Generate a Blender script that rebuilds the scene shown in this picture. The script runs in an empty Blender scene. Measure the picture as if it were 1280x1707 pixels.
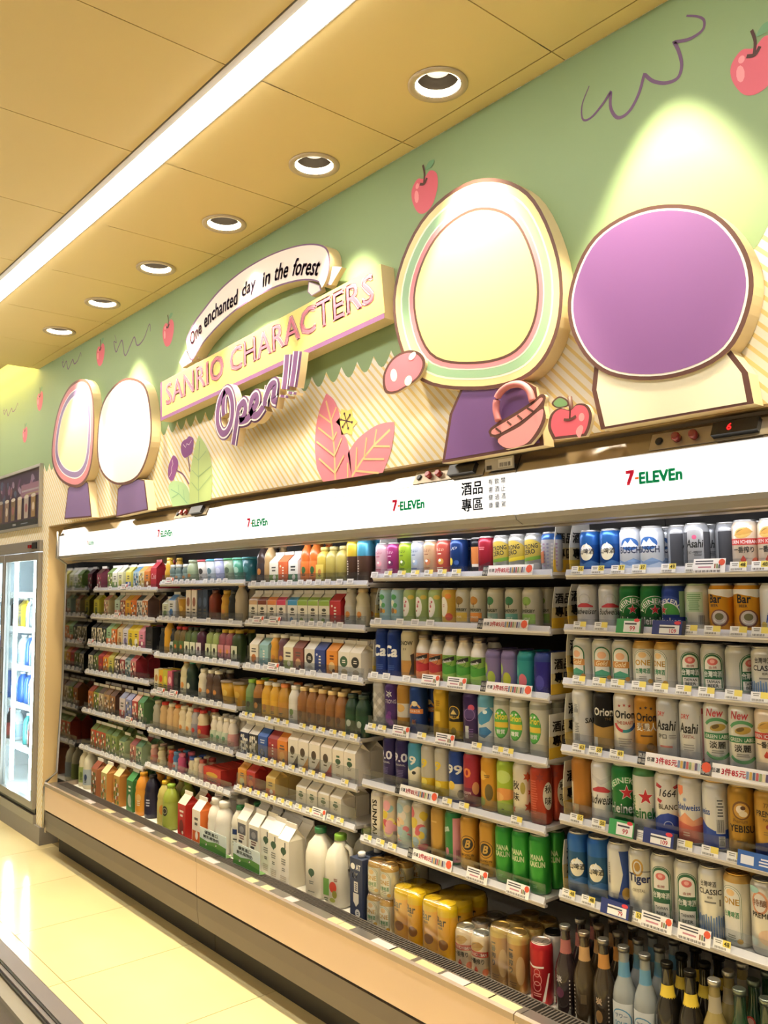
import bpy, bmesh, math, random
from mathutils import Vector, Matrix
random.seed(7)
SC = bpy.context.scene
COL = SC.collection
R = math.radians

# ------------------------------------------------------------------ camera
CAM_H = 1.55
FPX = 1422.34                      # focal length in pixels of the 1280x1707 frame
YAW, PIT, ROL = R(49.6917), R(4.9599), R(-0.51508)
_f = Vector((-math.sin(YAW)*math.cos(PIT), math.cos(YAW)*math.cos(PIT), math.sin(PIT)))
_r = Vector((math.cos(YAW), math.sin(YAW), 0)); _u = _r.cross(_f)
_r, _u = _r*math.cos(ROL)+_u*math.sin(ROL), -_r*math.sin(ROL)+_u*math.cos(ROL)
CAM = Vector((0, 0, CAM_H))
cd = bpy.data.cameras.new('camera'); cam = bpy.data.objects.new('camera', cd); COL.objects.link(cam)
cd.sensor_fit = 'HORIZONTAL'; cd.sensor_width = 36; cd.lens = 36*FPX/1280
cd.clip_start = .02
cam.matrix_world = Matrix(((_r.x, _u.x, -_f.x, 0), (_r.y, _u.y, -_f.y, 0), (_r.z, _u.z, -_f.z, CAM_H), (0, 0, 0, 1)))
SC.camera = cam
def ray(x, y): return _r*(x-640) - _u*(y-853.5) + _f*FPX
def onY(x, y, Y): d = ray(x, y); return CAM + d*(Y/d.y)
def onZ(x, y, Z): d = ray(x, y); return CAM + d*((Z-CAM_H)/d.z)
def proj(p): d = Vector(p)-CAM; z = d.dot(_f); return 640+FPX*d.dot(_r)/z, 853.5-FPX*d.dot(_u)/z, z

# ------------------------------------------------------------------ world, exposure, light levels
w = bpy.data.worlds.new('world'); SC.world = w; w.use_nodes = True
w.node_tree.nodes['Background'].inputs[0].default_value = (1, .95, .85, 1)
w.node_tree.nodes['Background'].inputs[1].default_value = .05
vs = SC.view_settings; vs.view_transform = 'Standard'; vs.look = 'None'; vs.gamma = 1; vs.exposure = 0.02
vs.use_curve_mapping = False
SC.cycles.use_denoising = True
SC.cycles.max_bounces = 7; SC.cycles.diffuse_bounces = 4; SC.cycles.glossy_bounces = 4
SC.cycles.transparent_max_bounces = 12; SC.cycles.sample_clamp_indirect = 4
STRIP = 27.0      # ceiling light strips
SPOT = 105.0       # watts of each recessed wall washer
HEADER = 1.3      # backlit header boxes
CASE_LAMP = 17.0   # lamp tubes under the header
COVE = 34.0
FRIDGE_LAMP = 60.0

# ------------------------------------------------------------------ helpers
def lin(h):
    h = h.lstrip('#'); o = []
    if len(h) == 3: h = ''.join(c*2 for c in h)
    for i in (0, 2, 4):
        c = int(h[i:i+2], 16)/255; o.append(c/12.92 if c <= .04045 else ((c+.055)/1.055)**2.4)
    return tuple(o)+(1.0,)
MATS = {}
def mat(name, col='#888', rough=.5, metal=0, emit=0, ecol=None, noise=0, nscale=20, bump=0, coat=0, attr=False, spec=.5):
    if name in MATS: return MATS[name]
    m = bpy.data.materials.new(name); m.use_nodes = True; nt = m.node_tree; b = nt.nodes['Principled BSDF']
    c = lin(col); b.inputs['Base Color'].default_value = c
    b.inputs['Roughness'].default_value = rough; b.inputs['Metallic'].default_value = metal
    b.inputs['Coat Weight'].default_value = coat; b.inputs['Coat Roughness'].default_value = .1
    b.inputs['Specular IOR Level'].default_value = spec
    if attr:
        a = nt.nodes.new('ShaderNodeVertexColor'); a.layer_name = 'Col'
        nt.links.new(a.outputs[0], b.inputs['Base Color'])
    if noise or bump:
        t = nt.nodes.new('ShaderNodeTexCoord'); n = nt.nodes.new('ShaderNodeTexNoise')
        n.inputs['Scale'].default_value = nscale; n.inputs['Detail'].default_value = 4
        nt.links.new(t.outputs['Object'], n.inputs['Vector'])
        if noise:
            mx = nt.nodes.new('ShaderNodeMix'); mx.data_type = 'RGBA'
            mx.inputs[6].default_value = tuple(v*(1-noise) for v in c[:3])+(1,)
            mx.inputs[7].default_value = tuple(min(1, v*(1+noise)) for v in c[:3])+(1,)
            nt.links.new(n.outputs['Fac'], mx.inputs[0]); nt.links.new(mx.outputs[2], b.inputs['Base Color'])
        if bump:
            bp = nt.nodes.new('ShaderNodeBump'); bp.inputs['Strength'].default_value = bump; bp.inputs['Distance'].default_value = .002
            nt.links.new(n.outputs['Fac'], bp.inputs['Height']); nt.links.new(bp.outputs[0], b.inputs['Normal'])
    if emit:
        b.inputs['Emission Color'].default_value = lin(ecol or col); b.inputs['Emission Strength'].default_value = emit
    MATS[name] = m; return m
def glassmat(name, col='#ffffff', refl=.08, rough=.02, tint=1.0):
    if name in MATS: return MATS[name]
    m = bpy.data.materials.new(name); m.use_nodes = True; nt = m.node_tree
    nt.nodes.remove(nt.nodes['Principled BSDF']); out = nt.nodes['Material Output']
    tr = nt.nodes.new('ShaderNodeBsdfTransparent'); tr.inputs[0].default_value = tuple(v*tint for v in lin(col)[:3])+(1,)
    gl = nt.nodes.new('ShaderNodeBsdfGlossy'); gl.inputs['Roughness'].default_value = rough
    fr = nt.nodes.new('ShaderNodeLayerWeight'); fr.inputs[0].default_value = .35
    mp = nt.nodes.new('ShaderNodeMapRange'); mp.inputs[3].default_value = refl*.5; mp.inputs[4].default_value = min(1, refl*6)
    mx = nt.nodes.new('ShaderNodeMixShader')
    nt.links.new(fr.outputs['Facing'], mp.inputs[0]); nt.links.new(mp.outputs[0], mx.inputs[0])
    nt.links.new(tr.outputs[0], mx.inputs[1]); nt.links.new(gl.outputs[0], mx.inputs[2]); nt.links.new(mx.outputs[0], out.inputs[0])
    MATS[name] = m; return m

def tag(o, label=None, cat=None, group=None, kind=None):
    if label: o['label'] = label
    if cat: o['category'] = cat
    if group: o['group'] = group
    if kind: o['kind'] = kind
    return o
def link(name, data, parent=None):
    o = bpy.data.objects.new(name, data); COL.objects.link(o)
    if parent is not None: o.parent = parent
    return o
def empty(name, loc, label=None, cat=None, group=None, rz=0):
    o = link(name, None); o.location = loc; o.rotation_euler = (0, 0, rz); o.empty_display_size = .05
    return tag(o, label, cat, group)

class MB:
    """collects faces with a colour each; .mesh() / .build() make ONE mesh"""
    def __init__(s): s.v = []; s.f = []; s.c = []; s.s = []
    def add(s, V, F, col='#888', smooth=False):
        n = len(s.v); s.v += [tuple(p) for p in V]
        for i, f in enumerate(F):
            s.f.append(tuple(k+n for k in f)); s.c.append(col[i] if isinstance(col, list) else col); s.s.append(smooth)
        return s
    def box(s, x0, x1, y0, y1, z0, z1, col='#888', bev=0):
        """col may be a dict with keys from b t f k l r (bottom top front back left right) and '*'"""
        V = [(x0, y0, z0), (x1, y0, z0), (x1, y1, z0), (x0, y1, z0), (x0, y0, z1), (x1, y0, z1), (x1, y1, z1), (x0, y1, z1)]
        F = [(0, 3, 2, 1), (4, 5, 6, 7), (0, 1, 5, 4), (2, 3, 7, 6), (3, 0, 4, 7), (1, 2, 6, 5)]
        if isinstance(col, dict): col = [col.get(k, col.get('*', '#888')) for k in 'btfklr']
        return s.add(V, F, col)
    def lathe(s, prof, n=20, cols='#888', cx=0, cy=0, smooth=True, cap0=True, cap1=True, sx=1, sy=1):
        V = []; F = []; C = []
        for r, z in prof:
            for k in range(n):
                a = 2*math.pi*(k+.5)/n; V.append((cx+r*math.sin(a)*sx, cy-r*math.cos(a)*sy, z))
        for j in range(len(prof)-1):
            for k in range(n):
                k2 = (k+1) % n; F.append((j*n+k, j*n+k2, (j+1)*n+k2, (j+1)*n+k)); C.append(cols[j] if isinstance(cols, list) else cols)
        s.add(V, F, C, smooth)
        m = len(s.v)-len(V)
        c0 = cols[0] if isinstance(cols, list) else cols; c1 = cols[-1] if isinstance(cols, list) else cols
        if cap0: s.f.append(tuple(m+k for k in reversed(range(n)))); s.c.append(c0); s.s.append(False)
        if cap1: s.f.append(tuple(m+(len(prof)-1)*n+k for k in range(n))); s.c.append(c1); s.s.append(False)
        return s
    def tube(s, pts, r, n=8, col='#888'):
        pts = [Vector(p) for p in pts]; V = []; F = []
        for i, p in enumerate(pts):
            t = (pts[min(i+1, len(pts)-1)]-pts[max(i-1, 0)]).normalized()
            a = t.cross(Vector((0, 0, 1)) if abs(t.z) < .9 else Vector((1, 0, 0))).normalized(); b = t.cross(a)
            for k in range(n):
                q = 2*math.pi*k/n; V.append(p+a*r*math.cos(q)+b*r*math.sin(q))
        for i in range(len(pts)-1):
            for k in range(n): F.append((i*n+k, i*n+(k+1) % n, (i+1)*n+(k+1) % n, (i+1)*n+k))
        F.append(tuple(range(n))[::-1]); F.append(tuple((len(pts)-1)*n+k for k in range(n)))
        return s.add(V, F, col, True)
    def extrude_x(s, prof, x0, x1, col='#888'):
        """prof: (y,z) loop, counter-clockwise seen from +x"""
        n = len(prof); V = [(x0, y, z) for y, z in prof]+[(x1, y, z) for y, z in prof]
        F = [tuple(range(n))[::-1], tuple(range(n, 2*n))]+[(k, (k+1) % n, n+(k+1) % n, n+k) for k in range(n)]
        return s.add(V, F, col)
    def mesh(s, name, m=None):
        me = bpy.data.meshes.new(name); me.from_pydata(s.v, [], s.f)
        a = me.color_attributes.new('Col', 'FLOAT_COLOR', 'CORNER'); buf = []
        for f, c in zip(s.f, s.c):
            l = lin(c)
            for _ in f: buf += l
        a.data.foreach_set('color', buf); me.polygons.foreach_set('use_smooth', s.s)
        if m: me.materials.append(m)
        me.update(); return me
    def build(s, name, m, parent=None, loc=None):
        o = link(name, s.mesh(name, m), parent)
        if loc is not None: o.location = loc
        return o
def struct(o): o['kind'] = 'structure'; return o

# painted / printed surfaces: the colour of each printed area comes from the mesh colour attribute
M_CAN = mat('can_lacquer', rough=.28, metal=.45, attr=True)
M_PAPER = mat('printed_carton_board', rough=.5, attr=True)
M_PLAST = mat('bottle_plastic', rough=.3, attr=True)
M_GLASSB = mat('bottle_glass', rough=.12, attr=True, coat=.5)
M_PRINT = mat('printed_ink', rough=.45, attr=True)
M_BACKINK = mat('backlit_ink', rough=.5, attr=True)
_n = M_BACKINK.node_tree; _n.links.new([q for q in _n.nodes if q.type == 'VERTEX_COLOR'][0].outputs[0], _n.nodes['Principled BSDF'].inputs['Emission Color']); _n.nodes['Principled BSDF'].inputs['Emission Strength'].default_value = .4
M_SIGN = mat('painted_board', rough=.55, attr=True)
M_METAL = mat('lid_aluminium', rough=.3, metal=.9, attr=True)
M_STEEL = mat('satin_steel', '#a9a6a2', .32, .85)
M_CLEAR = glassmat('clear_acrylic', '#f4f6f8', .05, .12)
M_CLEARR = glassmat('clear_rail_plastic', '#f6f7f9', .012, .4)
M_CLEARF = glassmat('clear_film', '#fdfdf8', .10, .14)

# ------------------------------------------------------------------ flat print: shapes in millimetres
TXT = {}
def text_tris(s, bold=0, shear=0):
    k = (s, bold, shear)
    if k in TXT: return TXT[k]
    c = bpy.data.curves.new('t', 'FONT'); c.body = s; c.resolution_u = 2; c.offset = min(bold, 0); c.shear = shear
    o = bpy.data.objects.new('t', c); m = o.to_mesh()
    V = [(v.co.x, v.co.y) for v in m.vertices]; F = [tuple(p.vertices) for p in m.polygons]
    o.to_mesh_clear(); bpy.data.objects.remove(o); bpy.data.curves.remove(c)
    if bold > 0:      # heavier strokes: the outline laid down again a little to each side
        n = len(V); V0, F0 = V, F; V = []; F = []
        for dx, dy in ((1, 1), (-1, 1), (1, -1), (-1, -1)):
            m_ = len(V); V += [(x+dx*bold*.7, y+dy*bold*.7) for x, y in V0]; F += [tuple(i+m_ for i in f) for f in F0]
    x0 = min(v[0] for v in V); x1 = max(v[0] for v in V); y0 = min(v[1] for v in V); y1 = max(v[1] for v in V)
    V = [((x-(x0+x1)/2)/(y1-y0), (y-y0)/(y1-y0)) for x, y in V]
    TXT[k] = (V, F, (x1-x0)/(y1-y0)); return TXT[k]
def T(s, u, v, h, col, w=0, bold=.01, shear=0, rot=0, arc=0):
    """text centred at u, base line v, height h; w squeezes it to a width; arc = radius of an arched line"""
    V, F, asp = text_tris(s, bold, shear); sx = (w/asp) if w else h
    P = []
    for x, y in V:
        X, Y = x*sx, y*h
        if arc: a = X/abs(arc); rr = arc+Y if arc > 0 else -arc-Y; X, Y = (rr*math.sin(a), rr*math.cos(a)-arc) if arc > 0 else (rr*math.sin(a), -rr*math.cos(a)-arc)
        if rot: X, Y = X*math.cos(rot)-Y*math.sin(rot), X*math.sin(rot)+Y*math.cos(rot)
        P.append((u+X, v+Y))
    return (P, F, col)
def Q(u0, v0, u1, v1, col): return ([(u0, v0), (u1, v0), (u1, v1), (u0, v1)], [(0, 1, 2, 3)], col)
def EL(u, v, a, b, col, n=20, rot=0):
    return ([(u+a*math.cos(t)*math.cos(rot)-b*math.sin(t)*math.sin(rot), v+a*math.cos(t)*math.sin(rot)+b*math.sin(t)*math.cos(rot)) for t in [2*math.pi*k/n for k in range(n)]], [tuple(range(n))], col)
def PG(pts, col): return (list(pts), [tuple(range(len(pts)))], col)
def RING(u, v, r0, r1, a0, a1, col, n=18, sy=1):
    P = []; F = []
    for k in range(n+1):
        a = R(a0+(a1-a0)*k/n); P += [(u+r0*math.cos(a), v+r0*math.sin(a)*sy), (u+r1*math.cos(a), v+r1*math.sin(a)*sy)]
    for k in range(n): F.append((2*k, 2*k+1, 2*k+3, 2*k+2))
    return (P, F, col)
def STAR(u, v, r, col, n=5, q=.4):
    return PG([(u+(r if k % 2 == 0 else r*q)*math.sin(math.pi*k/n), v+(r if k % 2 == 0 else r*q)*math.cos(math.pi*k/n)) for k in range(2*n)], col)
def ARCH(u, v, w, h, col, n=12):
    """tombstone: width w, height h with round top"""
    r = w/2; return PG([(u-r, v), (u+r, v)]+[(u+r*math.cos(a), v+h-r+r*math.sin(a)) for a in [math.pi*k/n for k in range(n+1)]], col)
def BARS(u, v, w, h, n, col, seed=1):
    """tiny unreadable printed lines / bar code"""
    rnd = random.Random(seed); P = []; F = []
    for k in range(n):
        y = v+h*(k+.2)/n; ww = w*(.6+.4*rnd.random()); i = len(P)
        P += [(u-ww/2, y), (u+ww/2, y), (u+ww/2, y+h/n*.5), (u-ww/2, y+h/n*.5)]; F.append((i, i+1, i+2, i+3))
    return (P, F, col)
def CODE(u, v, w, h, col='#222', n=9):
    P = []; F = []
    for k in range(n):
        x = u-w/2+w*k/n; i = len(P); ww = w/n*(.35+.3*(k*7 % 3)/2)
        P += [(x, v), (x+ww, v), (x+ww, v+h), (x, v+h)]; F.append((i, i+1, i+2, i+3))
    return (P, F, col)
def art_mesh(shapes, rad=0, step=4.0, name='print', m=None, lift=.12, zmap=None):
    """flat shapes (mm) -> mesh; rad>0 wraps them round a cylinder (front = -y), else they lie on the plane y=0"""
    mb = MB()
    for k, (P, F, col) in enumerate(shapes):
        bm = bmesh.new()
        vs_ = [bm.verts.new((x, y, 0)) for x, y in P]
        for f in F:
            try: bm.faces.new([vs_[i] for i in f])
            except ValueError: pass
        if any(len(f) > 4 for f in F): bmesh.ops.triangulate(bm, faces=bm.faces[:])
        if rad:
            lo = min(p[0] for p in P); hi = max(p[0] for p in P); c = math.floor(lo/step)*step+step
            while c < hi-.01:
                bmesh.ops.bisect_plane(bm, geom=bm.verts[:]+bm.edges[:]+bm.faces[:], plane_co=(c, 0, 0), plane_no=(1, 0, 0)); c += step
        bm.verts.index_update(); d = lift*(k*.5+1)
        V = []
        for v in bm.verts:
            if rad:
                rr = (rad(v.co.y) if callable(rad) else rad)+d; a = v.co.x/(rad(v.co.y) if callable(rad) else rad)
                V.append((rr*math.sin(a)*.001, -rr*math.cos(a)*.001, v.co.y*.001))
            else: V.append((v.co.x*.001, -d*.001, v.co.y*.001))
        nrm = 1
        FF = []
        for f in bm.faces:
            t = [v.index for v in f.verts]
            a, b, c_ = bm.verts[:][0].co, None, None
            if f.calc_area() > 0 and f.normal.z < 0: t.reverse()
            FF.append(t)
        mb.add(V, FF, col); bm.free()
    return mb.mesh(name, m or M_PRINT)
def smooth_pts(pts, n=6, closed=True):
    out = []; N = len(pts)
    rng = range(N) if closed else range(N-1)
    for i in rng:
        p0, p1, p2, p3 = [pts[j % N] if closed else pts[max(0, min(N-1, j))] for j in (i-1, i, i+1, i+2)]
        for k in range(n):
            t = k/n
            out.append(tuple(.5*((2*p1[a])+(-p0[a]+p2[a])*t+(2*p0[a]-5*p1[a]+4*p2[a]-p3[a])*t*t+(-p0[a]+3*p1[a]-3*p2[a]+p3[a])*t**3) for a in (0, 1)))
    if not closed: out.append(tuple(pts[-1]))
    return out
def stroke(pts, w, closed=False):
    """outline of a line of width w (may taper: w callable of 0..1) in the same units as pts"""
    L = []; Rr = []; N = len(pts)
    for i, p in enumerate(pts):
        a = pts[max(0, i-1)] if not closed else pts[i-1]; b = pts[min(N-1, i+1)] if not closed else pts[(i+1) % N]
        dx, dy = b[0]-a[0], b[1]-a[1]; l = math.hypot(dx, dy) or 1; ww = (w(i/(N-1)) if callable(w) else w)/2
        L.append((p[0]-dy/l*ww, p[1]+dx/l*ww)); Rr.append((p[0]+dy/l*ww, p[1]-dx/l*ww))
    P = []; F = []
    for a, b in zip(L, Rr): P += [a, b]
    m = N if closed else N-1
    for i in range(m): j = (i+1) % N; F.append((2*i, 2*i+1, 2*j+1, 2*j))
    return P, F
# ------------------------------------------------------------------ the room
WY = 1.85; CZ = 3.0; X0, X1 = -10.6, 2.6; Y0 = -3.6
M_CEIL = mat('ceiling_panel_paint', '#e6cf94', .6, noise=.02, nscale=3)
M_CREAM = mat('cream_paint', '#eccf9b', .55, noise=.02, nscale=6)
M_WALL = mat('pale_wall_paint', '#efe2c6', .6, noise=.02, nscale=4)
M_FARW = mat('grey_wall_paint', '#8d8984', .6, noise=.03, nscale=4)
M_GREYP = mat('grey_plinth', '#8a8684', .45, noise=.05, nscale=30)
M_DARK = mat('dark_gap', '#15120f', .7)
M_GREEN = mat('mural_green_print', '#8ca67c', .6, noise=.04, nscale=2.5)

def stripe_mat():
    m = bpy.data.materials.new('mural_striped_print'); m.use_nodes = True; nt = m.node_tree; b = nt.nodes['Principled BSDF']
    b.inputs['Roughness'].default_value = .6
    t = nt.nodes.new('ShaderNodeTexCoord'); sp = nt.nodes.new('ShaderNodeSeparateXYZ'); nt.links.new(t.outputs['Object'], sp.inputs[0])
    def mth(op, a, bb):
        n = nt.nodes.new('ShaderNodeMath'); n.operation = op
        for i, v in enumerate((a, bb)):
            if v is None: continue
            if isinstance(v, (int, float)): n.inputs[i].default_value = v
            else: nt.links.new(v, n.inputs[i])
        return n.outputs[0]
    s = mth('ADD', sp.outputs[0], sp.outputs[2]); s = mth('DIVIDE', s, .0355); s = mth('FRACT', mth('ADD', s, 1000), None)
    g = mth('LESS_THAN', s, .36)
    mx = nt.nodes.new('ShaderNodeMix'); mx.data_type = 'RGBA'
    mx.inputs[6].default_value = lin('#f7f1e6'); mx.inputs[7].default_value = lin('#edd596')
    nt.links.new(g, mx.inputs[0]); nt.links.new(mx.outputs[2], b.inputs['Base Color'])
    return m
M_STRIPE = stripe_mat()

# floor: slab plus single tiles
M_GROUT = mat('grout', '#8f8058', .8)
def tile_mat():
    m = bpy.data.materials.new('polished_floor_tile'); m.use_nodes = True; nt = m.node_tree; b = nt.nodes['Principled BSDF']
    oi = nt.nodes.new('ShaderNodeObjectInfo'); t = nt.nodes.new('ShaderNodeTexCoord'); n = nt.nodes.new('ShaderNodeTexNoise')
    n.inputs['Scale'].default_value = 5; n.inputs['Detail'].default_value = 5; nt.links.new(t.outputs['Object'], n.inputs['Vector'])
    mx = nt.nodes.new('ShaderNodeMix'); mx.data_type = 'RGBA'; mx.inputs[6].default_value = lin('#ecdaa2'); mx.inputs[7].default_value = lin('#f3e4b4')
    ad = nt.nodes.new('ShaderNodeMath'); ad.operation = 'ADD'; ad.use_clamp = True
    ml = nt.nodes.new('ShaderNodeMath'); ml.operation = 'MULTIPLY'; ml.inputs[1].default_value = .5
    nt.links.new(oi.outputs['Random'], ml.inputs[0]); nt.links.new(ml.outputs[0], ad.inputs[0])
    m2 = nt.nodes.new('ShaderNodeMath'); m2.operation = 'MULTIPLY'; m2.inputs[1].default_value = .5
    nt.links.new(n.outputs['Fac'], m2.inputs[0]); nt.links.new(m2.outputs[0], ad.inputs[1])
    nt.links.new(ad.outputs[0], mx.inputs[0]); nt.links.new(mx.outputs[2], b.inputs['Base Color'])
    b.inputs['Roughness'].default_value = .13; b.inputs['Specular IOR Level'].default_value = .6
    return m
M_TILE = tile_mat()
floor = struct(MB().box(X0, X1, Y0, WY+.9, -.1, -.0012).build('floor', M_GROUT))
TP = .6145; tm = MB()
g = .0017; h = TP/2-g
tm.box(-h, h, -h, h, -.001, 0); tile_me = tm.mesh('tile', M_TILE)
for i in range(-12, 5):
    for j in range(-8, 1):
        cx = -2.9+TP*(i+.5); cy = 1.30+TP*(j+.5)
        if cx-h < X0 or cx+h > X1 or cy-h < Y0: continue
        o = link('floor_tile', tile_me, floor); o.location = (cx, cy, 0)

# back wall with the printed mural, openings for the display cases and the glass-door fridge
wb = MB(); D = .12
wb.box(X0, -5.435, WY, WY+D, 1.944, 3.46)
wb.box(-5.435, X1, WY, WY+D, 1.944, 3.16)
wb.box(-5.53, -5.435, WY, WY+.95, 0, 1.944)
wb.box(X0, -6.98, WY, WY+D, 0, 1.944); wb.box(-6.98, -5.53, WY, WY+D, 1.862, 1.944)
wall_back = struct(wb.build('wall_back', M_STRIPE))
trim_1 = struct(MB().box(-5.4349, -5.431, WY+.002, WY+.95, .0, 1.9435).build('trim_1', M_CREAM))
trim_2 = struct(MB().box(-5.431, X1, WY+.001, WY+.16, 1.938, 1.9439).build('trim_2', mat('soffit_paint', '#b59a72', .5)))
struct(MB().box(X0, X1, WY+.95, WY+1.0, 0, 3.2).build('wall_rear', M_WALL))
struct(MB().box(X0, X1, Y0-.1, Y0, 0, 3.2).build('wall_front', M_FARW))
struct(MB().box(X0-.1, X0, Y0, WY+1, 0, 3.46).build('wall_left', M_FARW))
struct(MB().box(X1, X1+.1, Y0, WY+1, 0, 3.2).build('wall_right', M_FARW))
bb = MB().box(X0, -5.424, WY-.014, WY, 0, .105).box(-5.4349, -5.424, WY, WY+.10, 0, .105)
struct(bb.build('baseboard_back', M_GREYP))

# ceiling: slab above, single panels below, a slot for the light strip and round holes for the wall washers
ceiling = struct(MB().box(X0, X1, Y0, 1.66, 3.16, 3.2).box(-5.43, X1, 1.66, WY+.9, 3.16, 3.2).box(X0, -5.43, 1.64, WY, 3.46, 3.5)
                 .box(X0, -5.43, 1.64, 1.655, 3.012, 3.46).box(-5.43, -5.415, 1.64, WY, 3.012, 3.46).build('ceiling', M_CEIL))
PX = .6165; G = .0018
GX = [-1.385+PX*k for k in range(6, -15, -1)]
LIGHTS = [-1.692-.615*k for k in range(-4, 6)]
SLOT0, SLOT1 = 1.135, 1.25
def panel(x0, x1, y0, y1, hole=None, hr=.069):
    mb = MB(); cx, cy = (x0+x1)/2, (y0+y1)/2; t = .012
    if hole is None:
        mb.box(x0-cx, x1-cx, y0-cy, y1-cy, 0, t)
    else:
        hx, hy = hole[0]-cx, hole[1]-cy; n = 24; ring = []; outer = []
        a, b = x0-cx, x1-cx; c, d = y0-cy, y1-cy
        for k in range(n):
            q = 2*math.pi*k/n; ux, uy = math.cos(q), math.sin(q); ring.append((hx+hr*ux, hy+hr*uy))
            s = min([(b-hx)/ux if ux > 1e-6 else 9, (a-hx)/ux if ux < -1e-6 else 9, (d-hy)/uy if uy > 1e-6 else 9, (c-hy)/uy if uy < -1e-6 else 9])
            outer.append((hx+ux*s, hy+uy*s))
        V = [(x, y, 0) for x, y in ring]+[(x, y, 0) for x, y in outer]+[(x, y, t) for x, y in ring]+[(x, y, t) for x, y in outer]
        F = []
        for k in range(n):
            j = (k+1) % n; F += [(n+k, n+j, j, k)[::-1], (2*n+k, 2*n+j, 3*n+j, 3*n+k)[::-1], (k, j, 2*n+j, 2*n+k), (n+j, n+k, 3*n+k, 3*n+j)]
        for (qx, qy) in ((a, c), (b, c), (b, d), (a, d)):      # corner triangles
            k = min(range(n), key=lambda i: -((outer[i][0]-hx)*(qx-hx)+(outer[i][1]-hy)*(qy-hy))/(math.hypot(outer[i][0]-hx, outer[i][1]-hy)))
            ks = sorted(range(n), key=lambda i: math.hypot(outer[i][0]-qx, outer[i][1]-qy))
            e1 = min((i for i in range(n) if abs(outer[i][0]-qx) < 1e-6), key=lambda i: abs(outer[i][1]-qy))
            e2 = min((i for i in range(n) if abs(outer[i][1]-qy) < 1e-6), key=lambda i: abs(outer[i][0]-qx))
            V.append((qx, qy, 0)); F.append((n+e1, n+e2, len(V)-1))
        mb.add(V, F)
    o = mb.build('ceiling_panel', M_CEIL, ceiling); o.location = (cx, cy, CZ); return o
ROWS = [(-3.55, -2.46), (-2.345, -1.27), (-1.266, -.062), (-.058, SLOT0)]
for gx in GX:
    xa, xb = gx-PX+G, gx-G
    if xa < X0: xa = X0
    if xb > X1: xb = X1
    if xb-xa < .05: continue
    for ya, yb in ROWS: panel(xa, xb, ya+G, yb-G)
    if xb < -5.40:
        panel(xa, xb, SLOT1+G, 1.655-G); continue
    L = [l for l in LIGHTS if xa < l < xb]
    panel(xa, xb, SLOT1+G, 1.79-G, hole=(L[0], 1.655) if L else None)
    panel(xa, xb, 1.79+G, WY-.001)

# light strips in the slots
M_TUBE = mat('strip_diffuser', '#ffffff', .5, emit=STRIP, ecol='#fff9f0')
M_TROUGH = mat('strip_housing', '#b9b4ae', .45)
def strip(y0, y1, label):
    t = empty('linear_ceiling_light', ((X0+X1)/2, (y0+y1)/2, CZ), label, 'ceiling light', None)
    cx, cy = (X0+X1)/2, (y0+y1)/2; a, b = X0-cx+.02, X1-cx-.02; hw = (y1-y0)/2-.001
    MB().extrude_x([(-hw, -.004), (-hw+.022, -.004), (-hw+.022, .03), (hw-.004, .03), (hw-.004, -.002), (hw, -.002), (hw, .06), (-hw, .06)], a, b).build('housing', M_TROUGH, t)
    n = 6; c0 = .5*(-hw+.024+hw-.006); rr = .5*(hw-.006+hw-.024)
    prof = [(c0+rr*math.cos(math.pi*k/n), .008-rr*.58*math.sin(math.pi*k/n)) for k in range(n+1)]
    MB().extrude_x([(c0-rr, .029), (c0+rr, .029)][::-1]+prof, a, b).build('diffuser', M_TUBE, t)
strip(SLOT0, SLOT1, 'long white light strip set in the ceiling beside the round wall washers')
strip(-2.46, -2.345, 'long white light strip in the ceiling over the far aisle')

# recessed wall washers
M_RING = mat('washer_ring', '#b8a78c', .45); M_CUP = mat('washer_cup', '#4f463e', .4, .4); M_LITWALL = mat('washer_lit_wall', '#fff6dd', .4, emit=5, ecol='#fff3d4')
ring = MB().lathe([(.088, -.001), (.088, -.005), (.082, -.008), (.070, -.006), (.068, .0)], 32, cap0=False, cap1=False).mesh('trim_ring', M_RING)
cup = MB().lathe([(.068, -.004), (.066, .03), (.058, .075), (.02, .085)], 32, cap0=False).mesh('reflector', M_CUP)
lit_band = MB().lathe([(.0625, -.001), (.0605, .019), (.0640, .019), (.0660, -.001)], 32, cap0=False, cap1=False).mesh('lit_wall_glow', M_LITWALL)  # no lamp: the glow of the lamp-lit recess wall, put into an emissive band
lamp = MB().lathe([(.036, .046), (.034, .040), (.012, .038)], 28, cap0=True).mesh('lamp_face', mat('washer_lens', '#d8d0c0', .25, .3, emit=.9, ecol='#fff0d0'))
for k, lx in enumerate(LIGHTS):
    t = empty('recessed_downlight', (lx, 1.655, CZ), 'round recessed downlight with tilted bright lamp in the ceiling by the mural', 'downlight', 'row of recessed downlights along the mural')
    link('trim_ring', ring, t); link('reflector', cup, t)
    link('lit_wall_glow', lit_band, t); link('lamp_face', lamp, t)
    ld = bpy.data.lights.new('washer_beam', 'SPOT'); ld.energy = SPOT; ld.color = (1, .85, .55); ld.spot_size = R(60); ld.spot_blend = .22; ld.shadow_soft_size = .035
    lo = link('washer_beam', ld, t); lo.location = (0, .006, -.012); lo.rotation_euler = (R(3.5), 0, 0)
# hidden lamp in the cove over the left part of the wall
ct = tag(MB().box(X0+.1, -5.5, 1.658, 1.69, 3.16, 3.19).build('cove_lamp', mat('cove_tube', '#fff', .5, emit=COVE, ecol='#ffdc8a')), 'warm lamp tube hidden in the ceiling cove', 'cove light')
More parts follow.
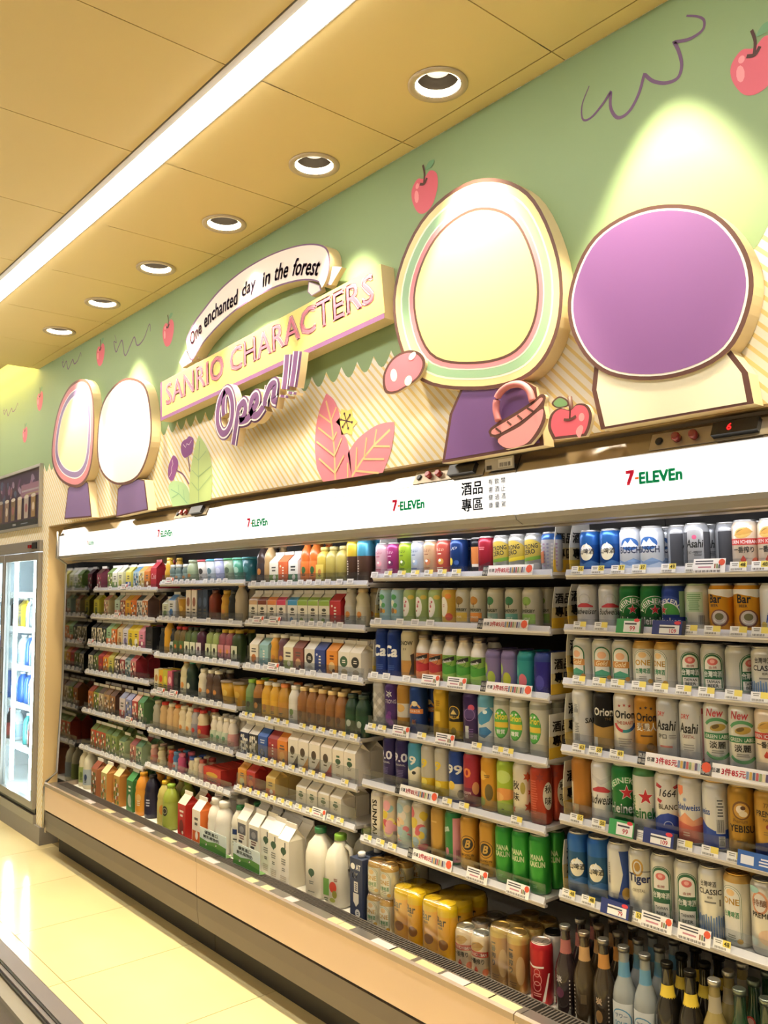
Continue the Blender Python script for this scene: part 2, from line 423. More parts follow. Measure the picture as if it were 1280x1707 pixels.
# ------------------------------------------------------------------ mural print on the back wall (flat print, children of the wall)
def W(pts, Y=WY, o=(0, 0), s=1.0):
    """photo pixels (crop origin o, crop scale s) -> (x, z) in mm on the plane y=Y"""
    r = []
    for x, y in pts:
        p = onY(o[0]+x/s, o[1]+y/s, Y); r.append((p.x*1000, p.z*1000))
    return r
def mural(name, shapes, lift=.4, m=None, Y=WY-.0007):
    o = link(name, art_mesh(shapes, 0, lift=lift, name=name, m=m or M_SIGN), wall_back); o.location = (0, Y, 0); return o
# green upper part with its scalloped lower edge
edge = []; x = X0; ph = 0
while x < X1:
    n = 7
    for k in range(n): a = math.pi*k/n; edge.append((x+.092*k/n, 2.343-.048*abs(math.sin(a))))
    x += .092
edge = [(a, b) for a, b in edge if a <= X1]
top = [(X1, 3.0), (-5.43, 3.0), (-5.43, 3.455), (X0, 3.455)]
gp = MB()
for a, b in zip(edge, edge[1:]):
    ta = 3.455 if b[0] < -5.43 else 2.999
    gp.add([(a[0], 0, a[1]), (b[0], 0, b[1]), (b[0], 0, ta), (a[0], 0, ta)], [(0, 1, 2, 3)])
o = gp.build('green_canopy_print', M_GREEN, wall_back); o.location = (0, WY-.0003, 0)

def apple_shapes(cx, cz, r, lean=0):
    P = smooth_pts([(0, .78), (-.45, .98), (-.92, .62), (-.95, 0), (-.62, -.75), (-.1, -1.0), (.45, -.8), (.88, -.1), (.9, .6), (.45, .98)], 4)
    def X(q): c, s = math.cos(lean), math.sin(lean); return [(cx+r*(a*c-b*s), cz+r*(a*s+b*c)) for a, b in q]
    st = stroke(smooth_pts([(-.02, .55), (.08, 1.0), (.02, 1.5)], 4, False), .12)
    ca = stroke(smooth_pts([(-.3, .62), (0, .5), (.22, .7)], 4, False), .14)
    return [PG(X(P), '#d9657a'), PG(X([(-.62+.16*math.cos(t), .1+.34*math.sin(t)) for t in [k*.628 for k in range(10)]]), '#ee9aa6'),
            PG(X([(-.5+.13*math.cos(t), .62+.15*math.sin(t)) for t in [k*.628 for k in range(10)]]), '#ee9aa6'),
            (X(st[0]), st[1], '#4b2b2b'), (X(ca[0]), ca[1], '#4b2b2b'),
            PG(X(smooth_pts([(.15, 1.15), (.45, 1.45), (.85, 1.35), (.6, 1.1)], 4)), '#6f9f7a')]
for (px, py, r) in ((1262, 112, 62), (709, 322, 66), (281, 556, 64), (168, 592, 62), (67, 669, 62), (42, 725, 52)):
    c = W([(px, py)])[0]; mural('printed_apple', apple_shapes(c[0], c[1], r, .1))
def squig(pts, w, o, s):
    q = W(pts, o=o, s=s); st = stroke(q, lambda t: w*(.35+.65*min(1, 4*t, 3*(1-t)+.3)))
    mural('printed_squiggle', [(st[0], st[1], '#6c5179')])
sq = smooth_pts([(160, 540), (115, 660), (120, 750), (170, 740), (240, 660), (295, 575)], 5, False)+smooth_pts([(295, 580), (295, 680), (340, 740), (410, 700), (470, 590), (505, 465)], 5, False)+smooth_pts([(510, 470), (560, 510), (640, 522), (715, 490), (740, 410), (720, 320), (690, 262)], 5, False)+smooth_pts([(695, 265), (790, 245), (870, 190), (880, 130), (840, 105), (770, 100)], 5, False)
squig(sq, 9, (940, 0), 3.765)
SQ2 = [(5, 60), (15, 100), (0, 95), (12, 150), (30, 110), (45, 90), (60, 170), (90, 110), (110, 70), (125, 115), (160, 80), (190, 0), (195, 40)]
for o_, s_ in (((190, 540), 3.2), ((104, 588), 6.2), ((6, 672), 8.0)): squig(smooth_pts(SQ2, 4, False), 8, o_, s_)

def veins(mid, sides, w, col, o, s, ww=4):
    out = []
    q = stroke(W(mid, o=o, s=s), w); out.append((q[0], q[1], col))
    for a in sides:
        q = stroke(W(a, o=o, s=s), ww); out.append((q[0], q[1], col))
    return out
o4, s4 = (260, 660), 8.536
leaf = W(smooth_pts([(610, 560), (700, 680), (770, 850), (800, 1050), (802, 1300), (780, 1480)], 4, False), o=o4, s=s4)+W([(480, 1545)], o=o4, s=s4)+W(smooth_pts([(478, 1250), (495, 1050), (520, 900), (560, 700)], 4, False), o=o4, s=s4)
mural('printed_green_leaf', [PG(leaf, '#bcd391')]+veins([(625, 640), (605, 1000), (610, 1515)], [[(610, 920), (540, 850)], [(605, 920), (720, 780)], [(605, 1150), (520, 1060)], [(605, 1150), (790, 1000)], [(608, 1350), (510, 1230)], [(608, 1350), (790, 1130)]], 5, '#8fb48c', o4, s4, 3))
lf2 = W(smooth_pts([(190, 1400), (185, 1270), (260, 1212), (380, 1230), (450, 1300), (482, 1400)], 4, False)+[(480, 1545), (240, 1575)], o=o4, s=s4)
mural('printed_green_leaf', [PG(lf2, '#acd09f')]+veins([(215, 1330), (340, 1400), (450, 1530)], [[(330, 1380), (320, 1260)], [(330, 1390), (230, 1450)], [(410, 1470), (390, 1330)]], 4, '#7fb392', o4, s4, 3))
def flower(head, stem, zig):
    sh = []
    q = stroke(W(smooth_pts(stem, 4, False), o=o4, s=s4), 8); sh.append((q[0], q[1], '#83587f'))
    sh.append(PG(W(smooth_pts(head, 4), o=o4, s=s4), '#8c4f93'))
    q = stroke(W(zig, o=o4, s=s4), 3); sh.append((q[0], q[1], '#f3e6ef'))
    mural('printed_tulip', sh)
flower([(250, 845), (305, 900), (320, 980), (290, 1080), (250, 1190), (210, 1205), (178, 1150), (175, 1040), (200, 940)], [(300, 1065), (390, 1120), (472, 1255)], [(235, 910), (245, 970), (225, 1020), (225, 1090), (195, 1150)])
flower([(390, 640), (440, 610), (470, 575), (520, 590), (540, 640), (520, 800), (470, 850), (410, 880), (365, 810), (360, 700)], [(460, 860), (470, 960), (485, 1080)], [(390, 690), (425, 735), (440, 680), (475, 695), (510, 630)])
o2, s2 = (500, 560), 5.818
pl = W(smooth_pts([(258, 556), (330, 620), (380, 740), (400, 900), (460, 1020), (490, 1180)], 4, False)+[(505, 1372), (225, 1415)]+smooth_pts([(165, 1280), (146, 1080), (160, 860), (200, 690)], 4, False), o=o2, s=s2)
mural('printed_pink_leaf', [PG(pl, '#ee8fa6')]+veins([(255, 630), (310, 850), (335, 1100), (345, 1395)], [[(300, 840), (190, 760)], [(305, 820), (355, 690)], [(330, 1010), (180, 890)], [(325, 1010), (360, 930)], [(340, 1165), (165, 1025)], [(340, 1160), (410, 990)], [(345, 1330), (190, 1190)], [(350, 1320), (430, 1160)]], 9, '#f3cf9c', o2, s2, 7))
pr = W([(505, 1372), (465, 1150)]+smooth_pts([(470, 1130), (560, 1000), (720, 880), (830, 842), (916, 835)], 4, False)+smooth_pts([(916, 930), (880, 1130), (806, 1325)], 4, False), o=o2, s=s2)
mural('printed_pink_leaf', [PG(pr, '#ef92a6')]+veins([(875, 910), (720, 1060), (600, 1210), (505, 1365)], [[(720, 1065), (745, 905)], [(720, 1070), (875, 1072)], [(625, 1185), (650, 985)], [(625, 1195), (820, 1195)], [(545, 1300), (555, 1080)], [(550, 1310), (770, 1330)], [(468, 1375), (468, 1230)]], 9, '#f3cf9c', o2, s2, 7))
yf = [PG(W([(455+ (105 if k % 2 == 0 else 70)*math.cos(k*math.pi/6), 835+(150 if k % 2 == 0 else 105)*math.sin(k*math.pi/6)) for k in range(12)], o=o2, s=s2), '#f3e283')]
for a in (10, 70, 130):
    c, s = math.cos(R(a)), math.sin(R(a)); q = stroke(W([(453-55*c, 825-75*s), (453+55*c, 825+75*s)], o=o2, s=s2), 4); yf.append((q[0], q[1], '#5b3a4a'))
    for e in (-1, 1): p = W([(453+e*55*c, 825+e*75*s)], o=o2, s=s2)[0]; yf.append(EL(p[0], p[1], 5, 5, '#5b3a4a', 8))
mural('printed_yellow_flower', yf)

# ------------------------------------------------------------------ cut-out boards standing proud of the wall
def cutout(name, label, outline, shapes, Y=WY-.05, th=.036, side='#e3cfa6', cat='cut-out sign', parts=('board', 'face_print'), group=None, flush=True):
    """outline in mm on plane Y; extruded backwards; shapes printed on the face"""
    if flush: th = WY-Y-.0016
    cx = sum(p[0] for p in outline)/len(outline)*.001; zb = min(p[1] for p in outline)*.001
    t = empty(name, (cx, Y, zb), label, cat, group); n = len(outline)
    A = 0
    for i in range(n): A += outline[i][0]*outline[(i+1) % n][1]-outline[(i+1) % n][0]*outline[i][1]
    if A < 0: outline = outline[::-1]
    V = [(x*.001-cx, 0, z*.001-zb) for x, z in outline]+[(x*.001-cx, th, z*.001-zb) for x, z in outline]
    F = [tuple(range(n)), tuple(range(n, 2*n))[::-1]]+[(i, n+i, n+(i+1) % n, (i+1) % n) for i in range(n)]
    MB().add(V, F, [shapes[0][2] if shapes else side]+[side]*(n+1)).build(parts[0], M_SIGN, t)
    if shapes:
        o = link(parts[1], art_mesh(shapes, 0, lift=.5, name=parts[1], m=M_SIGN), t); o.location = (-cx, 0, -zb)
    return t
BY = WY-.05
def inset(o_, f, dx=0, dz=0):
    cx = sum(p[0] for p in o_)/len(o_)+dx; cz = sum(p[1] for p in o_)/len(o_)+dz
    return [(cx+(x-cx)*f, cz+(z-cz)*f) for x, z in o_]
BR = '#5e3a34'
# plain stand-in boards (no figures): ovals on blocks
def oval_on_block(label, oval, bands, block, bcol, group=None, blcol2=None):
    ov = W(smooth_pts(oval, 6), Y=BY); bl = W(block, Y=BY)
    s = [PG(ov, BR)]
    for f, c in bands: s.append(PG(inset(ov, f), c))
    t = cutout('blank_cutout_board', label, ov, s, cat='cut-out board')
    cx, zb = t.location.x, t.location.z
    n = len(bl); A = sum(bl[i][0]*bl[(i+1) % n][1]-bl[(i+1) % n][0]*bl[i][1] for i in range(n))
    if A < 0: bl = bl[::-1]
    V = [(x*.001-cx, .004, z*.001-zb) for x, z in bl]+[(x*.001-cx, .0484, z*.001-zb) for x, z in bl]
    F = [tuple(range(n)), tuple(range(n, 2*n))[::-1]]+[(i, n+i, n+(i+1) % n, (i+1) % n) for i in range(n)]
    MB().add(V, F, [BR]+['#e3cfa6']*(n+1)).build('lower_block', M_SIGN, t)
    o = link('block_print', art_mesh([PG(inset(bl, .93), bcol)], 0, lift=.5, name='block_print', m=M_SIGN), t); o.location = (-cx, .004, -zb)
    return t
oval_on_block('large plain cream oval board with pastel rings above a purple block on the mural',
    [(655, 500), (700, 370), (790, 300), (880, 320), (932, 430), (932, 545), (885, 625), (790, 650), (690, 625)],
    [(.965, '#f4dca2'), (.90, '#fbf6e6'), (.88, '#9dc5a0'), (.80, '#fbf6e6'), (.785, '#ee8f9c'), (.74, BR), (.715, '#f6e49a')],
    [(735, 772), (748, 690), (770, 640), (850, 622), (892, 645), (905, 742)], '#74508f')
oval_on_block('large plain purple oval board above a cream block at the end of the mural',
    [(948, 490), (990, 395), (1080, 345), (1180, 350), (1240, 410), (1255, 490), (1215, 585), (1120, 630), (1015, 625), (960, 570)],
    [(.955, '#f6f0ea'), (.93, '#8f5fa3')],
    [(1000, 716), (985, 650), (990, 600), (1210, 575), (1245, 620), (1255, 672)], '#fbf3d8')
oval_on_block('small rose and cream oval board above a purple block beside the poster',
    [(86, 760), (95, 690), (115, 645), (140, 632), (154, 655), (157, 720), (150, 785), (130, 812), (100, 800)],
    [(.95, '#c87f8b'), (.84, '#f1e6ee'), (.82, '#8673a5'), (.72, '#f1e6ee'), (.70, '#e8dfae')],
    [(106, 866), (112, 815), (128, 790), (146, 805), (152, 862)], '#7b6499')
oval_on_block('small plain white oval board above a purple block on the mural',
    [(162, 735), (172, 670), (205, 632), (240, 640), (252, 690), (250, 745), (230, 795), (195, 808), (168, 785)],
    [(.955, '#fbf8f2')],
    [(192, 862), (195, 815), (215, 795), (240, 800), (246, 850)], '#7b6499')

# mushroom, basket and apple cut-outs
o3, s3 = (620, 260), 3.283
ms = smooth_pts([(70, 1290), (62, 1200), (110, 1110), (190, 1065), (260, 1075), (292, 1130), (260, 1210), (180, 1270), (120, 1300)], 5)
mo = W(ms, Y=BY-.012, o=o3, s=s3)
cutout('mushroom_cutout', 'pink mushroom cap cut-out with white spots by the cream oval board', mo,
       [PG(mo, BR), PG(inset(mo, .88), '#e87a8e')]+[EL(*W([q], Y=BY-.012, o=o3, s=s3)[0], a, b, '#faf6e4', 16, .3) for q, a, b in (((120, 1200), 16, 22), ((200, 1230), 18, 16), ((222, 1095), 18, 11))], Y=BY-.012, th=.0115, cat='cut-out sign', flush=False)
o7, s7 = (800, 600), 4.923
bk = W(smooth_pts([(70, 590), (110, 540), (290, 430), (430, 340), (500, 282), (540, 300), (525, 380), (540, 480), (490, 600), (420, 690)], 4, False)+[(210, 735)]+smooth_pts([(170, 700), (130, 640), (85, 630)], 4, False), Y=BY-.012, o=o7, s=s7)
rim = W(smooth_pts([(95, 590), (130, 555), (300, 455), (440, 360), (500, 310), (515, 330), (450, 410), (340, 500), (170, 600), (110, 612)], 4), Y=BY-.012, o=o7, s=s7)
bsh = [PG(bk, BR), PG(W(smooth_pts([(150, 650), (330, 545), (470, 430), (520, 410), (500, 520), (420, 650), (340, 705), (215, 722)], 4), Y=BY-.012, o=o7, s=s7), '#ee9a9f'), PG(rim, '#ef9b9c')]
for a, b in (((130, 560), (175, 595)), ((225, 505), (260, 535)), ((310, 455), (350, 490)), ((390, 395), (440, 425))):
    q = stroke(W([a, b], Y=BY-.012, o=o7, s=s7), 6); bsh.append((q[0], q[1], BR))
t = cutout('basket_cutout', 'pink basket cut-out with looped handle in front of the purple block', bk, bsh, Y=BY-.012, th=.0115, flush=False)
hd = [(p[0]*.001-t.location.x, .0008, p[1]*.001-t.location.z) for p in W(smooth_pts([(150, 500), (130, 400), (150, 290), (230, 215), (330, 200), (400, 250), (430, 340)], 5, False), Y=BY-.012, o=o7, s=s7)]
MB().tube(hd, .010, 8, '#d98489').build('basket_handle', M_SIGN, t)
ap = W(smooth_pts([(600, 655), (560, 560), (580, 450), (650, 395), (740, 410), (800, 360), (880, 370), (918, 450), (900, 560), (870, 625)], 5, False), Y=BY-.012, o=o7, s=s7)
t = cutout('apple_cutout', 'red apple cut-out with green leaf standing above the header sign', ap,
       [PG(ap, BR), PG(inset(ap, .87), '#dd5f74'), EL(*W([(835, 470)], Y=BY-.012, o=o7, s=s7)[0], 9, 11, '#f2a0a8'), PG(W(smooth_pts([(790, 600), (800, 560), (830, 535), (850, 560), (820, 640)], 4), Y=BY-.012, o=o7, s=s7), '#f2a0a8'),
        (lambda q: (q[0], q[1], BR))(stroke(W(smooth_pts([(690, 490), (740, 490), (790, 460)], 4, False), Y=BY-.012, o=o7, s=s7), 7))], Y=BY-.012, th=.0115, flush=False)
lfp = W(smooth_pts([(590, 350), (650, 300), (720, 330), (730, 375), (660, 395), (610, 385)], 4), Y=BY-.012, o=o7, s=s7); cx, zb = t.location.x, t.location.z
l = link('leaf', art_mesh([PG(lfp, BR), PG(inset(lfp, .78), '#77a06d')], 0, lift=.5, name='leaf', m=M_SIGN), t); l.location = (-cx, 0, -zb)
st = [(p[0]*.001-cx, .004, p[1]*.001-zb) for p in W([(738, 480), (742, 400), (728, 300)], Y=BY-.012, o=o7, s=s7)]
MB().tube(st, .006, 6, BR).build('stem', M_SIGN, t)

# name board, ribbon banner and script lettering
SY = WY-.06
c = W([(267.5, 702), (641, 530), (634.6, 440), (267.5, 638)], Y=SY)
yel = W([(270.5, 695), (641.5, 521), (634.6, 440), (270.5, 637)], Y=SY)
def text_line(s, p0, p1, h, col, bold=.02, shear=0):
    dx, dz = p1[0]-p0[0], p1[1]-p0[1]; L = math.hypot(dx, dz); a = math.atan2(dz, dx)
    return T(s, (p0[0]+p1[0])/2, (p0[1]+p1[1])/2, h, col, w=L, bold=bold, shear=shear, rot=a)
p0, p1 = W([(277, 677), (625, 503)], Y=SY)
t = cutout('name_board', 'long tilted yellow sign board with outlined pink capitals on the mural', c, [PG(c, '#8d5f97'), PG(yel, '#f0da7c')], Y=SY, th=.045, cat='sign', parts=('board', 'face_print'))
o = link('lettering', art_mesh([text_line('SANRIO CHARACTERS', p0, p1, 108, '#a9527c', .045), text_line('SANRIO CHARACTERS', (p0[0]+3, p0[1]+3), (p1[0]-3, p1[1]+3), 102, '#f3d8cc', .022), text_line('SANRIO CHARACTERS', (p0[0]+4, p0[1]+4), (p1[0]-4, p1[1]+4), 99, '#d4708c', -.004)], 0, lift=.6, name='lettering', m=M_SIGN), t)
o.location = (-t.location.x, -.0012, -t.location.z)

o5, s5 = (300, 400), 4.571; RY = WY-.055
up = smooth_pts([(45, 760), (105, 630), (165, 545), (300, 380), (450, 250), (600, 155), (750, 85), (900, 40), (1020, 28), (1105, 50), (1138, 110), (1140, 200), (1120, 290), (1088, 355)], 4, False)
lo = smooth_pts([(1060, 325), (1000, 310), (900, 315), (750, 355), (600, 425), (450, 520), (320, 630), (200, 760), (150, 830), (90, 920), (55, 840)], 4, False)
rb = W(up+lo, Y=RY, o=o5, s=s5)
t = cutout('ribbon_banner', 'arched pale ribbon banner with script lettering above the yellow sign board', rb, [PG(rb, '#6e4d78'), PG(W([(x+(560-x)*.012, y+12) for x, y in up]+[(x, y-13) for x, y in lo], Y=RY, o=o5, s=s5), '#f1e7e2')], Y=RY, th=.03, cat='banner')
cx, zb = t.location.x, t.location.z
for pts in ([(55, 840), (5, 935), (30, 975), (150, 905), (152, 835), (95, 925)], [(1140, 203), (1245, 210), (1165, 345), (1092, 355), (1120, 290)], [(992, 318), (985, 400), (1015, 432), (1090, 388), (1080, 350)]):
    q = W(pts, Y=RY+.02, o=o5, s=s5); n = len(q)
    A = sum(q[i][0]*q[(i+1) % n][1]-q[(i+1) % n][0]*q[i][1] for i in range(n))
    if A < 0: q = q[::-1]
    V = [(a*.001-cx, .012, b*.001-zb) for a, b in q]+[(a*.001-cx, .034, b*.001-zb) for a, b in q]
    MB().add(V, [tuple(range(n)), tuple(range(n, 2*n))[::-1]]+[(i, n+i, n+(i+1) % n, (i+1) % n) for i in range(n)], ['#a58ab0']+['#d8c49c']*(n+1)).build('ribbon_tail', M_SIGN, t)
    ff = link('tail_print', art_mesh([PG(inset(q, .86), '#f4eeee')], 0, lift=.5, name='tail_print', m=M_SIGN), t); ff.location = (-cx, .012, -zb)
def along(s, path, h, col, bold=.02, shear=.25, s0=0, s1=1):
    V, F, asp = text_tris(s, bold, shear); L = [0]
    for a, b in zip(path, path[1:]): L.append(L[-1]+math.hypot(b[0]-a[0], b[1]-a[1]))
    tot = L[-1]; P = []
    for x, y in V:
        d = tot*(s0+(s1-s0)*(x/asp+.5)); d = max(0, min(tot-1e-3, d)); i = max(k for k in range(len(L)-1) if L[k] <= d)
        f = (d-L[i])/(L[i+1]-L[i]); a, b = path[i], path[i+1]; q = math.atan2(b[1]-a[1], b[0]-a[0])
        P.append((a[0]+(b[0]-a[0])*f-math.sin(q)*y*h, a[1]+(b[1]-a[1])*f+math.cos(q)*y*h))
    return (P, F, col)
bp = W(smooth_pts([(75, 830), (190, 680), (300, 580), (480, 465), (620, 375), (705, 325), (840, 282), (960, 272), (1075, 278)], 5, False), Y=RY, o=o5, s=s5)
for wd, hh, cc, a0, a1 in (('One', 62, '#b8608f', .02, .125), ('enchanted', 66, '#553a63', .15, .43), ('day', 72, '#553a63', .46, .565), ('in', 60, '#553a63', .61, .665), ('the', 66, '#553a63', .695, .785), ('forest', 68, '#553a63', .815, .985)):
    o = link('printed_word', art_mesh([along(wd, bp, hh, cc, .022, .25, a0, a1)], 0, lift=1.5, name='printed_word', m=M_SIGN), t); o.location = (-cx, -.0012, -zb)

o6, s6 = (340, 580), 7.111; OY = WY-.092
ST = [[(255, 505), (195, 620), (165, 780), (172, 920), (215, 1010), (270, 1000), (322, 900), (342, 760), (335, 620), (305, 525), (262, 510), (240, 600), (232, 720), (240, 800)],
      [(432, 640), (405, 800), (375, 1000), (352, 1150)], [(415, 720), (475, 645), (500, 720), (475, 820), (430, 865), (520, 845), (580, 745), (635, 650), (628, 565), (580, 605), (560, 720), (592, 800), (650, 785), (715, 690)],
      [(765, 450), (745, 570), (728, 690)], [(735, 620), (795, 460), (850, 430), (843, 530), (832, 610), (872, 632)],
      [(1003, 80), (985, 300), (963, 490)], [(1112, 40), (1086, 260), (1055, 460)], [(952, 560), (948, 590)], [(1048, 520), (1044, 550)]]
t = empty('script_lettering', tuple(onY(o6[0]+600/s6, o6[1]+1200/s6, OY)), 'purple script lettering outlined in white hanging below the yellow sign board', 'sign')
lx = t.location.x; lz = t.location.z
for i, S in enumerate(ST):
    q = W(smooth_pts(S, 5, False), Y=OY, o=o6, s=s6)
    def ext(w):
        P, F = stroke(q, w); return P, F
    P, F = ext(56 if i < 7 else 56); V = [(a*.001-lx, 0, b*.001-lz) for a, b in P]; n = len(P)
    V2 = [(a, .03, c_) for a, b, c_ in V]; FF = [tuple(f) for f in F]+[tuple(n+k for k in f[::-1]) for f in F]
    for k in range(n//2-1):
        for s in (0, 1): a, b = 2*k+s, 2*k+2+s; FF.append((a, b, n+b, n+a) if s == 0 else (b, a, n+a, n+b))
    FF += [(0, n, n+1, 1), (n-2, n-1, 2*n-1, 2*n-2)]
    L = MB().add(V+V2, FF, ['#7e5a8c']*len(F)+['#e0cba2']*(len(FF)-len(F))).build('letter_stroke', M_SIGN, t)
    A = [stroke(q, 42), stroke(q, 28)]
    pr = link('stroke_print', art_mesh([(A[0][0], A[0][1], '#f5eef4'), (A[1][0], A[1][1], '#7a4f88')], 0, lift=1.0, name='stroke_print', m=M_SIGN), L)
    pr.location = (-lx, -.0008-.0008*i, -lz)
# ------------------------------------------------------------------ open refrigerated display cases
UNITS = [(-5.24, -3.37), (-3.37, -1.60), (-1.60, .19)]
UN = ['beside the cream pillar', 'in the middle of the row', 'under the brightest header sign']
FY = 1.80; DECK = .372
M_CASE = mat('case_cream_panel', '#ecd0b6', .38, noise=.015, nscale=8)
M_KICK = mat('case_grey_kick', '#665c57', .42, noise=.03, nscale=10)
M_TOE = mat('case_toe', '#2c2926', .6)
M_LIP = mat('case_lip', '#a8988a', .35, .6)
M_LEDGE = mat('case_ledge', '#9a9590', .28, .7)
M_BACK = mat('case_back', '#4c4844', .6, noise=.1, nscale=4)
M_DECK = mat('case_deck', '#efece6', .5)
M_GRILL = mat('grille_plastic', '#57504a', .5)
M_HEAD = mat('header_lightbox', '#ffffff', .4, emit=HEADER, ecol='#fffdf8')
M_ALU = mat('header_aluminium', '#b7b3ae', .3, .55)
M_MIRROR = mat('mirror_strip', '#9c9182', .18, .9)
M_ENDM = mat('end_mirror', '#8f8d8a', .06, 1.0)
M_CTUBE = mat('case_lamp_tube', '#fff', .5, emit=CASE_LAMP, ecol='#f8f8ff')
M_BLACK = mat('black_plastic', '#17181b', .3)
M_RED = mat('red_knob', '#8c1f22', .25, coat=.5)
M_LED = mat('red_digits', '#ff2a2a', .5, emit=3, ecol='#ff2020')
def brandtext(x, z, w):
    return [T('7', x-w*.40, z, w*.24, '#c8324a', bold=.06), T('-', x-w*.28, z+w*.085, w*.035, '#e08a3a', w=w*.07, bold=.03), T('ELEVEn', x+w*.13, z, w*.19, '#1f9a63', w=w*.74, bold=.06)]
KB = [-5.24, -4.32, -3.37, -2.50, -1.60, -.70, .19]
for ui, (xa, xb) in enumerate(UNITS):
    cx = (xa+xb)/2; c = empty('display_case', (cx, 2.2, 0), 'long open refrigerated display case with cream base, unit '+UN[ui], 'display case')
    A, B = xa-cx+.0015, xb-cx-.0015; P = lambda y: y-2.2
    def bx(name, x0, x1, y0, y1, z0, z1, m, par=c): return MB().box(x0, x1, P(y0), P(y1), z0, z1).build(name, m, par)
    bx('front_panel', A, B, FY, FY+.03, .256, .392, M_CASE)
    MB().extrude_x([(P(FY+.002), .2455), (P(FY+.03), .2455), (P(FY+.05), .132), (P(FY+.012), .132), (P(FY+.004), .19)][::-1], A, B).build('kick_panel', M_KICK, c)
    bx('shadow_gap', A, B, FY+.012, FY+.03, .2455, .256, M_TOE)
    bx('toe_kick', A, B, FY+.09, FY+.12, .0, .14, M_TOE)
    bx('belly', A, B, FY+.03, 2.75, .13, .30, M_KICK)
    MB().extrude_x([(P(FY-.006), .392), (P(FY-.006), .41), (P(FY+.004), .414), (P(FY+.012), .405), (P(FY+.012), .392)][::-1], A, B).build('bumper_lip', M_LIP, c)
    bx('price_ledge', A, B, FY+.012, FY+.062, .393, .402, M_LEDGE)
    gr = MB(); x = A+.005
    while x < B-.005: gr.box(x, x+.0045, P(FY+.064), P(FY+.128), .378, .393); x += .0115
    gr.box(A, B, P(FY+.062), P(FY+.067), .372, .394).box(A, B, P(FY+.126), P(FY+.131), .372, .394).box(A, B, P(FY+.067), P(FY+.126), .368, .372)
    tag(gr.build('air_grille', M_GRILL, c), kind='stuff')
    bx('deck', A, B, FY+.132, 2.62, .34, DECK, M_DECK)
    bx('back_panel', A, B, 2.62, 2.66, .34, 1.80, M_BACK)
    bx('canopy', A, B, 1.90, 2.70, 1.80, 1.85, M_BACK)
    bx('header_box_body', A, B, 1.875, 1.93, 1.745, 1.87, M_ALU)
    # backlit header sign with lettering
    hs = MB().box(A+.002, B-.002, P(1.85), P(1.875), 1.750, 1.869).build('header_sign', M_HEAD, c)
    for lx in (-5.00, -4.02, -3.14, -2.17, -1.221, -.3):
        if xa < lx < xb:
            ww = 160 if lx > -4.5 else 110
            o = link('lettering', art_mesh(brandtext(0, 0, ww), 0, lift=.6, name='lettering', m=M_BACKINK), hs); o.location = (lx*1.85/1.95-cx, P(1.85)-.0012, 1.796)
    MB().extrude_x([(P(1.846), 1.749), (P(1.85), 1.735), (P(1.878), 1.722), (P(1.93), 1.722), (P(1.93), 1.745), (P(1.876), 1.745), (P(1.876), 1.749)], A, B).build('header_lower_rail', M_ALU, c)
    bx('header_inner_rail', A, B, 1.93, 1.99, 1.718, 1.745, mat('inner_rail_grey', '#8d857c', .4, .3))
    bx('lamp_housing', A, B, 1.99, 2.06, 1.742, 1.80, M_BACK)
    MB().tube([(A+.06, P(2.02), 1.735), (B-.06, P(2.02), 1.735)], .011, 8).build('lamp_tube', M_CTUBE, c)
    MB().extrude_x([(P(1.853), 1.8715), (P(1.862), 1.8715), (P(1.888), 1.925), (P(1.879), 1.927)], A, B).build('mirror_strip', M_MIRROR, c)
    # control strip: black socket, two red knobs, display
    kx = {0: -3.62, 1: -1.93, 2: -1.06}[ui]-cx
    tilt = math.atan2(.0535, .026)
    def onstrip(u, v, d=0): return (kx+u, P(1.853)+v*math.cos(tilt)-d*math.sin(tilt), 1.8715+v*math.sin(tilt)+d*math.cos(tilt)*.5)
    cp = MB().box(-.11, .20, -.0025, 0, 0, .046).build('control_plate', mat('control_plate', '#b3a690', .35, .4), c); cp.location = onstrip(0, .006, .001); cp.rotation_euler = (-(math.pi/2-tilt), 0, 0)
    for j, (u, r, m) in enumerate(((-.085, .010, M_BLACK), (-.035, .011, M_RED), (.01, .011, M_RED))):
        kn = MB().lathe([(r, 0), (r, .014 if j else .004), (r*.8, .018 if j else .006)], 14).build('knob' if j else 'socket', m, cp); kn.location = (u, -.0025, .022); kn.rotation_euler = (R(90), 0, 0)
    ds = MB().box(-.055, .055, -.016, 0, -.017, .017).build('temperature_display', M_BLACK, cp); ds.location = (.115, -.0025, .023)
    if ui == 2: dg = link('digit', art_mesh([T('6', 0, -9, 18, '#ff2020')], 0, lift=.4, name='digit', m=M_LED), ds); dg.location = (-.012, -.0165, 0)
    if ui == 0:
        MB().extrude_x([(P(y), z) for y, z in [(1.90, 1.70), (1.895, 1.0), (1.874, .46), (1.874, .40), (2.618, .375), (2.618, 1.715), (1.995, 1.715)]], A-.010, A-.002).build('end_mirror_panel', M_ENDM, c)
        # clear end cheek with rounded bright edge
        pts = [(1.845, 1.90), (1.842, 1.74), (1.90, 1.70), (1.895, 1.0), (1.872, .46), (1.812, .415), (1.80, .38), (1.80, .15)]
        MB().tube([(A-.012, P(y), z) for y, z in pts], .009, 8).build('end_frame_edge', M_STEEL, c)
        bx('end_side_panel', A-.025, A-.0, 1.81, 2.7, .12, .40, M_LIP)
        MB().extrude_x([(P(1.843), 1.745), (P(1.843), 1.89), (P(1.90), 1.89), (P(1.90), 1.745)][::-1], A-.03, A-.002).build('header_end_cap', M_CLEAR, c)
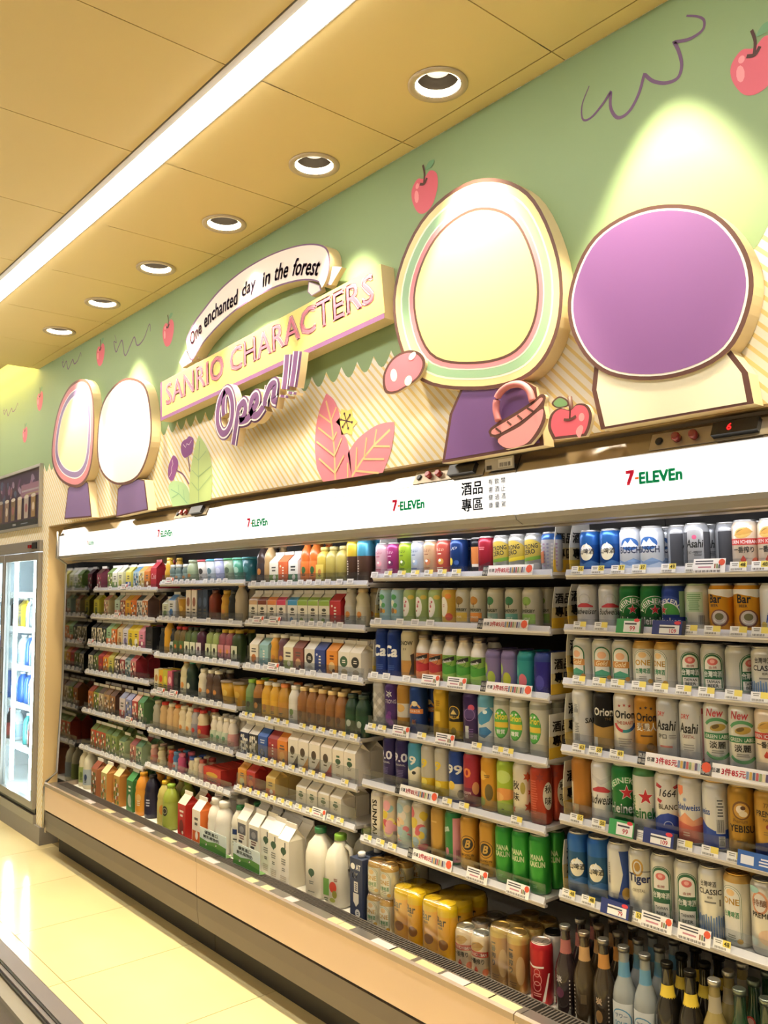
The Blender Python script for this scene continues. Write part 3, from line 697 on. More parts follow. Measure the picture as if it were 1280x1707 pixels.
# alcohol-zone notice on the header sign
nt_ = empty('alcohol_notice', (-1.735, 1.8482, 1.765), 'white alcohol notice with four large black characters stuck on the header', 'notice')
MB().box(-.085, .115, -.0008, 0, .0, .104, '#f4f4f2').build('sticker', mat('backlit_sticker', '#f4f4f4', .5, emit=HEADER*.7, ecol='#fdfbf8'), nt_)
ns = [T('酒品', -34, 55, 40, '#22262a', w=88, bold=.025), T('專區', -34, 6, 40, '#22262a', w=88, bold=.025)]
nsm = []
for j, s in enumerate(('有害健康', '飲酒過量', '禁止酒駕')):
    for k, ch in enumerate(s): nsm.append(T(ch, 42+j*25, 78-k*23, 17, '#6a6d70', bold=.01))
for nm, q in (('large_lettering', ns), ('small_lettering', nsm)): o = link(nm, art_mesh(q, 0, lift=.3, name=nm), nt_); o.location = (0, -.001, 0)
sl = empty('label_card', (-1.655, 1.853, 1.884), 'small silver bar code card clipped above the alcohol notice', 'card')
MB().box(-.06, .05, -.004, 0, 0, .036, '#b8b2aa').build('card', M_PRINT, sl)
o = link('print', art_mesh([Q(-8, 6, 45, 30, '#e6e2dc'), Q(-54, 4, -34, 16, '#2a2826'), CODE(18, 8, 44, 12)], 0, lift=.3, name='print'), sl); o.location = (0, -.0042, 0)

# ------------------------------------------------------------------ shelves with price rails
SH = {'A': [(1.537, 1.532), (1.366, 1.374), (1.201, 1.198), (1.028, 1.027), (.782, .797), (.558, .566)],
      'B': [(1.562, 1.567), (1.369, 1.38), (1.182, 1.188), (.978, .989), (.78, .779), (.585, .599)],
      'C': [(1.553, 1.548), (1.382, 1.38), (1.179, 1.184), (.956, .959), (.776, .781), (.624, .631)],
      'D': [(1.573, 1.576), (1.399, 1.407), (1.195, 1.21), (1.007, 1.012), (.808, .807), (.598, .60)],
      'E': [(1.573, 1.571), (1.412, 1.41), (1.253, 1.255), (1.06, 1.058), (.859, .857), (.633, .643)]}
SX = {'A': (-5.205, -4.325), 'B': (-4.29, -3.42), 'C': (-3.385, -2.525), 'D': (-2.49, -1.645), 'E': (-1.59, .17)}
SFY = [2.055, 2.04, 2.028, 2.012, 1.997, 1.986]
BAY = {'A': 'bay beside the cream pillar', 'B': 'second bay from the cream pillar', 'C': 'third bay from the cream pillar', 'D': 'bay under the alcohol notice', 'E': 'bay under the brightest header sign'}
ORD = ['top', 'second', 'third', 'fourth', 'fifth', 'lowest']
M_SHELF = mat('shelf_steel', '#cfcac4', .4, .2); M_RAIL = mat('price_rail_plastic', '#f6f4f6', .3); M_RAILG = mat('price_rail_lip', '#c6c0bc', .35, .2)
SHELF = {}
M_TAG = M_PRINT
def shelf_z(b, i): z = sum(SH[b][i])/2; return 1.55+(z-1.55)*SFY[i]/2.055
TAGC = {}
def tag_mesh(kind, txt=''):
    k = (kind, txt)
    if k in TAGC: return TAGC[k]
    if kind == 'n':      # ordinary tag: white with yellow end
        s = [Q(-22, 0, 22, 24, '#f3f1ec'), Q(2, 9, 22, 24, '#ecd96a'), BARS(-9, 13, 20, 9, 2, '#8a8880', 3), CODE(-4, 2, 30, 5, '#55524c', 12)]
        if txt: s.append(T(txt, 12, 11, 10, '#3a3a2a', bold=.02))
    elif kind == 'w': s = [Q(-20, 0, 20, 22, '#efeeee'), BARS(0, 4, 30, 14, 3, '#a2a0a8', 5)]
    elif kind == 'p':    # long promotion strip
        s = [Q(-105, -2, 105, 32, '#f5f1ee'), Q(-105, -2, -82, 32, '#35353a'), T('酒品', -93, 16, 11, '#d8d6d0'), T('專區', -93, 2, 11, '#d8d6d0'), T('任選', -66, 10, 11, '#3b3b45', bold=.02), T('3件85元', -20, 7, 17, '#cf3447', w=62, bold=.03), EL(90, 18, 13, 13, '#de5a3c', 8)]
        cs = ['#7a8ba8', '#c9a24a', '#4a5a78', '#b85a5a', '#8a9a6a', '#d8c8a0', '#5a4a6a', '#a8b8c8']
        s += [Q(12+8*k, 6, 18+8*k, 24, cs[k]) for k in range(8)]
    elif kind == 'm':    # medium promotion card
        s = [Q(-44, -4, 44, 34, '#f6f2ee'), BARS(-14, 18, 50, 13, 2, '#454550', 2), BARS(-12, 8, 52, 8, 1, '#c98a98', 4), CODE(-4, -2, 74, 6, '#2c2c30', 22), EL(34, 24, 9, 9, '#de5a3c', 8), Q(14, 8, 18, 20, '#a06a50'), Q(20, 8, 24, 20, '#7a8a50'), Q(26, 8, 30, 18, '#585868')]
    elif kind == 'g': s = [Q(-38, -4, 40, 36, '#3f9a58'), Q(-14, -1, 36, 30, '#f4f2ee'), BARS(8, 18, 40, 9, 1, '#46464e', 6), T('99', 14, 3, 13, '#c8344a', bold=.02), EL(26, 32, 9, 5, '#d8404a', 10), Q(40, -4, 50, 36, '#2a2a30')]
    elif kind == 'u': s = [Q(-44, -4, 44, 34, '#2d3a78'), Q(-22, -1, 36, 22, '#f4f2ee'), BARS(0, 12, 50, 8, 1, '#46464e', 6), T(txt or '109', 18, 1, 11, '#c8344a', bold=.02), EL(30, 28, 10, 5, '#d8404a', 10), Q(44, -4, 54, 34, '#2a2a30')]
    elif kind == 'b': s = [Q(-60, -2, 60, 34, '#3a66b0'), Q(-52, 4, -20, 24, '#e8eaf0'), BARS(20, 6, 60, 20, 3, '#e8e8f0', 6)]
    TAGC[k] = art_mesh(s, 0, lift=.25, name='price_tag', m=M_TAG); return TAGC[k]
def add_tag(b, i, X, kind='n', txt='', dz=0):
    s, fy, z0 = SHELF[(b, i)]
    o = link('price_tag' if kind in 'nw' else 'promotion_card', tag_mesh(kind, txt), s); o.location = (X-s.location.x, fy-.0062-s.location.y-(.003 if kind not in 'nw' else 0), z0+.0075+dz-s.location.z); o.rotation_euler = (R(-14), 0, 0)
for b in 'ABCDE':
    x0, x1 = SX[b]
    for i in range(6):
        z0 = shelf_z(b, i); fy = SFY[i]; cx = (x0+x1)/2
        s = empty('display_shelf', (cx, fy, z0), '%s shelf with white price rail in the %s' % (ORD[i], BAY[b]), 'shelf', 'shelves of the display cases')
        a, c_ = x0-cx, x1-cx
        MB().box(a+.004, c_-.004, .006, .48-.02*(5-i), .004, .013).build('deck', M_SHELF, s)
        MB().extrude_x([(0, .0), (.0055, .0), (.0055, .0125), (.006, .017), (.003, .022), (-.004, .005)], a, c_).build('price_rail', M_RAIL, s)
        MB().extrude_x([(-.0035, .006), (.0045, .038), (.0035, .0385), (-.0045, .0065)], a, c_).build('clear_rail_cover', M_CLEARR, s)
        MB().box(a, c_, .0005, .014, -.007, -.0005).build('rail_lip', M_RAILG, s)
        if b in 'BC' or i >= 3:
            fh = .075 if (b == 'C' and i >= 3) else .055
            MB().box(a+.004, c_-.004, .0115, .0130, .0135, fh).build('clear_fence', M_CLEAR, s)
        for e in (a+.02, c_-.024):
            MB().add([(e, .03, .004), (e, .45, .004), (e, .45, -.012), (e, .03, -.005), (e+.004, .03, .004), (e+.004, .45, .004), (e+.004, .45, -.012), (e+.004, .03, -.005)], [(0, 1, 2, 3), (7, 6, 5, 4), (0, 4, 5, 1), (1, 5, 6, 2), (2, 6, 7, 3), (3, 7, 4, 0)]).build('bracket', M_SHELF, s)
        SHELF[(b, i)] = (s, fy, z0)
# yellow alcohol-zone plates at the shelf ends
def plate(X, i, b, h, bow=0, ph=''):
    s, fy, z0 = SHELF[(b, i)]; z = z0+.0135; y0 = fy+.022
    p = empty('alcohol_zone_plate', (X, y0, z), 'yellow-footed plate with black characters closing the %s shelf, %s' % (ORD[i], {'Dr': 'end nearest the beer', 'El': 'start of beer bay', 'Dl': 'start of alcohol bay'}[b+ph]), 'shelf plate', 'alcohol zone plates')
    n = 8; mb = MB(); V = []; d = .115
    for k in range(n+1):
        t = k/n; ins = .018*t*t if i in (0, 1) else .006*t
        xx = bow*math.sin(math.pi*t); cc = '#caa640' if t < .22 else '#b9b5a8'
        V += [(xx, ins, h*t), (xx, d-ins, h*t), (xx-.002, ins, h*t), (xx-.002, d-ins, h*t)]
    F = []; C = []
    for k in range(n):
        q = 4*k; c1 = '#d3aa35' if k < 2 else ('#c2b184' if k < 4 else '#c8c5bb')
        F += [(q, q+1, q+5, q+4), (q+3, q+2, q+6, q+7), (q+2, q, q+4, q+6), (q+1, q+3, q+7, q+5)]; C += [c1]*4
    F += [(0, 2, 3, 1), (4*n, 4*n+1, 4*n+3, 4*n+2)]; C += ['#d3aa35', '#c8c5bb']
    mb.add(V, F, C).build('plate', M_PRINT, p)
    k = h/.125
    o = link('lettering', art_mesh([T('酒品', 57, 74*k, 32, '#1c1b1a', w=82, bold=.03), T('專區', 57, 34*k, 32, '#1c1b1a', w=84, bold=.03)], 0, lift=.4, name='lettering'), p)
    o.rotation_euler = (0, 0, R(90)); o.location = (bow*.7+.001, 0, 0)
for i in range(6):
    if i < 4: plate(-1.652, i, 'D', (.15, .125, .125, .13)[i], 0, 'r')
    plate(-1.588, i, 'E', (.15, .125, .14, .15, .15, .14)[i], -.006, 'l')
    if i < 3: plate(-2.487, i, 'D', (.15, .125, .13)[i], -.004, 'l')

# ------------------------------------------------------------------ glass-door fridge at the left
M_FR = mat('fridge_frame', '#a19c97', .35, .5); M_FI = mat('fridge_interior', '#eef4f8', .5); M_FL = mat('fridge_lamp', '#fff', .5, emit=FRIDGE_LAMP, ecol='#e8f6ff')
M_FG = glassmat('fridge_glass', '#eef6f6', .05)
fr = empty('glass_door_fridge', (-6.23, 2.2, 0), 'tall glass-door fridge with grey frames and bright interior beside the pillar', 'fridge')
def fb(name, x0, x1, y0, y1, z0, z1, m, par=fr, ox=-6.23, oy=2.2, oz=0): return MB().box(x0-ox, x1-ox, y0-oy, y1-oy, z0-oz, z1-oz).build(name, m, par)
fb('back', -6.96, -5.52, 2.6, 2.63, .12, 1.86, M_FI); fb('side', -6.975, -6.96, 1.86, 2.63, .12, 1.86, M_FI); fb('side', -5.545, -5.531, 1.86, 2.63, .12, 1.86, M_FI)
fb('top', -6.96, -5.545, 1.86, 2.6, 1.80, 1.86, M_FI); fb('bottom', -6.96, -5.545, 1.86, 2.6, .12, .20, M_FI)
hp = fb('header_panel', -6.975, -5.531, 1.83, 1.86, 1.79, 1.861, M_FR)
for x in (-5.72, -5.69): fb('knob', x, x+.012, 1.815, 1.83, 1.815, 1.835, M_RED)
fb('temperature_display', -5.66, -5.58, 1.822, 1.83, 1.808, 1.85, M_BLACK)
fb('kick_grille', -6.975, -5.531, 1.832, 1.86, .106, .16, M_FR); fb('kick_gap', -6.97, -5.535, 1.845, 1.86, .16, .2, M_BLACK)
for x0, x1 in ((-6.965, -6.235), (-6.225, -5.535)):
    fm = MB()
    for q in ((x0, x0+.035, .195, 1.785), (x1-.035, x1, .195, 1.785), (x0+.035, x1-.035, 1.735, 1.785), (x0+.035, x1-.035, .195, .24)):
        fm.box(q[0]+6.23, q[1]+6.23, 1.825-2.2, 1.858-2.2, q[2], q[3])
    dr = fm.build('door', M_FR, fr)
    fb('pane', x0+.035, x1-.035, 1.838, 1.844, .24, 1.735, M_FG, dr)
    hx = x0+.02 if x0 > -6.3 else x1-.02
    MB().tube([(hx+6.23, 1.825-2.2, 1.15), (hx+6.23, 1.79-2.2, 1.15), (hx+6.23, 1.79-2.2, .85), (hx+6.23, 1.825-2.2, .85)], .008, 8).build('handle', M_STEEL, dr)
for x in (-6.91, -6.23, -5.83): fb('lamp_tube', x-.012, x+.012, 1.90, 1.92, .25, 1.75, M_FL)
FZ = [.46, .74, 1.00, 1.26, 1.50]
for z in FZ:
    sh = fb('shelf', -6.95, -5.56, 1.95, 2.58, z, z+.012, M_FI); fb('price_strip', -6.95, -5.56, 1.943, 1.95, z-.01, z+.03, mat('strip_white', '#f2f6f8', .4), sh)

# ------------------------------------------------------------------ framed posters over the fridge
def poster(x0, x1, z0, z1, label, shapes):
    p = empty('framed_poster', ((x0+x1)/2, WY, z0), label, 'poster'); hw = (x1-x0)/2; hh = z1-z0; f = .018
    for q in ((-hw, -hw+f, 0, hh), (hw-f, hw, 0, hh), (-hw+f, hw-f, 0, f), (-hw+f, hw-f, hh-f, hh)): MB().box(q[0], q[1], -.022, -.001, q[2], q[3]).build('frame_bar', mat('poster_frame', '#b8b4b0', .3, .6), p)
    MB().box(-hw+f, hw-f, -.006, -.002, f, hh-f, '#3c2f3c').build('backing', M_PRINT, p)
    o = link('print', art_mesh(shapes, 0, lift=.3, name='print'), p); o.location = (0, -.0065, 0)
    MB().box(-hw+f, hw-f, -.014, -.012, f, hh-f).build('pane', M_CLEAR, p)
rnd = random.Random(3); ps = [Q(-440, 20, 440, 390, '#5f3f66'), Q(-440, 20, 440, 62, '#2b3440')]
for k in range(26):
    u = rnd.uniform(-400, 360); v = rnd.uniform(220, 350); ps.append(EL(u, v, rnd.uniform(20, 60), rnd.uniform(14, 40), rnd.choice(['#9a5f94', '#c88ab0', '#d8b8d8', '#7a4a80', '#b07a80', '#d8a8c8', '#6a7aa0', '#e8dcf0']), 10, rnd.uniform(0, 3)))
ps += [Q(60, 210, 430, 300, '#d29ab4'), Q(80, 250, 420, 262, '#f0dce6'), Q(150, 225, 420, 236, '#e8c8a0')]
for k, cc in enumerate(('#9a6a50', '#c8a088', '#8a7050', '#d8c0a8', '#c9b8b0', '#b08a58')):
    u = -380+k*140; ps += [PG([(u-45, 215), (u+45, 215), (u+38, 72), (u-38, 72)], cc), EL(u, 215, 45, 12, '#e8dccf'), EL(u, 140, 24, 30, ('#b06a70', '#e0d0c0')[k % 2])]
ps += [BARS(-60, 34, 70, 14, 2, '#c8ccd0', 2), BARS(150, 34, 200, 12, 1, '#8890a0', 4)]
poster(-6.478, -5.555, 1.948, 2.355, 'framed purple poster of bakery snacks above the glass-door fridge', ps)
poster(-7.45, -6.50, 1.948, 2.355, 'framed pale green poster further along above the glass-door fridge', [Q(-450, 20, 450, 390, '#e6e8cf'), Q(-450, 20, 450, 70, '#8fae6a'), EL(150, 230, 200, 110, '#c4cf8a'), EL(-200, 200, 120, 90, '#f4f2e4'), Q(200, 300, 440, 340, '#5a7a58')])

# ------------------------------------------------------------------ island freezer in the aisle
M_FZ = mat('freezer_rim', '#a89f9c', .35, noise=.08, nscale=6); M_FZB = mat('freezer_body', '#d8d4ce', .4)
fz = empty('island_freezer', (-1.2, .10, 0), 'grey-rimmed island freezer with sliding glass lids in the aisle', 'freezer')
def zb_(name, x0, x1, y0, y1, z0, z1, m, par=fz): return MB().box(x0+1.2, x1+1.2, y0-.10, y1-.10, z0, z1).build(name, m, par)
FX0, FX1, FA, FB = -2.9, .5, -.42, .566
zb_('body', FX0+.01, FX1-.01, FB-.02, FB-.005, .04, .80, M_FZB); zb_('body', FX0+.01, FX1-.01, FA+.005, FA+.02, .04, .80, M_FZB)
zb_('end_wall', FX0+.01, FX0+.03, FA+.02, FB-.02, .04, .80, M_FZB); zb_('end_wall', FX1-.03, FX1-.01, FA+.02, FB-.02, .04, .80, M_FZB)
zb_('base', FX0+.03, FX1-.03, FA+.02, FB-.02, .0, .30, M_FZB)
zb_('tub_floor', FX0+.03, FX1-.03, FA+.02, FB-.08, .30, .66, mat('freezer_tub', '#9a9c98', .5))
MB().extrude_x([(FB-.0-.10, .80), (FB-.10, .842), (FB-.108, .85), (FB-.036-.10, .852), (FB-.036-.10, .80)], FX0+1.2, FX1+1.2).build('rim', M_FZ, fz)
MB().extrude_x([(FA-.10, .80), (FA-.10, .85), (FA+.04-.10, .85), (FA+.04-.10, .80)][::-1], FX0+1.2, FX1+1.2).build('rim', M_FZ, fz)
zb_('gasket', FX0, FX1, FB-.040, FB-.0362, .80, .851, M_BLACK); zb_('inner_rail', FX0, FX1, FB-.047, FB-.0402, .80, .849, M_FZ); zb_('gasket', FX0, FX1, FB-.051, FB-.0472, .80, .846, M_BLACK)
zb_('liner', FX0, FX1, FB-.075, FB-.0512, .56, .842, mat('freezer_liner', '#c8c0aa', .4))
for x0, x1 in ((-2.85, -1.40), (-1.39, .45)):
    n = 8; V = []; F = []
    for k in range(n+1):
        y = FA+.04+(FB-.075-FA-.04)*k/n; z = .835+.03*math.sin(math.pi*k/n); V += [(x0+1.2, y-.10, z), (x1+1.2, y-.10, z)]
    for k in range(n): F.append((2*k, 2*k+1, 2*k+3, 2*k+2))
    g_ = MB().add(V, F).build('glass_lid', M_CLEAR, fz)
    MB().tube([(x1+1.2-.01, FA+.04+(FB-.075-FA-.04)*k/n-.10, .842+.03*math.sin(math.pi*k/n)) for k in range(n+1)], .012, 8).build('lid_frame', M_FZ, g_)
for k in range(40):
    x = -2.8+.075*k
    MB().tube([(x+1.2, .465-.10, .70), (x+1.2, .455-.10, .79), (x+1.2, .43-.10, .80), (x+1.2, .405-.10, .775)], .0035, 6).build('basket_wire', M_STEEL, fz)
MB().tube([(-2.85+1.2, .405-.10, .775), (.4+1.2, .405-.10, .775)], .004, 6).build('basket_rail', M_STEEL, fz)
for j in range(16):
    x = -2.75+j*.2; pk = empty('frozen_pack', (x, .30+.015*(j % 3), .6605), '%s frozen snack pack lying in the island freezer' % ['orange', 'green', 'grey', 'red', 'slate', 'pale yellow'][j % 6], 'frozen food', 'packs in the island freezer', rz=.15*((j*7) % 5-2))
    cc = ['#c9742a', '#7d9a4a', '#b8b2a4', '#c0503a', '#8a8f98', '#d8c48a'][j % 6]
    V = []; F = []; n = 6
    for a in range(n+1):
        for b_ in range(n+1):
            u, v = a/n, b_/n; V.append((-.09+.18*u, -.065+.13*v, .004+.035*math.sin(math.pi*u)**.5*math.sin(math.pi*v)**.5 if 0 < u < 1 and 0 < v < 1 else .004))
    for a in range(n):
        for b_ in range(n): q = a*(n+1)+b_; F.append((q, q+n+1, q+n+2, q+1))
    MB().add(V, F, cc, True).box(-.09, .09, -.065, .065, 0, .004, cc).build('pouch', M_PLAST, pk)
    MB().box(-.05, .05, -.02, .02, .036, .042, '#efe9dc').build('label_patch', M_PRINT, pk)
# ------------------------------------------------------------------ goods on the shelves: one prototype per design, each placed thing a tree of its own
PROTO = {}        # design key -> (kind, radius/half width, depth, height, [(part, mesh, [(subpart, mesh)])], description, category, object name)
CANH = {330: 122, 500: 168, 331: 110}
_lid = {}
def lid_mesh(r, col, m=None):
    k = (r, col, m)
    if k not in _lid:
        mb = MB().lathe([(r*.80, 0), (r*.845, .003), (r*.82, .0042), (r*.78, .002), (r*.74, .0005)], 20, col, cap0=False)
        mb.box(-.006, .006, -.014, .006, .0008, .0026, col)
        _lid[k] = mb.mesh('lid', m or M_METAL)
    return _lid[k]
def can(key, desc, body, art=(), size=330, lid='#c9c8c6', bands=(), waist=False, name='drink_can', cat='can', top=None, rot=0, lidm=None, bodym=None):
    r = .0328; H = CANH[size]*.001
    zs = [(r*.80, 0), (r*.93, .004), (r, .011)]
    cyl = sorted(set([.011]+[v*.001 for b in bands for v in b[:2] if 11 < v < H*1000-20]+[H-.019]))
    if waist: cyl = sorted(set(cyl+[.011+(H-.03)*k/10 for k in range(11)]))
    def rad(z): return r*(1-.09*math.exp(-((z-H*.62)/.018)**2)) if waist else r
    prof = zs[:2]+[(rad(z), z) for z in cyl]+[(r*.985, H-.013), (r*.86, H-.0035), (r*.83, H-.002)]
    def colz(z):
        for b in bands:
            if b[0]*.001-1e-6 <= z <= b[1]*.001+1e-6: return b[2]
        return body
    cols = []
    for (a, z1), (b, z2) in zip(prof, prof[1:]):
        m = (z1+z2)/2; cols.append((top or lid) if m > H-.008 and size != 0 else colz(m))
    me = MB().lathe(prof, 22, cols).mesh('body', bodym or M_CAN)
    parts = [('body', me, []), ('lid', lid_mesh(r, lid, lidm), [], (0, 0, H-.0022))]
    if art: parts.append(('label_print', art_mesh(list(art), 32.8, name='label_print', m=M_PRINT), []))
    PROTO[key] = dict(r=r, hw=r, d=2*r, h=H, parts=parts, desc=desc, cat=cat, name=name, round=True, rot=rot); return key
def prof_bottle(kind):
    return {'bt': [(.027, 0), (.031, .006), (.031, .085), (.029, .10), (.031, .115), (.027, .135), (.016, .155), (.0135, .160), (.0135, .166)],
            'bs': [(.025, 0), (.029, .006), (.029, .075), (.025, .095), (.029, .110), (.020, .126), (.0165, .130), (.0165, .135)],
            'bm': [(.028, 0), (.0315, .006), (.0315, .10), (.030, .112), (.019, .135), (.0175, .14), (.0175, .144)],
            'bq': [(.026, 0), (.030, .005), (.030, .105), (.027, .120), (.0165, .132), (.0165, .137)],
            'bl': [(.039, 0), (.043, .008), (.043, .108), (.040, .126), (.042, .14), (.034, .172), (.020, .192), (.0175, .196), (.0175, .202)],
            'bn': [(.024, 0), (.0265, .005), (.0265, .06), (.021, .075), (.0245, .09), (.0155, .115), (.0145, .118), (.0145, .123)],
            'wb': [(.028, 0), (.0305, .006), (.0305, .115), (.027, .135), (.016, .165), (.0135, .18), (.0130, .222), (.0140, .224), (.0140, .228)],
            'ab': [(.0245, 0), (.0325, .008), (.0325, .095), (.030, .112), (.021, .135), (.019, .140), (.019, .144)],
            'yo': [(.020, 0), (.0235, .004), (.0235, .03), (.019, .045), (.0225, .062), (.0165, .078), (.0155, .08), (.0155, .083)],
            'jr': [(.030, 0), (.034, .006), (.034, .075), (.027, .095), (.024, .10), (.024, .104)]}[kind]
def bottle(key, desc, kind, body, cap, band=None, bandc=None, art=(), capr=1.18, caph=.016, cat='bottle', name='drink_bottle', m=None, neck=None, lower=None, capm=None):
    pr = prof_bottle(kind); H = pr[-1][1]; R0 = max(p[0] for p in pr); n = 20
    sq = kind == 'bq'
    cols = []
    for (a, z1), (b, z2) in zip(pr, pr[1:]):
        z = (z1+z2)/2; cols.append(neck if (neck and z > H*.66) else (lower if (lower and z < H*.45) else body))
    mb = MB()
    if sq:
        V = []; F = []; C = []; k = 12
        for r_, z in pr:
            for t in range(k):
                a = 2*math.pi*(t+.5)/k; e = 4 if r_ > .02 else 2; c_, s_ = math.cos(a), math.sin(a); q = (abs(c_)**e+abs(s_)**e)**(-1/e)
                V.append((r_*q*c_, r_*q*s_, z))
        for j in range(len(pr)-1):
            for t in range(k): F.append((j*k+t, j*k+(t+1) % k, (j+1)*k+(t+1) % k, (j+1)*k+t)); C.append(cols[j])
        F += [tuple(range(k))[::-1], tuple((len(pr)-1)*k+t for t in range(k))]; C += [body, body]
        mb.add(V, F, C, True)
    else: mb.lathe(pr, n, cols)
    parts = [('body', mb.mesh('body', m or M_PLAST), [])]
    nr = pr[-1][0]
    parts.append(('cap', MB().lathe([(nr*capr, 0), (nr*capr, caph*.85), (nr*capr*.9, caph)], 16, cap).mesh('cap', capm or M_PLAST), [], (0, 0, H-.004)))
    if band:
        z0, z1 = band; rr = lambda z: max(.002, [a+(b-a)*(z-za)/(zb_-za) for (a, za), (b, zb_) in zip(pr, pr[1:]) if za <= z <= zb_][0])
        zz = [z0]+[p[1] for p in pr if z0 < p[1] < z1]+[z1]
        if not sq: parts.append(('label_sleeve', MB().lathe([(rr(z)+.0004, z) for z in zz], n, bandc, cap0=False, cap1=False).mesh('label_sleeve', M_PRINT), []))
        else:
            w_ = .030*.88; parts.append(('label_sleeve', MB().box(-w_, w_, -.0304, -.0300, z0, z1, bandc).mesh('label_sleeve', M_PRINT), []))
    if art: parts.append(('label_print', art_mesh(list(art), 0 if sq else R0*1000+.5, name='label_print', m=M_PRINT), [], (0, -.0306, 0) if sq else (0, 0, 0)))
    PROTO[key] = dict(r=R0, hw=R0, d=2*R0, h=H+.014, parts=parts, desc=desc, cat=cat, name=name, round=True, rot=0, sq=sq); return key
def carton(key, desc, front, roof=None, side=None, art=(), size='s', fin='#efe9df', cap=None, cat='carton', name='drink_carton', rlow=None):
    w, d, h, g, f = {'s': (.070, .070, .096, .030, .014), 'm': (.070, .070, .112, .032, .015), 'l': (.078, .078, .180, .042, .018), 'k': (.076, .076, .160, .038, .016), 't': (.068, .068, .077, .026, .012)}[size]
    roof = roof or front; side = side or front; a = w/2
    body = MB().box(-a, a, -d/2, d/2, 0, h, {'f': front, 'k': front, 'l': side, 'r': side, '*': front}).mesh('body', M_PAPER)
    r0 = .003
    top = MB().add([(-a, -d/2, h), (a, -d/2, h), (a, d/2, h), (-a, d/2, h), (-a*.96, -r0, h+g), (a*.96, -r0, h+g), (a*.96, r0, h+g), (-a*.96, r0, h+g), (a*.62, 0, h+g*.55), (-a*.62, 0, h+g*.55), (-a*.98, -d/2*.5-r0*.5, h+g*.5), (a*.98, -d/2*.5-r0*.5, h+g*.5)],
                   [(0, 1, 11, 10), (10, 11, 5, 4), (2, 3, 7, 6), (1, 8, 5), (1, 2, 8), (2, 6, 8), (3, 9, 7), (3, 0, 9), (0, 4, 9), (5, 8, 6), (7, 9, 4)], [rlow or roof, roof, roof, side, side, side, side, side, side, side, side]).mesh('gable_top', M_PAPER)
    finm = MB().box(-a*.97, a*.97, -r0*.7, r0*.7, h+g, h+g+f, fin).mesh('sealed_fin', M_PAPER)
    parts = [('body', body, []), ('gable_top', top, []), ('sealed_fin', finm, [])]
    if art: parts.append(('label_print', art_mesh(list(art), 0, name='label_print', m=M_PRINT), [], (0, -d/2-.0002, 0)))
    if cap: parts.append(('cap', MB().lathe([(.014, 0), (.014, .012), (.012, .014)], 16, cap).mesh('cap', M_PLAST), [], (0, -d*.26, h+g*.45)))
    PROTO[key] = dict(r=a, hw=a, d=d, h=h+g+f, parts=parts, desc=desc, cat=cat, name=name, round=False, rot=0); return key
def cup(key, desc, body, lid, H=.105, r0=.028, r1=.040, art=(), dome=False, cat='cup', name='drink_cup'):
    b = MB().lathe([(r0*.93, 0), (r0, .004), (r0+(r1-r0)*.5, H*.5), (r1, H)], 22, body).mesh('body', M_PLAST)
    l = MB().lathe([(r1*1.05, 0), (r1*1.06, .008), (r1*.98, .010)]+([(r1*.9, .03), (r1*.5, .042)] if dome else [(r1*.85, .011)]), 22, lid).mesh('lid', M_PLAST)
    parts = [('body', b, []), ('lid', l, [], (0, 0, H-.002))]
    if art: parts.append(('label_print', art_mesh(list(art), lambda v: (r0+(r1-r0)*v*.001/H)*1000, name='label_print', m=M_PRINT), []))
    PROTO[key] = dict(r=r1*1.06, hw=r1*1.07, d=2.14*r1, h=H+.012, parts=parts, desc=desc, cat=cat, name=name, round=True, rot=0); return key
def boxpack(key, desc, front, side, w=.05, d=.05, h=.115, art=(), cap=None, topc=None, cat='box', name='drink_box'):
    parts = [('body', MB().box(-w/2, w/2, -d/2, d/2, 0, h, {'f': front, 'k': front, 't': topc or front, '*': side}).mesh('body', M_PAPER), [])]
    parts.append(('seam_flap', MB().box(-w/2, w/2, -.0015, .0015, h, h+.003, topc or front).mesh('seam_flap', M_PAPER), []))
    if art: parts.append(('label_print', art_mesh(list(art), 0, name='label_print', m=M_PRINT), [], (0, -d/2-.0002, 0)))
    if cap: parts.append(('cap', MB().lathe([(.014, 0), (.014, .013), (.012, .015)], 18, cap).mesh('cap', M_PLAST), [], (0, -d*.12, h+.003)))
    PROTO[key] = dict(r=w/2, hw=w/2, d=d, h=h, parts=parts, desc=desc, cat=cat, name=name, round=False, rot=0); return key

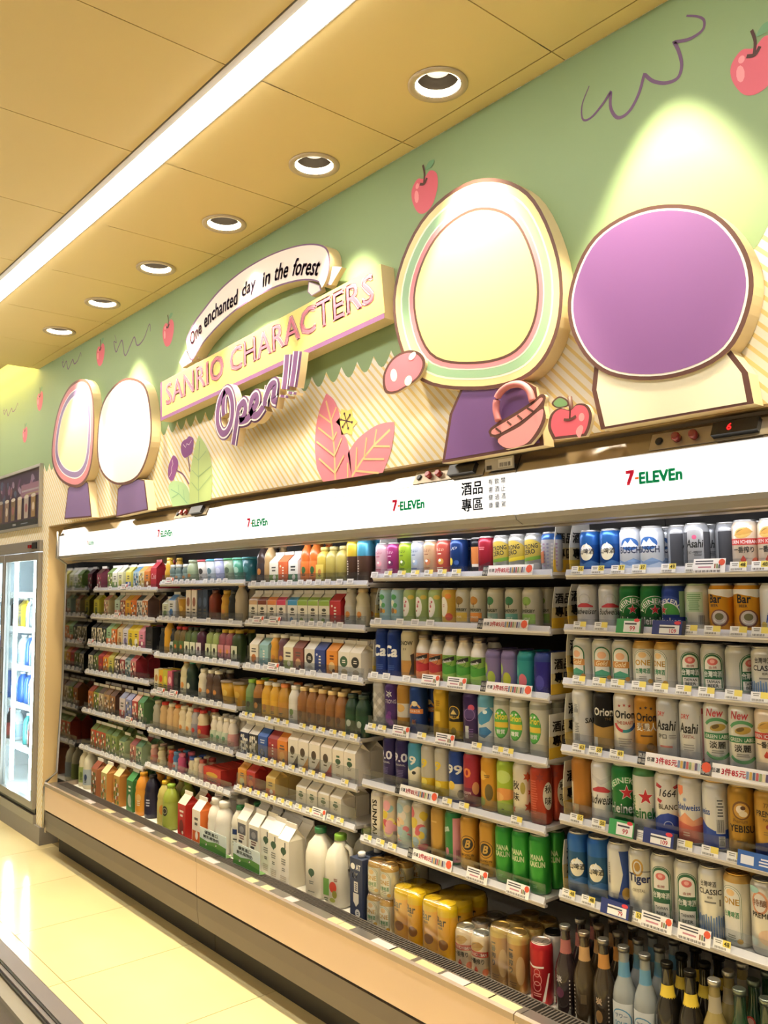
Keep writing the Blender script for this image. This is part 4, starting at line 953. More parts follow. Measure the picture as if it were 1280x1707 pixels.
def put(key, X, Y, Z, label, group=None, rz=0):
    P = PROTO[key]; t = empty(P['name'], (X, Y, Z), label, P['cat'], group, rz)
    for p in P['parts']:
        o = link(p[0], p[1], t)
        if len(p) > 3: o.location = p[3]
    return t
def left_edge_x(key, px, py, Y, Z):
    """x of a thing whose left silhouette edge is at pixel px, standing with its axis on plane Y"""
    P = PROTO[key]
    if P['round']:
        X = onY(px, py, Y).x
        for _ in range(6):
            q = proj((X, Y, Z+P['h']/2)); X += ((px+P['r']*FPX/q[2])-q[0])*.9*q[2]/FPX/.6
        return X
    return onY(px, py, Y-P['d']/2).x+P['hw']
PLACED = {}
def row(b, i, o, s, items, depth=2, turn=0):
    """items: (crop x of the left edge, key[, options]) on shelf i of bay b; things behind the front one are placed too"""
    sh, fy, z0 = SHELF[(b, i)]; z = z0+.0132; L = []
    for it in items:
        px = o[0]+it[0]/s; key = it[1]; opt = it[2] if len(it) > 2 else {}
        P = PROTO[key]; Y = fy+.018+P['d']/2+opt.get('dy', 0); X = onY(px, 1150, Y).x
        for _ in range(3): X = left_edge_x(key, px, proj((X, Y, z+P['h']/2))[1], Y, z)
        X = max(X, SX[b][0]+P['hw']+.002)
        if L: X = max(X, L[-1][0]+L[-1][2]['hw']+P['hw']+.0016)
        L.append([X, Y, P, key, opt])
    lim = SX[b][1]-.002
    for e in reversed(L):                      # keep the row inside the shelf
        e[0] = min(e[0], lim-e[2]['hw']); lim = e[0]-e[2]['hw']-.0014
    for X, Y, P, key, opt in L:
        rz = R(opt.get('rot', P['rot'] or (turn if P['round'] and not P.get('sq') else 0)))
        lab = '%s on %s shelf, %s' % (P['desc'], ORD[i], BS[b]); grp = '%s, %s shelf, %s' % (P['desc'], ORD[i], BS[b])
        put(key, X, Y, z, lab, grp, rz)
        for k in range(1, opt.get('n', depth)):
            put(key, X, Y+(P['d']+.003)*k, z, 'second-row %s, %s shelf, %s' % (P['desc'], ORD[i], BS[b]), grp, rz)
# ---- artwork helpers
def star_t(u, v, r, c='#b8232f'): return [STAR(u, v, r*1.15, '#e9e4dc'), STAR(u, v, r, c)]
K = '#1d1d1f'; WH = '#f2f0ec'
BS = {'A': 'bay by pillar', 'B': 'second bay from pillar', 'C': 'third bay from pillar', 'D': 'bay under alcohol notice', 'E': 'bay of beer cans'}
BAR8 = lambda u, v, w=20, h=40: [Q(u-w/2, v, u+w/2, v+h, '#c8c8c4'), CODE(u, v+3, w*.8, h*.35), BARS(u, v+h*.45, w*.8, h*.5, 6, '#55585c', 9)]
# ---------------------------------------------------------------- beer cans (bay E)
def mtn(key, size, desc):
    y = 44 if size == 330 else 62
    can(key, desc, '#1f4f96' if size == 330 else '#24547f', [PG([(-46, y-22), (-30, y-12), (-10, y-20), (15, y-10), (46, y-20), (46, y-30), (-46, y-30)], '#3a6ea6'), EL(0, y+14, 21, 24, '#ece4c8', 24), PG([(-21, y+20), (-12, y+34), (-6, y+28), (2, y+42), (9, y+31), (21, y+20)], '#f3f3f0'), T('山啤酒', 0, y+8, 17, '#24221e', w=48, bold=.03)], size, bands=[(80 if size == 330 else 118, 125 if size == 330 else 170, '#2a62ac')])
mtn('mtn3', 330, 'blue can with snowy mountain badge'); mtn('mtn5', 500, 'tall blue can with mountain badge')
can('busch', 'pale blue mountain can with navy capitals', '#e4e9f0', [EL(0, 76, 26, 18, '#2f62a8', 20), PG([(-26, 68), (-12, 86), (-4, 78), (4, 90), (12, 79), (26, 68)], '#eef2f6'), T('BUSCH', 0, 50, 19, '#1b2c55', w=62, bold=.02), PG([(-60, 22), (-40, 34), (-15, 26), (10, 36), (40, 25), (60, 34), (60, 10), (-60, 10)], '#7f9cc2'), PG([(-60, 14), (-30, 24), (0, 15), (30, 24), (60, 14), (60, 8), (-60, 8)], '#c4d2e4')])
def ichi(key, size, desc):
    y = 0 if size == 330 else 34
    can(key, desc, '#ead9c2', [EL(0, 90+y, 22, 13, '#c8a45a', 20, .2), EL(-4, 92+y, 13, 7, '#8a6a34', 16, .3), PG([(-26, 84+y), (10, 104+y), (26, 92+y), (6, 86+y)], '#b98d40'), Q(-40, 60+y, 40, 76+y, '#b8382f'), T('KIRIN ICHIBAN', 0, 63+y, 9, WH, w=70, bold=.02), T('一番搾り', 0, 40+y, 16, K, w=52, bold=.02), PG([(0, 34+y), (-7, 22+y), (-4, 17+y), (4, 17+y), (7, 22+y)], '#c0412f'), EL(30, 18, 10, 10, '#d9714f', 14)], size)
ichi('ichi3', 330, 'cream can with red band'); ichi('ichi5', 500, 'tall cream can with red band')
can('asahik', 'silver can with black panel', '#b9bcc0', [Q(-58, 12, -20, 100, '#3a3b40'), Q(24, 12, 60, 100, '#4a4b50'), T('Asahi', 0, 58, 22, K, w=46, bold=.025, shear=.2), BARS(8, 36, 26, 14, 4, '#5a5c60', 3), T('生ビール', -8, 42, 8, '#44464a', bold=.02), EL(0, 86, 6, 6, '#c4567a')])
can('bud3', 'white and silver beer can with thin red ribbon', '#dcdcde', [RING(0, 80, 15, 18, 0, 360, '#bdbdc2'), EL(0, 80, 8, 8, '#c7c7cc'), PG([(-26, 62), (-8, 70), (8, 70), (26, 62), (26, 58), (-26, 58)], '#b53640'), T('Budweiser', 0, 38, 17, '#25252a', w=74, bold=.012, shear=.35)])
can('bud5', 'tall white can with red ribbon script', '#dcdcde', [PG([(-30, 120), (0, 104), (30, 120), (30, 132), (0, 118), (-30, 132)], '#c2c2c6'), PG([(-28, 92), (-8, 100), (8, 100), (28, 88), (20, 84), (-28, 86)], '#b53640'), T('Budweiser', 0, 52, 26, '#25252a', w=90, bold=.012, shear=.35)], 500)
can('hein3', 'green can with arched capitals and star', '#1f6e34', [RING(0, 42, 30, 48, 10, 170, '#2c8a42'), RING(0, 42, 48, 49.5, 5, 175, WH), RING(0, 42, 27, 28.5, 5, 175, '#cfe0c8'), T('HEINEKEN', 0, 72, 13, WH, w=86, arc=34, bold=.02)]+star_t(0, 54, 13)+[Q(-52, 12, 52, 36, '#164f28'), T('Heineken', 0, 14, 20, WH, w=84, bold=.02)], lid='#cdd3cd')
can('hein0', 'blue and green beer can with arched zero figures', '#26408f', [RING(0, 42, 0, 30, 0, 180, '#3f8a3c'), RING(0, 42, 30, 48, 10, 170, '#d8dcd8'), RING(0, 42, 33, 50, 10, 170, '#2c479c'), T('HEINEKEN 0.0', 0, 72, 13, WH, w=110, arc=34, bold=.02)]+star_t(-16, 54, 13)+[Q(-52, 12, 52, 34, '#1f3680'), T('Heineken', -8, 14, 20, WH, w=84, bold=.02), Q(30, 36, 52, 104, '#8fae88')], lid='#cdd3cd')
can('heins', 'silver can with pale green back text block', '#d8dcd4', [Q(-26, 50, 22, 102, '#b2c9ac'), BARS(-2, 54, 40, 44, 9, '#6f9a6c', 4), T('n', -30, 22, 14, '#2f7a3c', bold=.03), CODE(18, 18, 16, 24, '#5a5a58')], lid='#bcd0b4')
def bar(key, size, desc):
    y = 0 if size == 330 else 40
    can(key, desc, '#dc9a24', [PG([(-60, 92+y), (-20, 98+y), (10, 92+y), (30, 88+y), (60, 94+y), (60, 109+y), (-60, 109+y)], '#f1efe8'), T('Bar', -4, 74+y, 22, K, w=34, bold=.03), T('BEER', -6, 64+y, 7, '#3a3630', bold=.02), EL(6, 36+y*.6, 24, 22, '#7a4a36', 20), EL(6, 37+y*.6, 19, 18, '#c9bdb2', 20), EL(6, 40+y*.6, 11, 9, '#6f6a44', 16), RING(6, 37+y*.6, 12, 15, 200, 340, '#e8e2d8')], size, lid='#d5d2cc')
bar('bar3', 330, 'yellow and white beer can with brown crest'); bar('bar5', 500, 'tall yellow beer can with brown crest')
can('tigw', 'white beer can with upright blue script', '#ececec', [T('Tiger', 12, 58, 24, '#2b4a9c', w=70, bold=.03, rot=R(80)), EL(-24, 22, 8, 8, '#d8c060')])
can('goldl', 'green-arched beer can with orange ribbon', '#d5d5d0', [ARCH(0, 14, 50, 88, '#2f6f4e'), ARCH(0, 17, 43, 81, '#e4e2d8'), EL(0, 78, 13, 10, '#e6b48e'), Q(-25, 46, 25, 64, '#c88a48'), T('Gold', 0, 49, 13, '#f0e2b8', w=34, shear=.3), PG([(-21, 18), (21, 18), (21, 30), (0, 38), (-21, 30)], '#56a884'), EL(20, 16, 7, 6, '#c78a3a')])
def one(key, size, desc):
    y = {330: 0, 500: 40, 331: -10}[size]
    can(key, desc, '#d9d6ca', [ARCH(0, 14, 52, 88+y, '#4f7a58'), ARCH(0, 15, 50, 86+y, '#dedbd0'), ARCH(0, 17, 45, 80+y, '#4f7a58'), ARCH(0, 18, 43, 78+y, '#e6e3d8'), EL(0, 86+y, 11, 8, '#e3c08a'), T('ONE', 0, 58+y, 15, '#c79a3c', bold=.03), T('台灣啤酒', 0, 36+y*.8, 15, '#3f8a5c', w=40, bold=.03), BARS(0, 20, 30, 10, 2, '#8a8a7a', 4), EL(20, 16, 7, 6, '#c79a3a')], size, lid='#c9a25a', bands=[(CANH[size]-18, CANH[size], '#c9a25a')])
one('one3', 330, 'cream can with gold rim'); one('one5', 500, 'tall cream can with gold rim')
def tb(key, size, desc):
    y = 0 if size == 330 else 40
    can(key, desc, '#cfcec8', [ARCH(0, 10, 54, 92+y, '#2a6344'), ARCH(0, 12, 50, 88+y, '#dfddd4'), ARCH(0, 13, 47, 86+y, '#2a6344'), ARCH(0, 60+y*.6, 40, 34+y*.35, '#e6e2d8'), EL(0, 80+y*.9, 13, 9, '#cf6a66', 14), EL(0, 81+y*.9, 6, 5, '#e6a8a0', 12), T('金牌', 0, 62+y*.65, 7, '#a8524a', w=20), T('台灣啤酒', 0, 41+y*.5, 16, '#e9ebe4', w=44, bold=.03), PG([(-20, 14), (20, 14), (20, 36+y*.35), (-20, 36+y*.35)], '#e3e0d6'), T('TAIWAN', 0, 26+y*.2, 8, '#2a3a30', w=32, bold=.03), T('BEER', 0, 16+y*.1, 8, '#2a3a30', w=26, bold=.03)], size)
tb('tb3', 330, 'white can with large green arched label'); tb('tb5', 500, 'tall white beer can with large green arched label')
def classic(key, size, desc):
    y = 0 if size == 330 else 40
    can(key, desc, '#dddcd6', [T('台灣啤酒', -4, 84+y, 14, '#4a4a48', w=40, bold=.02), T('CLASSIC', 0, 66+y, 13, '#2f3440', w=58, bold=.03), T('經典', 0, 56+y, 6, '#4a4a4a'), BARS(0, 44+y, 40, 8, 1, '#7a7a78', 3), Q(22, 40+y, 26, 56+y, '#6a6250')]+[Q(-54+6*k, 6, -51+6*k, 36+(k*7 % 5)*1.5+y*.4, '#5f83b4') for k in range(18)], size)
classic('cls3', 330, 'white can with fine blue stripes'); classic('cls5', 500, 'tall white can with fine blue stripes')
can('san', 'tall white waisted can with side print', '#e3e1dc', BAR8(-18, 20, 20, 56)+BAR8(-20, 98, 18, 28)+[T('SAN', 26, 72, 15, K, bold=.02), T('0', -34, 72, 14, K)], 500, waist=True)
ori = lambda c, h=22: T('Orion', 0, 100, h, c, w=58, bold=.035)
can('orik', 'tall black and gold beer can', '#1d1a18', [ori('#d8d4cc'), T('THE', 14, 88, 7, '#c9a25a'), PG([(-60, 80), (0, 68), (60, 80), (60, 12), (-60, 12)], '#a5803c'), Q(-34, 14, -18, 40, '#c9c6bc')], 500, bands=[(10, 66, '#a5803c')], lid='#b59a5a')
can('oriw', 'tall white can with three-colour swoosh', '#e2dccf', [STAR(-14, 134, 5, '#a83a34'), STAR(0, 136, 5, '#a83a34'), STAR(14, 134, 5, '#a83a34'), ori('#202224'), T('THE DRAFT', 0, 84, 9, '#c0503a', w=46, bold=.02), RING(0, 96, 26, 34, 200, 260, '#b8353a'), RING(0, 96, 26, 34, 260, 300, '#2b7f86'), RING(0, 96, 26, 34, 300, 345, '#2b4f94'), BARS(0, 24, 44, 24, 4, '#a29a8c', 3)], 500, lid='#d8c8a0')
can('orig', 'tall gold can with white characters', '#b67f2c', [STAR(-14, 134, 5, '#2a2420'), STAR(0, 136, 5, '#2a2420'), STAR(14, 134, 5, '#2a2420'), ori('#221d18'), T('麦職人', 0, 74, 22, '#e9e2d0', w=56, bold=.02), BARS(0, 58, 46, 8, 1, '#4a3418', 3), EL(10, 34, 10, 10, '#6f4d1c')], 500, lid='#c79a3c')
can('asah5', 'tall silver can with red black lettering', '#c6c6c4', [T('DRY', -12, 120, 12, '#b8433a', w=24, bold=.02, shear=.2), T('Asahi', 0, 84, 26, K, w=56, bold=.03, shear=.2), T('辛口', -10, 62, 13, '#2a2a2c', bold=.02), BARS(18, 62, 24, 12, 3, '#7a7a7a', 3), BARS(0, 38, 40, 10, 1, '#b8736a', 5)]+[Q(-30, 22, -29, 130, '#77777a'), Q(29, 22, 30, 130, '#77777a')], 500)
can('asahc', 'tall silver beer can with pink striped side', '#d4d3d0', [T('DRY', -8, 120, 12, '#b8433a', w=26, bold=.02, shear=.2), T('Asahi', 0, 84, 26, K, w=52, bold=.03, shear=.2), T('CRYSTAL', 0, 72, 8, '#9a4048', w=34), BARS(0, 40, 36, 18, 3, '#9a9a98', 3), Q(36, 12, 54, 148, '#c99aa4'), Q(36, 134, 54, 148, '#a83a4c'), Q(36, 12, 54, 22, '#a83a4c')]+[Q(30, 22, 31, 130, '#8a8a8c')], 500)
can('grnl', 'tall white can with green arcs, red script', '#dad8cf', [T('New', -6, 134, 20, '#b8333a', w=44, bold=.02, shear=.25), RING(0, 90, 34, 42, 45, 140, '#4f8a58'), EL(2, 108, 20, 9, '#a58a3c', 16, .15), EL(-4, 110, 10, 5, '#5f4c24', 12, .3), Q(-38, 78, 38, 94, '#33774a'), T('GREEN LABEL', 0, 81, 9, '#e6e6d8', w=64, bold=.02), T('淡麗', 0, 56, 18, '#2a2c28', w=40, bold=.02), BARS(0, 44, 44, 9, 2, '#8a8a80', 4), RING(0, 74, 38, 46, 225, 315, '#5a9a60')], 500)
can('gldp', 'tall plain orange-gold can', '#a8702c', [Q(-40, 30, -26, 100, '#cfc6ae'), CODE(-14, 14, 16, 24, '#c9b48a'), Q(-22, 12, -6, 40, '#c2a472')], 500, lid='#b08a4a')
can('hein5', 'tall green beer can with big red star', '#1f6e34', [RING(0, 84, 40, 54, 20, 160, '#2c8a42'), T('HEINEKEN', 0, 122, 15, '#d8e2d4', w=96, arc=44, bold=.02)]+star_t(4, 96, 19)+[Q(-54, 44, 54, 62, '#185a2c'), T('Heineken', 6, 42, 26, WH, w=104, bold=.02)], 500, lid='#b8c4b4')
can('heinv', 'tall silver beer can with red star', '#cfcfc9', star_t(4, 96, 21)+[T('SILVER', -26, 70, 13, '#2c6e3a', w=56, rot=R(90)), T('Heineken', 6, 40, 28, '#2a6e38', w=108, bold=.03)], 500, lid='#5a8a58', bands=[(150, 168, '#4f8450')])
can('blanc', 'tall white can with blue foot, red ribbons', '#dcd9d4', [PG([(-30, 142), (-14, 134), (-18, 128), (-34, 132)], '#a82f3a'), PG([(30, 142), (14, 134), (18, 128), (34, 132)], '#a82f3a'), T('1664', 0, 108, 19, '#2a2a30', w=44, bold=.015, shear=.2), PG([(-28, 104), (-14, 98), (-20, 90), (-30, 96)], '#a82f3a'), T('BLANC', 0, 76, 13, '#3a342a', w=50, bold=.02), PG([(-60, 60), (-40, 48), (-20, 62), (0, 68), (20, 62), (40, 48), (60, 60), (60, 8), (-60, 8)], '#24429a'), RING(0, 36, 10, 12, 0, 180, '#aab8dc')], 500, lid='#b8b4ae')
can('edelo', 'tall white beer can with peach mountain foot', '#d8d5d1', [PG([(-28, 146), (-10, 146), (-10, 128), (-19, 120), (-28, 128)], '#d97a54'), T('Edelweiss', 0, 86, 16, '#2c4f96', w=66, bold=.025), STAR(-6, 112, 7, '#8a9ab8', 8), PG([(-60, 58), (-36, 74), (-24, 64), (-6, 80), (14, 62), (34, 72), (60, 58), (60, 8), (-60, 8)], '#e09a72'), PG([(-60, 46), (-20, 56), (10, 48), (60, 56), (60, 8), (-60, 8)], '#cf6a55'), BARS(-4, 22, 26, 12, 2, '#efc8a8', 4)], 500, lid='#c9a878')
can('edelb', 'tall white can with blue mountain foot', '#d3d3d3', [T('weiss', -26, 86, 16, '#2c4f96', w=30, bold=.025), PG([(-60, 56), (-36, 72), (-20, 58), (0, 50), (60, 58), (60, 8), (-60, 8)], '#24479e')]+BAR8(14, 44, 22, 88)+BAR8(16, 12, 16, 26), 500, lid='#c9a878')
can('yebi', 'tall gold beer can with round brown crest', '#a97f2c', [EL(0, 112, 22, 22, '#6f4a24', 20), EL(0, 111, 18, 18, '#b88a3a', 20), EL(-2, 114, 10, 10, '#e2d2b8', 14), EL(4, 104, 10, 7, '#d8c8a8', 14), EL(4, 118, 6, 5, '#5a3a20', 10), T('Premium', -4, 82, 9, '#6a4a1c', w=34, shear=.3), T('YEBISU', 0, 60, 17, '#2c2418', w=62, bold=.03), BARS(0, 34, 36, 10, 1, '#7a5a24', 3)], 500, lid='#b8a06a')
can('prem', 'tall gold beer can with dark blue foot', '#b48a3a', [T('The', 0, 130, 10, '#6a4a20', w=20, shear=.3), T('PREMIUM', 0, 108, 14, '#3a2c18', w=60, bold=.02), T('MALTS', 0, 98, 7, '#3a2c18', w=24), EL(0, 86, 6, 6, '#8a3a2a'), BARS(0, 66, 34, 10, 2, '#8a6a30', 4), PG([(-60, 36), (0, 52), (60, 36), (60, 8), (-60, 8)], '#2a3566')], 500, lid='#a8946a')
can('wbdi', 'tall white can with blue diagonal panel', '#d2d2d2', [PG([(6, 150), (52, 150), (52, 12), (-2, 12), (16, 90)], '#2a4a94'), PG([(-40, 12), (40, 12), (40, 26), (-40, 26)], '#2a4a94'), EL(24, 40, 12, 16, '#c9a048', 14)]+BAR8(-24, 60, 8, 60), 500)
can('tige', 'tall white beer can with gold tiger badge', '#d2d1cb', [EL(-2, 122, 16, 22, '#b08a3c', 18), EL(-2, 122, 11, 17, '#d2d1cb', 16), EL(-2, 124, 8, 12, '#a8803a', 12), T('Tiger', 2, 78, 28, '#26356a', w=62, bold=.035), Q(8, 112, 40, 114, '#44485a'), T('CRYSTAL', 0, 60, 8, '#8a8a84', w=34)], 500)
can('prmw', 'tall white can with pastel bronze crest', '#d6d3cd', [EL(-10, 120, 20, 26, '#c88a68', 18), EL(-10, 120, 15, 21, '#dcd4cc', 18), T('特釀', -10, 112, 16, '#8a5a40', bold=.02), T('PREMIUM', 0, 86, 12, '#2c2c30', w=60, bold=.03), EL(10, 44, 26, 18, '#e2c2a2', 16), EL(-26, 148, 16, 8, '#9cc8c8', 14), EL(34, 110, 12, 14, '#9cc8c8', 14), EL(-30, 30, 14, 10, '#c8d8d4', 14)], 500)
more = lambda c, k: [(c+165*j, k, {'n': 1 if j > 2 else 2, 'rot': 20}) for j in range(8)]
oE = (920, 840); sE = 3.5556; oE2 = (920, 1180)
row('E', 0, oE, sE, [(165, 'mtn3', {'rot': 10}), (285, 'mtn3', {'rot': 10}), (395, 'busch', {'rot': 24}), (515, 'busch', {'rot': 12}), (640, 'asahik', {'rot': 80, 'dy': .03}), (718, 'asahik', {'rot': 18}), (860, 'asahik', {'rot': 80, 'dy': .04}), (910, 'ichi3', {'rot': 14}), (1043, 'ichi3', {'rot': 8}), (1192, 'ichi3', {'rot': 4}), ]+more(1320, 'ichi3'))
row('E', 1, oE, sE, [(150, 'bud3', {'rot': 14}), (278, 'bud3', {'rot': 34}), (400, 'hein3', {'rot': 40}), (525, 'hein3', {'rot': 44}), (652, 'hein0', {'rot': 0}), (793, 'heins', {'rot': 12}), (925, 'bar3', {'rot': 2}), (1072, 'bar3', {'rot': 18}), (1222, 'tigw', {'rot': 20}), ]+more(1350, 'tigw'))
row('E', 2, oE, sE, [(127, 'goldl', {'rot': -8}), (233, 'goldl', {'rot': 24}), (350, 'goldl', {'rot': 14}), (480, 'one3', {'rot': 20}), (598, 'one3', {'rot': -14}), (735, 'tb3', {'rot': 30}), (875, 'tb3', {'rot': 22}), (1013, 'tb3', {'rot': 75}), (1168, 'cls3', {'rot': 22}), ]+more(1310, 'cls3'))
row('E', 3, oE2, sE, [(122, 'san', {'rot': 30}), (248, 'orik', {'rot': 24}), (352, 'oriw', {'rot': 28}), (482, 'orig', {'rot': 28}), (603, 'asah5', {'rot': 12}), (730, 'asahc', {'rot': 8}), (868, 'grnl', {'rot': 28}), (1013, 'grnl', {'rot': 24}), (1187, 'ichi5', {'rot': 12}), ]+more(1340, 'ichi5'))
row('E', 4, oE2, sE, [(120, 'gldp', {'rot': 20}), (228, 'bud5', {'rot': 24}), (343, 'hein5', {'rot': 40}), (462, 'heinv', {'rot': 26}), (597, 'blanc', {'rot': 30}), (722, 'edelo', {'rot': 10}), (868, 'edelb', {'rot': 20}), (1003, 'yebi', {'rot': 24}), (1160, 'prem', {'rot': 22}), ]+more(1320, 'prem'))
row('E', 5, oE2, sE, [(65, 'mtn5', {'rot': 22}), (183, 'mtn5', {'rot': 16}), (323, 'wbdi', {'rot': 20}), (420, 'tige', {'rot': 18}), (560, 'tb5', {'rot': 16}), (687, 'tb5', {'rot': 26}), (833, 'cls5', {'rot': 18}), (975, 'one5', {'rot': -6}), (1128, 'prmw', {'rot': 20}), ]+more(1290, 'prmw'))

# ---------------------------------------------------------------- mixed cans (bay D)
def horo(key, desc, body, fruit, c2='#b8506a'):
    can(key, desc, body, [T('ほろよい', -2, 82, 11, c2, w=40, bold=.02), BARS(0, 70, 26, 6, 1, c2, 3), EL(6, 46, 12, 11, fruit, 16), EL(2, 50, 6, 5, WH, 12), BARS(0, 16, 34, 12, 2, c2, 5)])
horo('ho1', 'pale pink slim cocktail can', '#e2b9c6', '#e8a0b0'); horo('ho2', 'magenta cocktail can', '#a63a78', '#6a2a58', '#e8c8dc'); horo('ho3', 'lime green cocktail can', '#a8c83a', '#6a8a2a', '#3f5a1c'); horo('ho4', 'icy white cocktail can', '#cdd6e4', '#a8bcd8', '#5a6a9a'); horo('ho5', 'beige peach cocktail can', '#d8b48e', '#c87a50', '#9a5a40'); horo('ho6', 'red to green cocktail can', '#cf5f52', '#d8a04a', '#f0e0c0')
PROTO['ho6']['parts'][0] = ('body', PROTO['ho6']['parts'][0][1], [])
can('nav1', 'navy blue cocktail can with yellow lemon', '#22407c', [EL(-10, 44, 9, 13, '#e2d248', 14), T('レモン', 4, 84, 9, '#d8dce8', rot=.25, bold=.02), EL(14, 40, 10, 8, '#345aa0', 12)])
can('blk1', 'black cocktail can with orange panel', '#17171c', [Q(-10, 34, 26, 92, '#c87a3a'), Q(-6, 24, 20, 34, '#e8e0d0')])
can('red1', 'dark red cocktail can', '#a3283a', [BARS(0, 78, 30, 12, 2, '#d87a84', 3), PG([(-24, 20), (30, 40), (30, 16), (-10, 14)], '#6a1a2a'), EL(-24, 26, 5, 5, '#e0b8b0')])
def sz(key, desc, c):
    can(key, desc, '#a8a8a2', [EL(0, 70, 50, 34, '#b09a3c', 24), T('STRONG', 2, 74, 15, K, w=58, bold=.035, rot=.12), T('ZERO', 0, 57, 15, K, w=44, bold=.035, rot=.12), PG([(-54, 40), (54, 56), (54, 44), (-54, 30)], c), EL(-20, 24, 18, 12, '#9aa890', 14), EL(24, 20, 16, 10, '#b8b8b0', 14)])
sz('sz1', 'silver and yellow can with green slash', '#6f9a34'); sz('sz2', 'silver and yellow can with lemon slash', '#d8c22c')
can('glit', 'blue-topped silver speckled cocktail can', '#b9bac4', [EL(-30+13*(k % 6), 20+11*(k//6), 4, 3, ('#8a8aa8', '#d8d4d8', '#9a7a9a')[k % 3], 8) for k in range(42)]+[PG([(-24, 60), (-4, 66), (-4, 30), (-20, 26)], '#a8643c')], bands=[(100, 122, '#3a68b0')])
can('fr1', 'pale blue fruit beer can with green leaves', '#a9cdd6', [EL(0, 92, 14, 10, '#4f9a5a', 14), EL(-6, 70, 10, 12, '#e9ecd8', 14), EL(8, 62, 9, 9, '#5aa06a', 12), EL(-4, 42, 10, 10, '#8a6a4a', 12), EL(10, 40, 6, 8, '#d8a048', 12)])
can('fr2', 'pale green fruit beer can with white wreath', '#a9bd7c', [EL(-4, 58, 20, 36, '#efece4', 20), EL(-4, 60, 5, 5, '#c8586a', 10), EL(-10, 44, 4, 4, '#b8404a', 10), EL(2, 76, 4, 4, '#c8586a', 10), BARS(-4, 64, 14, 10, 2, '#b88a90', 3), EL(22, 92, 12, 8, '#d8c05a', 12), EL(-26, 88, 8, 8, '#8aa858', 12)])
can('fr3', 'yellow fruit beer can with peach and plum', '#d9b24e', [EL(-6, 60, 18, 34, '#f0ebdf', 20), EL(16, 26, 14, 13, '#cf5a48', 14), EL(-24, 92, 9, 8, '#7a3a58', 12), EL(14, 96, 12, 9, '#e08a3a', 12), BARS(-6, 58, 14, 12, 2, '#c89a90', 3)])
def tree(key, desc, t, band, txt):
    can(key, desc, '#c9c5b2', [EL(0, 82, 17, 14, t, 18), EL(-8, 80, 7, 6, t, 12), Q(-1.5, 60, 1.5, 74, '#4a3a28'), T('SOMERSBY', 0, 46, 10, '#33402c', w=58, bold=.03), Q(-30, 12, 30, 42, band), T(txt, 0, 24, 7, '#eee8d8', bold=.02)], lid='#a8a498')
tree('tr1', 'cream can with brown tree yellow band', '#8a6a2c', '#d2b24a', 'PEAR'); tree('tr2', 'cream can with orange tree and band', '#b07a30', '#d88a3c', 'MANGO'); tree('tr3', 'cream can with green tree sage band', '#3f7a4c', '#8fae9a', 'APPLE'); tree('tr4', 'cream can with dark tree teal band', '#2f6f48', '#6fa890', 'APPLE'); tree('tr5', 'cream can with light green tree', '#7fa048', '#8fb85a', 'APPLE')
can('cab', 'tall dark blue can with large white letters', '#1f3a86', [T('Ca', -4, 72, 42, WH, w=62, bold=.04, shear=.15), BARS(0, 24, 40, 20, 3, '#3a58a4', 3)], 500, lid='#4a5a9a')
can('snow', 'tall cream beer can with orange foot', '#d9cfae', [T('SNOW', 2, 118, 15, '#3a3428', w=54, bold=.03), T('8.9', -2, 100, 8, '#6a6048'), PG([(20, 84), (34, 90), (34, 14), (14, 14), (24, 50)], '#4a4034')], 500, bands=[(11, 64, '#d6a05a')])
def alko(key, desc, c1, c2):
    bottle(key, desc, 'ab', '#e6e2dc', '#8a7f76', art=[PG([(-60, 60), (-20, 72), (20, 58), (60, 70), (60, 24), (-60, 24)], c1), PG([(-60, 40), (0, 30), (60, 42), (60, 14), (-60, 14)], c2), PG([(-26, 66), (28, 78), (28, 92), (-26, 78)], K), T('Alkonade', 0, 70, 9, WH, w=40, rot=.2, bold=.02), RING(2, 74, 16, 17, 0, 360, '#3a3a34')], cat='bottle', name='aluminium_bottle', m=M_CAN, capm=M_METAL, lower=c2)
alko('alr', 'white aluminium bottle with red wave', '#b8343a', '#d8885a'); alko('alg', 'white aluminium bottle with green wave', '#4f9a3a', '#8fb85a')
def frc(key, desc, b, t, f, lf): can(key, desc, b, [EL(4, 34, 15, 22, f, 18), EL(-22, 64, 12, 18, lf, 14), EL(-24, 30, 10, 9, lf, 12)], bands=[(96, 122, t)], lid=t, top=t)
frc('fc1', 'lilac cocktail can with lime slices', '#8d7fae', '#7f72a0', '#a8b84a', '#9ab850'); frc('fc2', 'lilac cocktail can with green pear', '#8d7fae', '#7f72a0', '#b8bc3c', '#a8c060'); frc('fc3', 'teal cocktail can with pink peach', '#3a9a9c', '#2f8a8e', '#d8707a', '#5ab0a8'); frc('fc4', 'indigo cocktail can with small print', '#34308a', '#3a4a90', '#4a46a0', '#2a2a70')
can('glis', 'tall silver diamond-textured can', '#b9b5ae', [PG([(-40+20*(k % 5), 20+22*(k//5)), (-30+20*(k % 5), 31+22*(k//5)), (-40+20*(k % 5), 42+22*(k//5)), (-50+20*(k % 5), 31+22*(k//5))], ('#cfccc6', '#a09c96')[k % 2]) for k in range(25)], 500)
can('ice', 'tall purple can with white ice character', '#4a2f6e', [T('冰', 0, 116, 24, WH, bold=.02), T('STRONG', 2, 94, 14, '#cfc4d8', w=52, bold=.02), EL(-4, 40, 14, 16, '#7a3a8a', 14), EL(8, 26, 10, 11, '#8a4a98', 14), EL(2, 58, 9, 9, '#6a2f80', 12)], 500)
can('goldw', 'tall gold can with white middle', '#b08238', [EL(4, 84, 18, 14, '#c8a05a')], 500, bands=[(52, 100, '#d8d2c4')])
